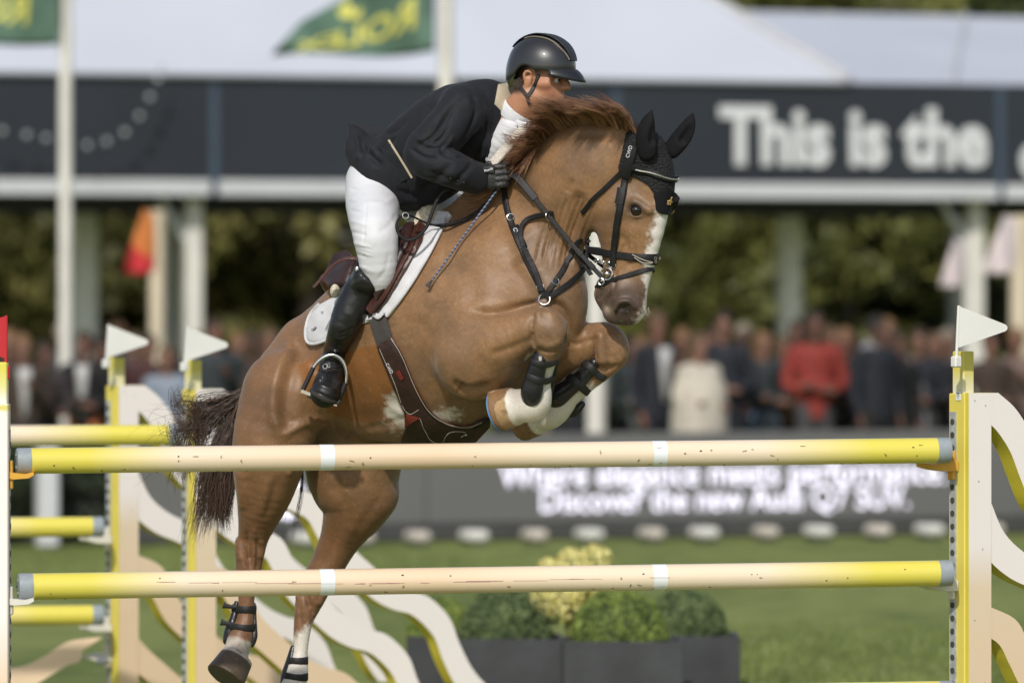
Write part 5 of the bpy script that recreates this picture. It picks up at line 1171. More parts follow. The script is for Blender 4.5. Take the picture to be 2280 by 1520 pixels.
for a, c in (((1172, 280, -.385), (1150, 268, -.37)), ((1174, 282, -.385), (1194, 284, -.34))): MB().strap([Hp(*a), Hp((a[0]+c[0])/2, (a[1]+c[1])/2+6, (a[2]+c[2])/2), Hp(*c)], [Vector((-.2, -1, .2))]*3, [.03, .034, .012], .004).build('shirt_collar', M_SHIRT, RID)
pth, nr = surf_path([(866, 312), (890, 350), (917, 396)], 8, JB, .002); MB().strap(pth, nr, .009, .003).build('pocket_piping', M_BEIGE, RID)
patch('pocket_flap', [(846, 328), (866, 314), (916, 394), (892, 406)], 7, .001, .005, M_JKT, RID, JB)
for q in ((1003, 397), (1019, 402), (1033, 406)):
    h = hit(q[0], q[1], JB)
    if h: MB().sphere(h[0], .007, 10, 6).build('button', M_EYE, RID)
# jacket tail flap standing up behind
MB().strap([Hp(862, 292, .0), Hp(835, 292, .01), Hp(810, 300, .02), Hp(795, 288, .03), Hp(779, 273, .04)], [Vector((-.3, -.9, .3))]*5, [.02, .05, .07, .06, .02], .004).build('vent_flap', M_JKT, RID)
# ---- glove and hand
M_GLOVE = mat('black leather glove', (.018, .018, .019), .5, .2, 60, .3, 120)
def glove(wr, hd_, far=False):
    q0 = np.array(Hp(*wr)); q1 = np.array(Hp(*hd_)); ax = (q1-q0)/np.linalg.norm(q1-q0); up = np.array([0, 0, 1.])-ax*ax[2]; up /= np.linalg.norm(up); out = np.cross(ax, up)
    if out[1] > 0: out = -out                         # back of the hand faces the camera
    K_ = 1.22; g = SDF(q0-.12, q1+.16, .0035); g2 = lambda a, u, o: q1+ax*a*K_+up*u*K_+out*o*K_
    g.chain([q0-ax*.01, q0+ax*.02], [.031, .030], .01); g.chain([q0+ax*.02, g2(-.030, 0, 0), g2(.0, .0, .0)], [.029, .030, .030], .02, '+', out, .75)
    g.chain([g2(-.01, .022, 0), g2(-.01, -.024, 0)], [.026, .025], .02)
    for i, (u, ln) in enumerate(((.030, .92), (.010, 1.0), (-.010, .95), (-.029, .78))):
        g.chain([g2(.012, u, .010), g2(.042*ln, u*.95, .004), g2(.050*ln, u*.9-.002, -.020), g2(.028*ln, u*.9-.004, -.034), g2(.008, u*.85, -.030)], [.0135, .0128, .0118, .011, .010], .0035, sub=2)
    g.chain([g2(-.035, .030, -.012), g2(-.005, .046, -.016), g2(.024, .044, -.022), g2(.040, .036, -.026)], [.0155, .014, .0125, .011], .004)
    return sdf_obj(g, 'glove', M_GLOVE, RID, 1)
glove((1066, 398, hand_d), (1100, 394, hand_d-.012)); 
glove((1158, 388, -.06), (1185, 380, -.10))
tg = text_mesh('Roeckl', .0125, .0004, .0002); 
place_mesh(tg, Hp(1079, 383, hand_d-.056), (.955, 0, .29), (-.29, 0, .955), (0, -1, 0)); mkobj('glove_print', tg, M_SHIRT, RID, False)
q = Hp(1088, 378, hand_d-.046); MB().box(q, (.045, .006, .026), 0, bev=.002).build('glove_tab', M_GLOVE, RID)
MB().tube([Hp(1066, 388, hand_d-.02), Hp(1070, 397, hand_d-.028), Hp(1068, 408, hand_d-.024)], .0055, 8).build('bracelet', mat('red and white bracelet', (.35, .12, .12), .5, .6, 90), RID)
# ---- breeches
M_BRE = mat('white breeches', (.60, .61, .645), .6, .025, 10, .12, 50)
Br = SDF(np.array([Hp(740, 680, 0)[0], Y0-.7, Hp(740, 690, .5)[2]]), np.array([Hp(1100, 340, .5)[0], Y0+.65, Hp(1000, 340, -.5)[2]]), .005)
add_chain(Br, [(848, 402, .05, 62), (880, 380, .02, 66)], .03, 1.25); add_chain(Br, thigh, .03, mir=True)
bst = [([(885, 470), (868, 500), (840, 520)], 8, -.005), ([(880, 440), (850, 452), (815, 450)], 7, .005), ([(800, 590), (830, 606), (862, 600)], 8, .004), ([(866, 560), (858, 600), (838, 628)], 6, -.004)]+[([(778, 420+i*24), (800, 424+i*24), (818, 430+i*24)], 5, .005 if i % 2 else -.006) for i in range(8)]+[([(800+i*2, 545+i*9), (815, 548+i*9), (830, 552+i*9)], 4, .004) for i in range(3)]+[([(818, 430), (812, 500), (806, 570)], 3, -.004), ([(870, 470), (880, 520), (872, 570)], 10, .004)]
sdf_obj(Br, 'breeches', M_BRE, RID, 2, [(p_, w_, a_*.6) for p_, w_, a_ in bst], .0015, 25); del Br.d
# ---- boots
M_BOOT = mat('black boot leather', (.010, .010, .011), .34, .2, 40, .15, 30, spec=.55)
Bo = SDF(np.array([Hp(660, 930, 0)[0], Y0-.7, Hp(660, 930, .5)[2]]), np.array([Hp(880, 560, .5)[0], Y0+.0, Hp(880, 560, -.5)[2]]), .0045)
add_chain(Bo, [(830, 612, kd-.085, 38)]+shin[1:], .02, g=.002); add_chain(Bo, shin[-1:]+foot, .02)
add_chain(Bo, [(745, 838, ad-.015, 23), (748, 848, ad+.0, 20)], .02)
q0, q1 = Hp(800, 578, kd), Hp(846, 652, kd)
Bo.plane_cut(Hp(828, 634, kd), (.66, 0, .75), .004)
add_chain(Bo, [(812, 624, kd-.098, 26), (804, 602, kd-.092, 15), (798, 584, kd-.088, 5)], .02)
bos = [([(745+i*3, 770-i*9), (765, 768-i*9), (782+i*3, 755-i*9)], 5, -.006) for i in range(4)]+[([(735, 800+i*9), (748, 804+i*9), (762, 800+i*9)], 3.5, -.006) for i in range(3)]+[([(722, 790), (726, 800), (722, 812)], 5, .006), ([(760, 690), (790, 710), (800, 730)], 14, .004), ([(697, 868), (730, 884), (757, 890)], 3, -.004), ([(702, 850), (725, 862), (752, 868)], 5, .004)]
boot, BoV, BoQ = sdf_obj(Bo, 'boot', M_BOOT, RID, 2, bos, .002, 40); del Bo.d
far_me = np_mesh('boot', np.array([mirror(v) for v in BoV]), BoQ[:, ::-1]); mkobj('boot', far_me, M_BOOT, RID)
BB = BVHTree.FromPolygons([tuple(v) for v in BoV], [tuple(int(i) for i in q) for q in BoQ])
h = hit(795, 600, BB)
if h: MB().sphere(h[0], (.008, .004, .013), 12, 8).build('boot_badge', mat('silver badge', (.6, .6, .58), .3, .1, metal=.9), boot)
pth, nr = surf_path([(698, 820), (724, 826), (750, 824)], 6, BB, .001)
if len(pth) > 3: MB().strap(pth, nr, .010, .003).build('spur_strap', mat('dark strap', (.03, .022, .018), .5), boot)
h = hit(725, 816, BB)
if h: MB().ring(h[0]+h[1]*.004, h[1], .010, .002).build('strap_buckle', M_STEEL, boot)
pth, nr = surf_path([(691, 866), (700, 876), (726, 890), (750, 896), (757, 890)], 6, BB, .0)
if len(pth) > 3: MB().strap(pth, nr, .014, .006).build('boot_sole', mat('rubber sole', (.03, .028, .025), .8), boot)
# ---- helmet
m, n, l, b = new_mat('glossy carbon shell'); tc = n.new('ShaderNodeTexCoord'); mp = n.new('ShaderNodeMapping'); mp.inputs['Rotation'].default_value = (0, math.radians(35), 0); l.new(tc.outputs['Object'], mp.inputs[0])
wv = n.new('ShaderNodeTexWave'); wv.wave_type = 'BANDS'; wv.bands_direction = 'Z'; wv.inputs['Scale'].default_value = 60; l.new(mp.outputs[0], wv.inputs['Vector'])
rp = n.new('ShaderNodeValToRGB'); rp.color_ramp.elements[0].color = (.006, .0065, .008, 1); rp.color_ramp.elements[1].color = (.026, .027, .030, 1); l.new(wv.outputs[0], rp.inputs[0]); l.new(rp.outputs[0], b.inputs['Base Color'])
b.inputs['Roughness'].default_value = .38; b.inputs['Coat Weight'].default_value = .75; b.inputs['Coat Roughness'].default_value = .02; M_CARB = m
M_HMAT = mat('matt navy helmet centre', (.016, .019, .026), .5, .2, 120, .3, 200)
Hm = SDF(HC-.2, HC+.24, .0035)
hq = lambda f, s, u: hp3(f, s, u)
Hm.ellipsoid(hq(-.006, 0, .045), (.140, .108, .123), .01, '+', Rm)
Hm.ellipsoid(hq(-.075, 0, -.005), (.070, .088, .075), .03, '+', Rm)                    # low back of the shell
cutn = UPH*-.97+FD*.24; Hm.plane_cut(hq(.04, 0, .022), -UPH*1.0+FD*.06, .004) if 0 else None
Hm.ellipsoid(hq(.02, 0, -.078), (.150, .3, .112), .006, '-', Rm)
Hm.ellipsoid(hq(-.012, 0, .03), (.118, .088, .100), .004, '-', Rm)
Hm.ellipsoid(hq(-.030, 0, -.012), (.050, .3, .055), .006, '-', Rm)                     # ear cut-out
Hm.plane_cut(hq(-.05, 0, -.075), -UPH-FD*.1, .004)
HELM, HMV, HMQ = sdf_obj(Hm, 'helmet', M_CARB, RID, 2); del Hm.d
HMB = BVHTree.FromPolygons([tuple(v) for v in HMV], [tuple(int(i) for i in q) for q in HMQ])
def shell(f, s, u):      # point on the helmet seen from its centre
    c = Vector(hq(-.006, 0, .045)); d = (Vector(hq(f, s, u))-c).normalized(); h_ = HMB.ray_cast(c+d*.3, -d); return h_[0], d
# centre strip, silver piping, front badge
st_ = [shell(math.cos(a)*.14-.006, 0, .045+math.sin(a)*.123) for a in np.linspace(math.radians(14), math.radians(150), 26)]
st_ = [(p_+d_*.0015, d_) for p_, d_ in st_ if p_ is not None]
MB().strap([q[0] for q in st_], [q[1] for q in st_], np.interp(np.linspace(0, 1, len(st_)), [0, .25, .6, 1], [.055, .085, .09, .05]), .004).build('helmet_strip', M_HMAT, HELM)
M_SILV = mat('champagne piping', (.62, .52, .42), .25, .05, metal=.9)
for s_ in (-1, 1):
    pp_ = [shell(math.cos(a)*.135-.006, s_*np.interp(a, [.2, .7, 1.6, 2.4], [.030, .050, .052, .03]), .045+math.sin(a)*.118) for a in np.linspace(math.radians(16), math.radians(120), 22)]
    pp_ = [(p_+d_*.002, d_) for p_, d_ in pp_ if p_ is not None]; MB().strap([q[0] for q in pp_], [q[1] for q in pp_], .009, .003).build('helmet_piping', M_SILV, HELM)
# peak
N_ = 20; mb = MB(); V = []; 
for j in range(5):
    t_ = j/4
    for i in range(N_+1):
        a = math.radians(-68+136*i/N_); rr = .112+.052*t_*math.cos(a*.9)**.7; V.append(hq(-.006+.022+math.cos(a)*rr*1.02, math.sin(a)*(.098+.012*t_), .043-.010*t_-.038*t_*t_*math.cos(a)+.014*(1-math.cos(a))*-1))
Fq = [(j*(N_+1)+i, j*(N_+1)+i+1, (j+1)*(N_+1)+i+1, (j+1)*(N_+1)+i) for j in range(4) for i in range(N_)]
mb.add(V, Fq); pk = mb.build('peak', mat('satin black peak', (.016, .018, .022), .35, .1), HELM); sm = pk.modifiers.new('thick', 'SOLIDIFY'); sm.thickness = .006; sm.offset = 0
# chin straps
M_WEB = mat('black webbing', (.012, .012, .013), .6, .1)
RB = BVHTree.FromPolygons([tuple(v) for v in BV_], [tuple(int(i) for i in q) for q in BQ_])
for path in ([(1152, 178), (1158, 192), (1168, 207), (1174, 214)], [(1200, 165), (1194, 185), (1184, 202), (1176, 214)], [(1174, 213), (1176, 222), (1180, 232)]):
    pth, nr = surf_path(path, 6, RB, .004)
    if len(pth) > 3: MB().strap(pth, nr, .015, .003).build('chin_strap', M_WEB, HELM)
# ================================================================== saddlery
M_BLK_L = mat('black bridle leather', (.010, .010, .011), .55, .2, 60, .15, 90, spec=.3)
M_BRN_L = mat('brown saddle leather', (.060, .020, .013), .38, .35, 14, .2, 60, spec=.5)
M_DBR_L = mat('dark brown girth leather', (.030, .013, .011), .42, .3, 16, .25, 60, spec=.5)
M_ELAS = mat('grey black elastic', (.045, .040, .037), .7, .15, 60)
M_PAD = mat('white quilted cotton', (.62, .62, .64), .8, .05, 12, .3, 200)
M_FLEE = mat('cream fleece', (.66, .60, .46), .95, .12, 60, 1.0, 130)
M_CHROME = mat('polished steel', (.62, .62, .62), .16, .08, 30, metal=1.0)
M_STIT = mat('pale stitching', (.42, .38, .32), .7)
M_REDL = mat('red leather inlay', (.13, .018, .012), .45, .15, 30)
# ---- saddle pad
padpoly = [(975, 472), (1003, 474), (1008, 482), (985, 520), (952, 582), (908, 652), (868, 706), (858, 704), (848, 712), (805, 722), (770, 740), (735, 757), (708, 767), (694, 766), (686, 752), (687, 728), (696, 702), (716, 680), (752, 660), (790, 610), (850, 550), (920, 490)]
pad = thing('saddle_pad', 'white quilted saddle pad between the saddle and the horse', 'saddle pad', Hp(850, 640, -.2))
def quilt(q): 
    u = (q[:, 0]+q[:, 1]*.9)/26; v = (q[:, 0]-q[:, 1]*.9)/26; return .0045*np.abs(np.sin(u*math.pi/2*1.0))**.5*np.abs(np.sin(v*math.pi/2))**.5
patch('quilted_cloth', padpoly, 6, .003, .010, M_PAD, pad, HB, quilt, mir=True)
edge_ = [(1003, 474), (985, 520), (952, 582), (908, 652), (868, 706)]
pth, nr = surf_path([(1000, 480), (984, 520), (951, 583), (907, 652), (866, 704)], 8, HB, .014); MB().tube(pth, .008, 8).build('binding', M_PAD, pad)
pth, nr = surf_path([(800, 724), (768, 741), (733, 757), (708, 766), (695, 764), (687, 750), (688, 728), (697, 702), (716, 680)], 8, HB, .014); MB().tube(pth, .006, 8).build('binding', M_PAD, pad)
pth, nr = surf_path([(841, 700), (852, 706), (864, 694)], 6, HB, .024); MB().strap(pth, nr, .022, .004).build('girth_loop', M_PAD, pad)
def surf_text(txt, size, at, ang, bv, mt, par, name='print', lift=.02):
    h = hit(at[0], at[1], bv)
    if h is None: return
    me = text_mesh(txt, size, .0006, 0); nrm = Vector((h[1].x*.5, h[1].y, h[1].z*.5)).normalized(); u = Vector((math.cos(ang), 0, math.sin(ang))); u = (u-nrm*u.dot(nrm)).normalized(); v = nrm.cross(u)
    place_mesh(me, h[0]+nrm*lift, u, v, nrm); mkobj(name, me, mt, par, False)
surf_text('railina', .020, (703, 737), math.radians(10), HB, M_EYE, pad, 'print', .022); surf_text('by', .012, (722, 700), math.radians(12), HB, M_EYE, pad, 'print', .022)
# ---- saddle
SAD = thing('saddle', 'brown leather jumping saddle under the rider', 'saddle', Hp(850, 600, -.05))
sd_ = SDF(np.array([Hp(700, 720, 0)[0], Y0-.45, Hp(700, 720, .5)[2]]), np.array([Hp(1010, 430, .5)[0], Y0+.55, Hp(1010, 440, -.5)[2]]), .006)
add_chain(sd_, on([(772, 640, 0, 40), (790, 640, 0, 40), (850, 612, 0, 42), (900, 560, 0, 36), (920, 528, 0, 30)]), .03, 1.5)
add_chain(sd_, on([(763, 622, 0, 30), (770, 600, 0, 20)]), .03, 2.6)            # cantle
add_chain(sd_, on([(912, 540, 0, 26), (918, 515, 0, 16)]), .02, 2.0)            # pommel
sdf_obj(sd_, 'seat', M_BRN_L, SAD, 2); del sd_.d
flap = [(926, 505), (938, 512), (932, 545), (905, 590), (880, 632), (858, 668), (838, 692), (822, 700), (812, 690), (810, 640), (830, 590), (868, 545), (900, 508)]
patch('flap', [(a+17, c+3) for a, c in flap], 8, .030, .010, M_BRN_L, SAD, HB, mir=True, smooth_it=4)
patch('knee_roll', [(918, 522), (936, 518), (924, 562), (902, 607), (876, 650), (858, 674), (842, 640), (866, 592)], 7, .046, .012, M_DBR_L, SAD, HB, smooth_it=4)
pth, nr = surf_path([(948, 508), (930, 560), (903, 612), (874, 662), (848, 696)], 8, HB, .044); MB().tube(pth, .006, 8).build('piping', M_BRN_L, SAD)
patch('panel', [(744, 640), (765, 592), (795, 580), (815, 600), (800, 650), (760, 660)], 8, .05, .02, M_DBR_L, SAD, HB, smooth_it=3) if hit(770, 650) else None
# loose strap end flying from the cantle
tl_ = spl([(795, 576, -.28), (770, 576, -.27), (742, 590, -.26), (718, 618, -.25), (698, 640, -.25)], 5); MB().strap([Hp(*q) for q in tl_], [Vector((-.2, -.8, .5))]*len(tl_), .014, .003).build('strap_end', M_BRN_L, SAD)
MB().sphere(Hp(746, 648, -.12), (.02, .03, .028), 12, 8).build('fleece_roll', M_FLEE, SAD)
mb = SDF(Hp(900, 545, .3)-.05, Hp(1000, 440, -.5)+.05, .006) if 0 else None
fl_ = SDF(np.array([Hp(890, 560, 0)[0], Y0-.35, Hp(890, 570, .3)[2]]), np.array([Hp(1020, 440, .3)[0], Y0+.3, Hp(1020, 440, -.3)[2]]), .005)
add_chain(fl_, [(940, 512, -.10, 20), (950, 485, -.08, 22), (962, 468, -.05, 18)], .02, 1.4)
sdf_obj(fl_, 'fleece_pad', M_FLEE, SAD, 1, noise=.006, nscale=120); del fl_.d
# stirrup leather and iron
sdp = ad-.10
sl0 = [(802, 712, bd-.02), (790, 735, bd-.045), (772, 765, ad-.06), (753, 796, ad-.085)]
A_ = spl(sl0, 6); MB().strap([Hp(*q) for q in A_], [Vector((-.5, -.85, .1))]*len(A_), .024, .004).build('stirrup_leather', M_BRN_L, SAD)
stp = [(682, 856, sdp-.03), (689, 838, sdp-.03), (698, 818, sdp-.03), (710, 803, sdp-.03), (726, 793, sdp-.03), (743, 790, sdp-.03), (757, 797, sdp-.03), (767, 812, sdp-.03), (772, 834, sdp-.03), (770, 855, sdp-.03)]
mb = MB(); mb.tube([Hp(*q) for q in spl(stp, 4)], np.interp(np.linspace(0, 1, (len(stp)-1)*4+1), [0, .45, .6, 1], [.0065, .009, .010, .0065]), 10); irn = mb.build('stirrup', M_CHROME, SAD)
MB().tube([Hp(674, 868, sdp-.03), Hp(680, 856, sdp-.03), Hp(698, 818, sdp-.03)], .0095, 10).build('rubber_sleeve', M_WEB, irn); MB().tube([Hp(752, 897, sdp-.03), Hp(758, 880, sdp-.03), Hp(770, 852, sdp-.03)], .0095, 10).build('rubber_sleeve', M_WEB, irn)
ta, tb_ = Vector(Hp(671, 870, sdp-.03)), Vector(Hp(751, 901, sdp-.03)); dv = (tb_-ta); up_ = Vector((-dv.z, 0, dv.x)).normalized()
mb = MB(); mb.prism([(0, 0), (1, 0), (1, 1), (0, 1)], ta-up_*.006+Vector((0, -.035, 0)), dv, up_*.013, (0, .075, 0)); mb.build('tread', M_CHROME, irn, False)
mb = MB(); mb.prism([(.2, 0), (.75, 0), (.75, 1), (.2, 1)], ta-up_*.016+Vector((0, -.03, 0)), dv, up_*.009, (0, .06, 0)); mb.build('tread_pad', M_WEB, irn, False)
# ---- girth with stud guard
GIR = thing('girth', 'dark brown leather girth with belly guard and red inlays', 'girth', Hp(930, 880, -.3))
patch('strap_billet', [(820, 690), (861, 690), (878, 752), (846, 775), (832, 735)], 8, .010, .006, M_ELAS, GIR, HB)
gp = [(842, 770), (874, 750), (897, 790), (926, 858), (957, 912), (992, 938), (1038, 946), (1072, 934), (1090, 922), (1088, 945), (1060, 975), (1040, 992), (1000, 1012), (930, 1012), (900, 1004), (893, 978), (905, 950), (903, 916), (873, 846)]
patch('guard', gp, 8, .006, .010, M_DBR_L, GIR, HB, smooth_it=3)
for pl in ([(886, 826), (894, 818), (905, 838), (897, 842)], [(908, 916), (938, 926), (906, 944)]): patch('inlay', pl, 5, .0185, .003, M_REDL, GIR, HB)
for pt in ([(876, 752), (899, 790), (928, 858), (958, 910), (993, 935), (1038, 943), (1070, 932)], [(851, 775), (880, 842), (909, 912), (935, 905)], [(938, 926), (950, 955), (965, 975), (1020, 985)], [(985, 975), (1000, 955), (1030, 952), (1038, 962)]):
    pth, nr = surf_path(pt, 8, HB, .0185); MB().tube(pth, .0012, 5).build('stitching', M_STIT, GIR)
pth, nr = surf_path([(874, 750), (897, 788), (927, 857), (958, 911), (992, 937), (1038, 945), (1075, 931)], 8, HB, .012); MB().tube(pth, .005, 8).build('edge_roll', M_BRN_L, GIR)
h = hit(1038, 963) or hit(1030, 960)
if h: MB().ring(h[0]+h[1]*.022, h[1], .014, .003).build('ring', M_CHROME, GIR)
pth, nr = surf_path([(1034, 962), (1060, 945), (1084, 926)], 6, HB, .014); MB().strap(pth, nr, .030, .004).build('chest_strap', M_BLK_L, GIR)
surf_text('CWD', .018, (862, 808), math.radians(-62), HB, M_SHIRT, GIR, 'print', .020)
# under the belly round to the far side
c0 = Vector(Hp(965, 760, md(965)))
# ---- bridle
BRI = thing('bridle', 'black leather bridle with bit on the head of the horse', 'bridle', Hp(1400, 500, -.5))
def belt(pts, w, t, name, par, mt=None, lift=.002, bv=None, n=8, wv=None):
    pth, nr = surf_path(pts, n, bv or HB, lift)
    if len(pth) < 3: return None
    W_ = w/PXM if wv is None else np.interp(np.linspace(0, 1, len(pth)), wv[0], np.array(wv[1])/PXM)
    return MB().strap(pth, nr, W_, t).build(name, mt or M_BLK_L, par)
def ring_strap(p0, p1, w, t, name, par, lift=.003, R0=.22, cx=None, n=48, mt=None):
    """belt right round the head through two picture points on its outline"""
    a, b_ = Vector(Hp(p0[0], p0[1], hd(p0[0]))), Vector(Hp(p1[0], p1[1], hd(p1[0]))); c = (a+b_)/2; u = (b_-a).normalized(); ax = u.cross(Vector(LAT)).normalized(); pth, nr = ring_path(c, ax, R0, None, n, lift)
    W_ = w/PXM if not hasattr(w, '__call__') else [w(p_)/PXM for p_ in pth]
    return MB().strap(pth, nr, W_, t, closed=True).build(name, mt or M_BLK_L, par)
ring_strap((1330, 560), (1468, 578), lambda p_: 16+10*max(0., min(1., (pix(np.array([p_]))[0][0]-1410)/50)), .006, 'noseband', BRI)
ring_strap((1352, 634), (1460, 598), 11, .004, 'flash_strap', BRI, R0=.18)
belt([(1412, 328), (1402, 360), (1393, 395), (1388, 430), (1380, 470), (1374, 510), (1370, 545), (1368, 575), (1366, 592)], 15, .005, 'cheekpiece', BRI, lift=.010)
belt([(1412, 328), (1402, 362), (1394, 392)], 22, .005, 'crown_strap', BRI, lift=.016)
belt([(1386, 420), (1384, 436), (1380, 455)], 20, .004, 'keeper', BRI, lift=.014)
belt([(1396, 370), (1374, 392), (1346, 420), (1318, 446), (1298, 474)], 10, .004, 'throat_strap', BRI, lift=.006)
surf_text('CWD', .020, (1402, 352), math.radians(72), HB, M_SHIRT, BRI, 'print', .028)
def headring(p0, p1): pass
a_, nr_ = surf_path([(1392, 366), (1412, 371), (1440, 380), (1468, 392), (1490, 399), (1503, 398), (1509, 392)], 8, HB, .014)
MB().strap(a_, nr_, 15/PXM, .007).build('browband', M_BLK_L, BRI); MB().tube([p_+n_*.010-Vector((0, 0, .002)) for p_, n_ in zip(a_[10:-4], nr_[10:-4])], .0032, 6).build('browband_beads', mat('silver beads', (.6, .6, .58), .25, .5, 400, metal=.8), BRI)
belt([(1410, 565), (1432, 577), (1450, 583), (1432, 584), (1415, 572)], 2, .001, 'noseband_stitching', BRI, M_STIT, .0125)
for k in range(4):     # clover stitched on the noseband front
    h = hit(1459+5*math.cos(k*1.57+.8), 577+5*math.sin(k*1.57+.8))
    if h: MB().ring(h[0]+h[1]*.0125, h[1], .006, .0007, 12, 4).build('noseband_stitching', M_STIT, BRI)
bc = Vector(Hp(1351, 610, (dsurf(1356, 610, -.58))-.018))
mb = MB(); mb.ring(bc, (-.35, -.93, .05), .023, .0042, 28, 8); bit = mb.build('bit_ring', M_CHROME, BRI); MB().sphere(bc+Vector((.002, -.004, 0)), (.011, .007, .011), 14, 10).build('bit_boss', M_CHROME, bit)
MB().ring(bc+Vector((.022, 0, .034)), (-.3, -.95, 0), .012, .003).build('bit_eye', M_CHROME, bit); MB().ring(bc+Vector((-.022, 0, -.030)), (-.3, -.95, 0), .012, .003).build('bit_eye', M_CHROME, bit)
MB().tube([bc+Vector((.015, 0, .02)), bc+Vector((.022, 0, .034))], .004, 8).build('bit_arm', M_CHROME, bit); MB().tube([bc+Vector((-.012, 0, -.02)), bc+Vector((-.022, 0, -.03))], .004, 8).build('bit_arm', M_CHROME, bit)
for i in range(6): MB().ring(bc+Vector((.012-.011*i, -.004, .042+.003*math.sin(i*2)+.0015*i)), (.3, -.8, .5 if i % 2 else -.5), .0068, .002, 14, 6).build('curb_chain_link', M_CHROME, bit)
# ---- reins (one looped strap from the bit to the hands and back)
REI = thing('reins', 'black leather reins running from the bit to the gloved hands', 'reins', Hp(1240, 500, -.5))
A_ = spl([(1345, 622, 0), (1300, 574, 0), (1260, 528, 0), (1215, 472, 0), (1180, 428, 0), (1152, 396, 0), (1136, 386, 0)], 8); pts = []; d0, d1 = bc.y-Y0, hand_d-.015
for i, q in enumerate(A_):
    t_ = i/(len(A_)-1); lin = d0+(d1-d0)*t_; ds_ = depth_at(q[0], q[1]); pts.append(Hp(q[0], q[1], lin if ds_ is None else min(lin, ds_-.012)))
for _ in range(3): pts = [pts[0]]+[np.array([pts[i][0], min((pts[i-1][1]+2*pts[i][1]+pts[i+1][1])/4, pts[i][1]+.004), pts[i][2]]) for i in range(1, len(pts)-1)]+[pts[-1]]
MB().strap(pts, [Vector((-.3, -.9, .3))]*len(pts), .0185, .004).build('rein', M_BLK_L, REI)
k_ = len(pts)-1; MB().strap(pts[int(k_*.62):], [Vector((-.3, -.9, .35))]*(k_+1-int(k_*.62)), .030, .006).build('rubber_grip', M_WEB, REI)
for t_ in (.10, .2): MB().strap(pts[int(k_*t_):int(k_*t_)+3], [Vector((-.3, -.9, .3))]*3, .024, .007).build('keeper', M_BLK_L, REI)
loop = [(1128, 398), (1108, 420), (1090, 445), (1068, 468), (1040, 486), (1000, 500), (975, 502), (950, 497), (925, 485), (905, 479), (890, 484), (883, 500), (888, 520), (906, 534), (930, 527), (950, 505), (962, 475), (972, 448), (990, 425), (1012, 412)]
A_ = spl([(a, c, 0) for a, c in loop], 5); pl_ = []
for i, q in enumerate(A_):
    t_ = i/(len(A_)-1); ds_ = depth_at(q[0], q[1]); base = np.interp(t_, [0, .35, .5, .7, 1], [hand_d, -.24, -.36, -.36, hand_d+.03]); pl_.append(Hp(q[0], q[1], base if ds_ is None else min(base, ds_-.02)))
rr_ = np.interp(np.linspace(0, 1, len(pl_)), [0, .30, .34, .55, .6, 1], [.0078, .0078, .004, .0045, .007, .0075]); MB().tube(pl_, rr_, 8).build('rein_slack', M_BLK_L, REI)
MB().ring(Hp(903, 480, -.38), (.1, -1, .2), .012, .002).build('buckle', M_CHROME, REI)
# far rein
fr_ = [mirror(bc)]+[Hp(1300, 560, -.26), Hp(1250, 490, -.18), Hp(1190, 385, -.10)]; MB().strap([Vector(q) for q in fr_], [Vector((.3, .9, .3))]*4, .0185, .004).build('rein', M_BLK_L, REI)
# ---- breastplate with running martingale
BRE = thing('breastplate', 'black leather breastplate and martingale across the chest', 'breastplate', Hp(1210, 640, -.4))
belt([(1133, 388), (1125, 418), (1128, 452), (1136, 490), (1150, 530), (1166, 566), (1184, 600), (1200, 632), (1210, 660)], 15, .005, 'chest_strap', BRE, lift=.006)
belt([(1146, 508), (1156, 536), (1164, 556)], 21, .005, 'buckle_tab', BRE, lift=.012)
surf_text('CWD', .022, (1141, 515), math.radians(-62), HB, M_SHIRT, BRE, 'print', .022)
belt([(1164, 556), (1180, 580), (1196, 612), (1208, 648)], 13, .005, 'fork_strap', BRE, lift=.013)
belt([(1214, 660), (1232, 632), (1250, 606), (1266, 578), (1280, 552), (1292, 530)], 12, .005, 'chest_strap', BRE, lift=.006)
belt([(1218, 666), (1240, 650), (1268, 630), (1292, 606), (1306, 586)], 13, .005, 'chest_strap', BRE, lift=.006)
belt([(1164, 552), (1160, 530), (1164, 508), (1178, 490), (1200, 480), (1222, 476), (1234, 472)], 11, .004, 'martingale_fork', BRE, lift=.016)
rq = Vector(pts[int(k_*.55)]); h = hit(1222, 480)
MB().ring(Hp(1221, 483, (h[0].y-Y0 if h else -.5)-.03), (.75, -.6, .1), .018, .0028, sx=.7).build('martingale_ring', M_CHROME, BRE)
h = hit(1213, 668)
if h: MB().ring(h[0]+h[1]*.012, h[1], .022, .0038).build('ring', M_CHROME, BRE)
for q in ((1138, 486), (1166, 556), (1204, 640), (1236, 628)):
    h = hit(*q)
    if h: MB().ring(h[0]+h[1]*.012, h[1], .014, .002, 16, 6, up=(.5, 0, -.8)).build('buckle', M_CHROME, BRE)
for pa, pb_ in (((1316, 612, -.52), (1284, 560, -.44)), ((1288, 512, -.38), (1312, 540, -.42)), ((1312, 520, -.40), (1286, 552, -.42)), ((1306, 512, -.38), (1308, 560, -.42)), ((1308, 560, -.42), (1300, 590, -.44))):    # far fork and rein seen under the throat
    MB().strap([Hp(*pa), (Hp(*pa)+Hp(*pb_))/2, Hp(*pb_)], [Vector((.2, -.95, .1))]*3, .018, .004).build('far_strap', M_BLK_L, BRE)
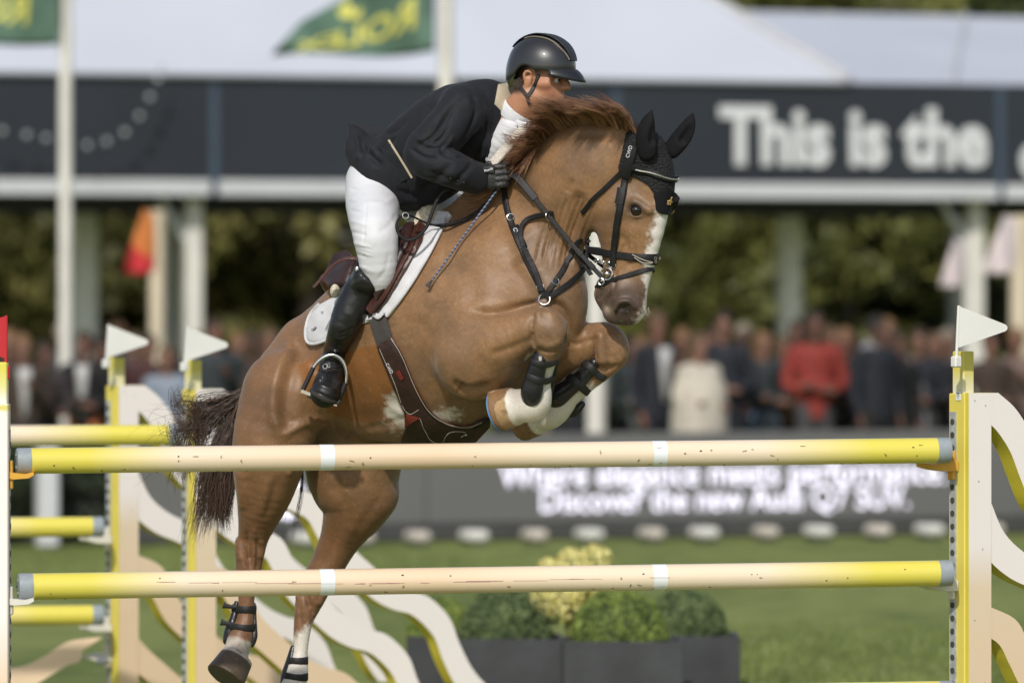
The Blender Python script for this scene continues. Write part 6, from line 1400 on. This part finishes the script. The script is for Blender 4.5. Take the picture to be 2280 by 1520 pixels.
# ---- whip
WHI = thing('whip', 'thin blue and white braided riding whip with black flapper', 'whip', Hp(1030, 520, -.5))
w0_, w1_ = (1122, 402), (961, 625); pw_ = []
for t_ in np.linspace(0, 1, 12):
    x, y = w0_[0]+(w1_[0]-w0_[0])*t_, w0_[1]+(w1_[1]-w0_[1])*t_; ds_ = dsurf(x, y, -.3); pw_.append((x, y, ds_))
dl = np.linspace(hand_d-.0, min(q[2] for q in pw_[6:])-.03, 12); pw_ = [Hp(q[0], q[1], min(d_, q[2]-.02)) for q, d_ in zip(pw_, dl)]
m, n, l, b = new_mat('blue white braid'); tc = n.new('ShaderNodeTexCoord'); wv = n.new('ShaderNodeTexWave'); wv.bands_direction = 'Z'; wv.inputs['Scale'].default_value = 22; wv.inputs['Distortion'].default_value = 3; wv.inputs['Detail Scale'].default_value = 30; l.new(tc.outputs['Object'], wv.inputs['Vector']); rp = n.new('ShaderNodeValToRGB'); rp.color_ramp.elements[0].position = .88; rp.color_ramp.elements[0].color = (.022, .045, .12, 1); rp.color_ramp.elements[1].position = .94; rp.color_ramp.elements[1].color = (.34, .38, .44, 1); l.new(wv.outputs[0], rp.inputs[0]); l.new(rp.outputs[0], b.inputs['Base Color'])
MB().tube(pw_, np.linspace(.0048, .0034, 12), 8).build('shaft', m, WHI)
e0_ = Vector(pw_[-1]); d_ = (Vector(pw_[-1])-Vector(pw_[-3])).normalized(); MB().strap([e0_-d_*.004, e0_+d_*.012, e0_+d_*.030], [Vector((-.3, -.9, .2))]*3, [.008, .013, .020], .004).build('flapper', M_WEB, WHI)
# ---- ear bonnet
BON = thing('ear_bonnet', 'black crocheted ear bonnet with golden horse emblem', 'ear bonnet', Hp(1450, 380, -.5))
def extract(name, mask, lift, mt, par, thick=.004, it=3):
    keep = mask[HQ].all(1); Q = HQ[keep]; u, inv = np.unique(Q, return_inverse=True); Q = inv.reshape(Q.shape); V = HV[u]+HN[u]*lift
    cnt = np.zeros(len(u), int); e = np.vstack([Q[:, [i, (i+1) % 4]] for i in range(4)]); es = np.sort(e, 1); ue, c_ = np.unique(es, axis=0, return_counts=True); be = ue[c_ == 1]
    for _ in range(it):          # even out the cut edge
        acc = np.zeros_like(V); k = np.zeros(len(V))
        for a, b_ in ((0, 1), (1, 0)): np.add.at(acc, be[:, a], V[be[:, b_]]); np.add.at(k, be[:, a], 1)
        m_ = k > 0; V[m_] = V[m_]*.5+.5*acc[m_]/k[m_][:, None]
    o = mkobj(name, np_mesh(name, V, Q), mt, par); s_ = o.modifiers.new('thick', 'SOLIDIFY'); s_.thickness = thick; s_.offset = 1; return o
m, n, l, b = new_mat('black crochet'); tc = n.new('ShaderNodeTexCoord'); vo = n.new('ShaderNodeTexVoronoi'); vo.inputs['Scale'].default_value = 95; mp = n.new('ShaderNodeMapping'); mp.inputs['Scale'].default_value = (1, 1, 1.5); l.new(tc.outputs['Object'], mp.inputs[0]); l.new(mp.outputs[0], vo.inputs['Vector'])
rp = n.new('ShaderNodeValToRGB'); rp.color_ramp.elements[0].color = (.020, .021, .025, 1); rp.color_ramp.elements[1].color = (.004, .004, .005, 1); rp.color_ramp.elements[1].position = .6; l.new(vo.outputs[0], rp.inputs[0]); l.new(rp.outputs[0], b.inputs['Base Color']); bp = n.new('ShaderNodeBump'); bp.invert = True; bp.inputs['Strength'].default_value = .9; bp.inputs['Distance'].default_value = .006; l.new(vo.outputs[0], bp.inputs['Height']); l.new(bp.outputs[0], b.inputs['Normal']); b.inputs['Roughness'].default_value = .85; M_KNIT = m
M_EAR = mat('black ear cloth', (.008, .008, .010), .8, .15, 60, .2, 200, spec=.2)
bpoly = [(1394, 296), (1386, 335), (1376, 372), (1380, 392), (1398, 388), (1416, 396), (1440, 412), (1453, 428), (1456, 448), (1456, 466), (1466, 476), (1482, 480), (1497, 474), (1507, 452), (1513, 425), (1530, 400), (1530, 300), (1490, 280), (1420, 268)]
hm_ = inpoly(pix(HV), bpoly) & (HV[:, 1] < Y0-.30); extract('cap', hm_, .005, M_KNIT, BON)
def ear(base, tip, w, tilt):
    b0, b1 = np.array(Hp(*base)), np.array(Hp(*tip)); e_ = SDF(np.minimum(b0, b1)-.09, np.maximum(b0, b1)+.09, .0035); ax = b1-b0
    prof = [(0, .040), (.2, .043), (.45, .040), (.7, .028), (.88, .014), (1, .004)]
    bend = np.array([tilt, 0, 0]); e_.chain([b0+ax*t_+bend*math.sin(t_*math.pi)*.012 for t_, _ in prof], [r_*w for _, r_ in prof], .01, '+', np.array([-.5, -.87, 0.]), .62)
    e_.chain([b0+ax*t_+np.array([.020, -.032, 0])*1.0 for t_ in (.25, .5, .75)], [.020*w, .018*w, .008*w], .012, '-')
    sdf_obj(e_, 'ear_cover', M_EAR, BON, 1); 
eh = hit(1440, 350); ed_ = -.58
ear((1440, 335, ed_-.055), (1452, 246, ed_-.09), 1.02, -1); ear((1497, 332, ed_+.02), (1543, 252, ed_-.03), .95, 1)
patch('emblem_patch', [(1456, 432), (1468, 424), (1482, 418), (1500, 430), (1508, 440), (1502, 462), (1490, 477), (1470, 476), (1459, 466)], 5, .009, .003, M_EAR, BON, HB, fallback=.0)
# small golden horse on the patch
hh = hit(1484, 448)
if hh:
    gold = mat('gold embroidery', (.50, .34, .12), .4, .2, 200, metal=.3); q = hh[0]+hh[1]*.016; u = Vector((.95, -.2, .0)); v = Vector((.05, 0, 1)); k = .0105
    mb = MB()
    for ln, r_ in (([(-1.0, .2), (-.3, .3), (.4, .5)], .0032), ([(.4, .5), (.7, 1.2), (.8, 1.8)], .0024), ([(.8, 1.8), (1.1, 1.5)], .0018), ([(.4, .3), (1.1, .2), (.9, -.5)], .0014), ([(.3, .2), (.3, -.5), (.5, -1.2)], .0014), ([(-.9, .1), (-.7, -.6), (-1.0, -1.2)], .0016), ([(-.8, .1), (-.3, -.4), (-.2, -1.2)], .0016), ([(-1.0, .3), (-1.4, .8), (-1.1, 1.3), (-.8, 1.1)], .0014)):
        mb.tube([q+u*(a*k)+v*(c*k) for a, c in ln], r_, 6)
    mb.build('horse_emblem', gold, BON)
# ---- leg boots
def leg_boot(name, lab, group, rows, straps, R0=.12, lift=.010, more=()):
    """rows: picture chain (px, py, dy, r) of the moulded shell lying along the back of the leg"""
    r = thing(name, lab, 'horse boot', Hp(*rows[0][:3]), group); S_ = sdf_box(rows, .03, .004); add_chain(S_, rows, .01, .8); sdf_obj(S_, 'shell', M_SHELL, r, 1)
    for rw in more: S_ = sdf_box(rw, .03, .004); add_chain(S_, rw, .01, .7); sdf_obj(S_, 'shell', M_SHELL, r, 1)
    sb = []
    for ob in r.children:
        me = ob.data; n_ = len(me.vertices); V = np.zeros(n_*3, np.float32); me.vertices.foreach_get('co', V); sb.append(BVHTree.FromPolygons([tuple(v) for v in V.reshape(-1, 3)], [tuple(p_.vertices) for p_ in me.polygons]))
    for path, w in straps:
        A = spl(path, 6); out = []; nr = []
        for q in A:
            hs2 = [h_ for h_ in [hit(q[0], q[1], b_) for b_ in [HB]+sb] if h_ is not None]
            if hs2: h_ = min(hs2, key=lambda z: z[0].y); out.append(h_[0]); nr.append(h_[1])
        if len(out) < 4: continue
        for _ in range(4): out = [out[0]]+[Vector((out[i].x, min(out[i].y, (out[i-1].y+out[i+1].y)/2), out[i].z)) for i in range(1, len(out)-1)]+[out[-1]]
        # carry the strap on round the back of the leg
        mid = (out[0]+out[-1])/2; back = [out[-1]+Vector((0, .02, 0)), mid+Vector((0, .055, 0)), out[0]+Vector((0, .02, 0))]; allp = out+back; nn_ = [((p_-mid-Vector((0, .02, 0))).normalized()) for p_ in allp]
        MB().strap([p_+n_*.002 for p_, n_ in zip(allp, nn_)], nn_, w, .004, closed=True).build('strap', M_WEB, r)
    return r
M_SHELL = mat('black boot shell', (.012, .012, .014), .3, .2, 30, .2, 40)
nfc = lambda t: Vector(Hp(1221, 770, -.585)).lerp(Vector(Hp(1196, 880, -.52)), t); ax1 = Vector(Hp(1221, 770, -.585))-Vector(Hp(1196, 880, -.52))
rb = leg_boot('tendon_boot', 'black tendon boot on the nearer foreleg, pale lettering on its side', 'horse boots', [(1205, 782, -.605, 13), (1198, 810, -.60, 20), (1190, 842, -.585, 23), (1184, 870, -.575, 26), (1183, 882, -.57, 23)], [([(1186, 806), (1206, 812), (1224, 810), (1240, 804)], .026), ([(1176, 838), (1196, 846), (1216, 848), (1232, 842)], .028)], more=[[(1238, 800, -.55, 6), (1230, 840, -.53, 9), (1222, 875, -.51, 10)]])
h = hit(1196, 815); 
for i, q in enumerate([(1206, 795), (1200, 812), (1194, 830)]):
    h = hit(*q)
    if h: MB().box(h[0]+h[1]*.013, (.012, .003, .018), 0, bev=.001).build('print', M_STIT, rb, True)
ffc = lambda t: Vector(Hp(1362, 795, -.35)).lerp(Vector(Hp(1244, 902, -.24)), t); ax2 = Vector(Hp(1362, 795, -.35))-Vector(Hp(1244, 902, -.24))
leg_boot('tendon_boot', 'black tendon boot on the farther foreleg', 'horse boots', [(1322, 808, -.375, 12), (1298, 838, -.355, 18), (1268, 862, -.325, 20), (1244, 880, -.30, 24), (1236, 888, -.29, 20)], [([(1300, 806), (1318, 822), (1334, 836), (1346, 842)], .030), ([(1266, 838), (1284, 852), (1302, 868), (1314, 876)], .032)], more=[[(1296, 900, -.25, 8), (1280, 915, -.24, 12), (1262, 922, -.23, 8)]])
nh = lambda t: Vector(Hp(549, 1330, .26)).lerp(Vector(Hp(535, 1425, .235)), t); ax3 = Vector(Hp(549, 1330, .26))-Vector(Hp(535, 1425, .235))
rb = leg_boot('fetlock_boot', 'black fetlock boot with two straps on the nearer hind leg', 'horse boots', [(526, 1342, .26, 6), (520, 1375, .25, 9), (510, 1405, .24, 12), (506, 1425, .235, 11)], [([(516, 1352), (532, 1356), (550, 1357), (568, 1356)], .030), ([(508, 1392), (528, 1396), (548, 1398), (566, 1396)], .030)], lift=.006, more=[[(566, 1345, .26, 5), (566, 1385, .25, 7), (564, 1415, .24, 11), (560, 1432, .235, 9)]])
for t_ in (.22, .62):
    c = nh(t_)+Vector((-.052, -.02, .002)); MB().strap([c+Vector((.02, 0, 0)), c, c+Vector((-.022, 0, .004)), c+Vector((-.036, 0, .008))], [Vector((0, -1, 0))]*4, [.016, .016, .020, .030], .003).build('strap_end', M_WEB, rb)
fh = lambda t: Vector(Hp(668, 1440, .39)).lerp(Vector(Hp(661, 1500, .375)), t); ax4 = Vector(Hp(668, 1440, .39))-Vector(Hp(661, 1500, .375))
leg_boot('fetlock_boot', 'black fetlock boot on the farther hind leg at the bottom edge', 'horse boots', [(652, 1442, .39, 7), (645, 1475, .38, 11), (638, 1505, .37, 14), (634, 1530, .36, 12)], [([(644, 1470), (660, 1472), (676, 1471), (690, 1468)], .032), ([(636, 1504), (655, 1508), (674, 1508), (692, 1503)], .032)], lift=.006)
# horseshoe rim on the near fore hoof
q0, q1 = Vector(Hp(1148, 903, -.475)), Vector(Hp(1108, 916, -.44)); ax = (q1-q0).normalized()
sh = thing('horseshoe', 'blue rimmed shoe under the nearer fore hoof', 'horseshoe', q1); MB().ring(q1+ax*.002, ax, 44/PXM, .0035, 30, 8).build('shoe', mat('blue shoe rim', (.10, .22, .42), .4, .2), sh); MB().tube([q1+ax*.006+Vector((0, -.03, -.01)), q1+ax*.024+Vector((0, -.03, -.01))], .006, 8).build('stud', M_CHROME, sh)
# ================================================================== spectators
def person_parts(pose, fem, skirt):
    """local figure 1.75 m tall facing -y; returns name -> (V, Q)"""
    h = .017; lo_, hi_ = (-.42, -.36, -.02), (.42, .34, 1.82); out = {}
    sh = .175 if fem else .20; ch = .105 if fem else .125; hip = .125 if fem else .115
    arms = {0: [((sh, 0, 1.40), (sh+.05, .03, 1.14), (sh+.04, -.05, .90)), ((-sh, 0, 1.40), (-sh-.05, .03, 1.14), (-sh-.04, -.05, .90))],
            1: [((sh, 0, 1.40), (sh+.07, -.02, 1.14), (-.06, -.20, 1.13)), ((-sh, 0, 1.40), (-sh-.07, -.02, 1.14), (.06, -.22, 1.10))],
            2: [((sh, 0, 1.40), (sh+.06, .02, 1.13), (.06, -.24, 1.30)), ((-sh, 0, 1.40), (-sh-.05, .03, 1.14), (-sh-.02, -.06, .92))]}[pose]
    legs = [((s*.09, 0, .93), (s*.10, -.01, .50), (s*.10, .01, .09)) for s in (-1, 1)]
    def S(): return SDF(lo_, hi_, h)
    b = S(); b.chain([(0, 0, .95), (0, 0, 1.15), (0, 0, 1.36)], [.11, .105, .11], .03, '+', np.array([1., 0, 0]), 1.25); b.chain([(0, 0, 1.40), (0, -.015, 1.54)], [.055, .052], .03)
    b.ellipsoid((0, -.01, 1.635), (.076, .092, .115), .02); b.chain([(0, -.095, 1.64), (0, -.115, 1.61)], [.012, .015], .012); b.chain([(0, -.05, 1.545), (0, -.075, 1.545)], [.035, .03], .02)
    for s in (-1, 1): b.ellipsoid((s*.078, .01, 1.63), (.012, .022, .03), .008)
    for a in arms:
        b.chain(a, [.048, .04, .03], .03); d = np.array(a[2])-np.array(a[1]); d /= np.linalg.norm(d); b.chain([a[2], np.array(a[2])+d*.06, np.array(a[2])+d*.12], [.03, .036, .022], .02)
    for l_ in legs: b.chain(l_, [.085, .06, .04], .03); b.chain([l_[2], (l_[2][0], -.15, .05)], [.045, .04], .02)
    out['body'] = b
    t = S(); t.chain([(0, 0, .88), (0, .0, 1.12), (0, 0, 1.36)], [hip+.01, ch+.005, ch+.01], .04, '+', np.array([1., 0, 0]), 1.35); t.chain([(-sh, 0, 1.40), (0, 0, 1.43), (sh, 0, 1.40)], [.068, .07, .068], .03)
    for a in arms: t.chain([a[0], a[1], np.array(a[1])*.15+np.array(a[2])*.85], [.064, .055, .044], .025)
    t.chain([(0, -.03, 1.52), (0, -.02, 1.60)], [.062, .062], .01, '-'); t.plane_cut((0, 0, .86), (0, 0, -1)); out['top'] = t
    if skirt: q = S(); q.chain([(0, 0, .98), (0, 0, .75), (0, 0, .52)], [.13, .16, .19], .03, '+', np.array([1., 0, 0]), 1.2); q.plane_cut((0, 0, .50), (0, 0, -1)); out['skirt'] = q
    else:
        q = S(); q.chain([(0, 0, .98), (0, 0, .90)], [.125, .125], .03, '+', np.array([1., 0, 0]), 1.3)
        for l_ in legs: q.chain(l_, [.10, .075, .06], .03)
        q.plane_cut((0, 0, .09), (0, 0, -1)); out['trousers'] = q
    hr = S(); hr.ellipsoid((0, .012, 1.665), (.092, .104, .105), .02)
    if fem: hr.chain([(0, .07, 1.64), (0, .085, 1.50), (0, .07, 1.38)], [.085, .075, .05], .03, '+', np.array([1., 0, 0]), 1.15)
    hr.ellipsoid((0, -.11, 1.582), (.080, .10, .100), .012, '-'); out['hair'] = hr
    sh_ = S()
    for l_ in legs: sh_.chain([(l_[2][0], .03, .05), (l_[2][0], -.17, .04)], [.052, .045], .02)
    sh_.plane_cut((0, 0, 0), (0, 0, -1)); out['shoes'] = sh_
    res = {}
    for k, s in out.items(): V, Q = s.surf(); V = smooth_np(V, Q, 1, .4); me = np_mesh('person_'+k, V, Q); me.shade_smooth(); res[k] = me
    return res
PT = [person_parts(0, False, False), person_parts(1, True, False), person_parts(2, False, False), person_parts(1, False, False), person_parts(0, True, True)]
def pm(c, cache={}):
    k = tuple(c)
    if k not in cache: cache[k] = mat('cloth', tuple(q_*.8 for q_ in c), .8, .15, 9, .3, 30)
    return cache[k]
NAVY, BLACK, CREAM, RED, WHT, JEAN, OCH, GREY, BRN, LBL, ORG, TEAL = (.010, .013, .022), (.008, .008, .009), (.58, .53, .44), (.27, .032, .022), (.55, .55, .54), (.10, .15, .22), (.15, .08, .03), (.06, .06, .065), (.05, .032, .022), (.26, .31, .38), (.55, .17, .045), (.03, .04, .045)
SK = [(.20, .095, .065), (.24, .125, .088), (.15, .072, .050), (.10, .052, .036)]
HR = [(.03, .018, .011), (.10, .06, .03), (.012, .010, .009), (.24, .20, .16), (.18, .10, .045)]
ppl = [ # px, head top py, type, top, lower, hair, skin, extra, label
 (1462, 690, 2, NAVY, NAVY, 1, 0, 'shirt', 'spectator in a dark navy suit with pale shirt just right of the horse muzzle'),
 (1520, 728, 1, BRN, BLACK, 4, 0, '', 'spectator with reddish face half hidden behind the long cream coat'),
 (1556, 738, 1, CREAM, CREAM, 1, 1, 'coat', 'spectator wrapped in a long cream coat'),
 (1612, 690, 3, NAVY, NAVY, 0, 1, '', 'tall spectator in navy with folded arms right of the cream coat'),
 (1700, 735, 1, TEAL, JEAN, 4, 1, '', 'spectator in dark top and light blue jeans'),
 (1742, 745, 0, OCH, BLACK, 1, 0, '', 'spectator in an ochre brown jacket left of the red jacket'),
 (1815, 690, 3, RED, GREY, 0, 2, '', 'spectator in a bright red jacket with folded arms'),
 (1882, 728, 1, BLACK, BLACK, 4, 0, '', 'spectator in black between the red jacket and white shirt'),
 (1912, 752, 4, WHT, ORG, 0, 2, '', 'spectator in a white shirt and orange skirt'),
 (1952, 700, 0, NAVY, BLACK, 2, 3, 'hood', 'spectator in navy with pale grey hood'),
 (2000, 735, 0, BLACK, BLACK, 0, 2, '', 'spectator in black right of the grey hood'),
 (2048, 728, 3, NAVY, GREY, 0, 1, '', 'spectator in navy with folded arms and brown hair'),
 (2082, 738, 1, BLACK, BLACK, 1, 1, '', 'spectator in black just left of the yellow fence post'),
 (2205, 735, 3, BRN, BLACK, 0, 0, '', 'spectator in brown behind the white flag at right'),
 (2262, 728, 2, (.20, .14, .12), NAVY, 4, 0, '', 'spectator in a dusty rose top at the right edge'),
 (2020, 790, 4, (.16, .16, .17), WHT, 3, 0, '', 'shorter spectator with pale lower clothes near the fence post'),
 (1265, 735, 0, BLACK, NAVY, 0, 1, '', 'spectator in dark clothes between the chest and the far knee of the horse'),
 (1400, 745, 3, (.13, .15, .14), BLACK, 2, 1, '', 'spectator in grey green beside the thick white pole'),
 (52, 742, 2, BRN, BLACK, 4, 1, 'shirt', 'spectator in brown jacket and pale scarf near the left edge'),
 (100, 758, 1, (.05, .04, .04), BLACK, 0, 2, '', 'dark clothed spectator left of the left flagpole'),
 (188, 735, 3, BLACK, ORG, 0, 0, 'shirt', 'spectator in black with orange trousers right of the left flagpole'),
 (222, 748, 0, NAVY, ORG, 2, 2, '', 'spectator in navy and orange behind the leftmost small flag'),
 (372, 768, 1, LBL, GREY, 1, 1, '', 'spectator in a pale blue shirt between the two small white flags'),
 (330, 740, 0, (.05, .012, .014), BLACK, 0, 0, '', 'spectator in dark maroon by the cream banner pole'),
 (478, 708, 2, TEAL, BLACK, 0, 0, '', 'tall dark clothed spectator by the white pavilion post'),
 (530, 738, 3, GREY, BLACK, 4, 1, '', 'spectator in dark grey just left of the horse rump'),
 (600, 728, 1, BRN, BLACK, 1, 0, '', 'spectator with dark hair beside the horse rump')]
R2 = random.Random(11)
ordn = ['first', 'second', 'third', 'fourth', 'fifth', 'sixth', 'seventh', 'eighth', 'ninth', 'tenth', 'eleventh', 'twelfth', 'thirteenth', 'fourteenth', 'fifteenth', 'sixteenth', 'seventeenth', 'eighteenth', 'nineteenth', 'twentieth', 'twenty-first', 'twenty-second']
for k in range(14):      # a second row, mostly hidden
    px = [20, 140, 262, 300, 440, 560, 1300, 1430, 1585, 1655, 1775, 1850, 1975, 2110][k]
    ppl.append((px, R2.uniform(706, 760), R2.choice([0, 1, 2, 3]), R2.choice([NAVY, BLACK, GREY, BRN, TEAL, (.04, .03, .035), (.09, .085, .08), (.05, .015, .015)]), R2.choice([BLACK, NAVY, GREY]), R2.randint(0, 4), R2.randint(0, 3), 'rear', f'darkly dressed spectator in the rear row of the crowd, {ordn[k]} from the left'))
for i, (px, py, ty, top, low, hr_, sk, ex, lab) in enumerate(ppl):
    y0_ = 61.6+(i*.61) % 1.8 if ex == 'rear' else 58.4 if ex == 'coat' else (61.2 if top == OCH else 59.3+(i*.37) % 1.6); q = on_line(px, y0_); H_ = zat(py, q.y); q.z = 0; r = thing('person', lab, 'person', q, 'spectators in the rear row' if ex == 'rear' else 'spectators behind the display board'); s_ = H_/1.765; wd_ = .84+.1*((i*7) % 5)/4; r.scale = (s_*wd_, s_*wd_, s_); r.rotation_euler.z = ANG*.5+rnd.uniform(-.5, .5)
    ms = {'body': pm(SK[sk]), 'top': pm(top), 'trousers': pm(low), 'skirt': pm(low), 'hair': pm(HR[hr_]), 'shoes': pm(BLACK)}
    for nme, me in PT[ty].items():
        if not me.materials: me.materials.append(ms[nme])
        o = bpy.data.objects.new(nme, me); COL.objects.link(o); o.parent = r; o.material_slots[0].link = 'OBJECT'; o.material_slots[0].material = ms[nme]
    if ex == 'coat':
        c = MB(); c.tube([(0, 0, .35), (0, 0, .7), (0, -.01, 1.05), (0, -.02, 1.28), (0, 0, 1.44)], [.27, .28, .27, .25, .15], 18); me = c.mesh('long_coat'); me.materials.append(pm(top)); me.shade_smooth(); o = bpy.data.objects.new('long_coat', me); COL.objects.link(o); o.parent = r
    if ex in ('shirt', 'hood'):
        c = MB()
        if ex == 'shirt': c.prism([(-.07, 1.46), (.07, 1.46), (.045, 1.25), (.02, 1.02), (-.02, 1.02), (-.045, 1.25)], (0, -.160, 0), (1, 0, 0), (0, 0, 1), (0, .03, 0))
        else: c.sphere((0, .05, 1.46), (.14, .11, .09), 14, 10)
        me = c.mesh('shirt_front'); me.materials.append(pm(WHT if ex == 'shirt' else (.25, .25, .27))); me.shade_smooth(); o = bpy.data.objects.new('shirt_front' if ex == 'shirt' else 'hood', me); COL.objects.link(o); o.parent = r
# ================================================================== planters
M_PLN = mat('anthracite planter', (.035, .038, .042), .55, .25, 5, .2, 30); M_SOIL = mat('soil', (.03, .022, .015), .95, .3, 40)
M_BOX = [leaf_mat('box leaf', (.10, .15, .03), (.28, .36, .085), 14), leaf_mat('dark box leaf', (.075, .11, .045), (.19, .25, .10), 14)]
def planter(lab, x0, x1, ytop, y, rz, depth=None):
    k = y/F; w = (x1-x0)*k; q = Vector((((x0+x1)/2-1140)*k, y, 0)); H_ = zat(ytop, y); d = depth or w*.95; r = thing('planter', lab, 'planter', q, 'planters on the grass'); c = q+Vector((0, d/2, 0))
    R = Matrix.Rotation(rz, 3, 'Z')
    for (ox, oy, sx, sy) in ((0, -d/2+.012, w, .024), (0, d/2-.012, w, .024), (-w/2+.012, 0, .0236, d-.05), (w/2-.012, 0, .0236, d-.05)):
        p_ = c+R@Vector((ox, oy, H_/2)); MB().box(p_, (sx, sy, H_), rz, bev=.004).build('wall', M_PLN, r, True, 30)
    MB().box(c+Vector((0, 0, H_-.05)), (w-.055, d-.055, .03), rz).build('soil', M_SOIL, r, False); return c, H_, w
def ball(lab, c, H_, r_, mi, seed):
    root = thing('topiary_ball', lab, 'shrub', c+Vector((0, 0, H_-.04)), 'clipped box balls in the planters'); z = H_+.015; R_ = random.Random(seed); bl_ = [((c.x, c.y, z), (r_*.95, r_*.95, r_*.97))]
    for k in range(60):
        a, b_ = R_.uniform(0, 6.28), math.acos(R_.uniform(-1, 1)); bl_.append(((c.x+r_*.88*math.sin(b_)*math.cos(a), c.y+r_*.88*math.sin(b_)*math.sin(a), z+r_*.88*math.cos(b_)), (r_*.12, r_*.12, r_*.12)))
    mkobj('foliage', leaf_cloud('ball', bl_, 15000, .0095, .6, .92), M_BOX[mi], root, False)
    MB().sphere((c.x, c.y, z), r_*.86, 20, 14).build('core', mat('inner twigs', (.035, .055, .018), .9), root); MB().tube([c+Vector((0, 0, H_-.07)), c+Vector((0, 0, z))], .02, 8).build('stem', M_BARK, root)
c, H_, w = planter('dark grey planter at left, half hidden behind the wave fence', 905, 1060, 1416, 35.4, .0); ball('bright green box ball at the far left of the planters', c, H_, .19, 0, 1)
c, H_, w = planter('large dark grey planter in front, left of the pair', 1000, 1252, 1422, 34.9, math.radians(0)); ball('large dark green box ball in the front left planter', c, H_, .262, 1, 2)
c, H_, w = planter('dark grey planter in front at right holding the greenest ball', 1254, 1522, 1428, 34.5, 0); ball('large bright green box ball in the front right planter', c+Vector((-.02, 0, 0)), H_, .262, 0, 3)
c, H_, w = planter('dark grey planter behind at right', 1490, 1648, 1416, 35.4, 0, .5); ball('dark box ball in the rear right planter', c+Vector((-.10, 0, 0)), H_, .24, 1, 4)
# hydrangea between the balls
y = 35.2; q = PV(1290, 1420, y); hy = thing('hydrangea', 'pale yellow flowering hydrangea between the box balls', 'flower', q)
M_HYF = leaf_mat('pale yellow floret', (.56, .50, .13), (.82, .76, .34), 20); M_HYL = leaf_mat('hydrangea leaf', (.10, .14, .02), (.34, .36, .07), 9)
for i, (px, py, r_) in enumerate(((1325, 1252, 40), (1272, 1254, 34), (1225, 1272, 30), (1300, 1300, 44), (1245, 1320, 40), (1205, 1345, 34), (1330, 1315, 36), (1270, 1350, 40))):
    c = P(px, py, y+rnd.uniform(-.08, .08)); k = y/F; bl_ = [(tuple(c), (r_*k, r_*k, r_*k*1.05))]; mkobj('flower_head', leaf_cloud('fl', bl_, 420, .017, .5, .8), M_HYF, hy, False)
    MB().tube([q+Vector((rnd.uniform(-.05, .05), 0, .0)), (q+Vector(c))/2+Vector((.02, 0, 0)), c], [.008, .006, .005], 6).build('stem', M_BARK, hy)
for i in range(26):
    px, py = rnd.uniform(1195, 1345), rnd.uniform(1310, 1415); c = Vector(P(px, py, y+rnd.uniform(-.15, .12))); a = rnd.uniform(0, 6.28); L = Vector((math.cos(a)*.6, math.sin(a)*.5-.3, rnd.uniform(-.5, .5))).normalized()*.06; N_ = L.cross(Vector((rnd.uniform(-.5, .5), .4, 1))).normalized()*.028
    mb = MB(); up_ = L.cross(N_).normalized()*.008; V = [c-L, c-L*.4+N_*.8+up_, c+L*.3+N_*.9+up_, c+L, c+L*.3-N_*.9+up_, c-L*.4-N_*.8+up_, c-L*.4, c+L*.3]; mb.add(V, [(0, 1, 6), (1, 2, 7, 6), (2, 3, 7), (3, 4, 7), (4, 5, 6, 7), (5, 0, 6)]); mb.build('leaf', M_HYL, hy, True)
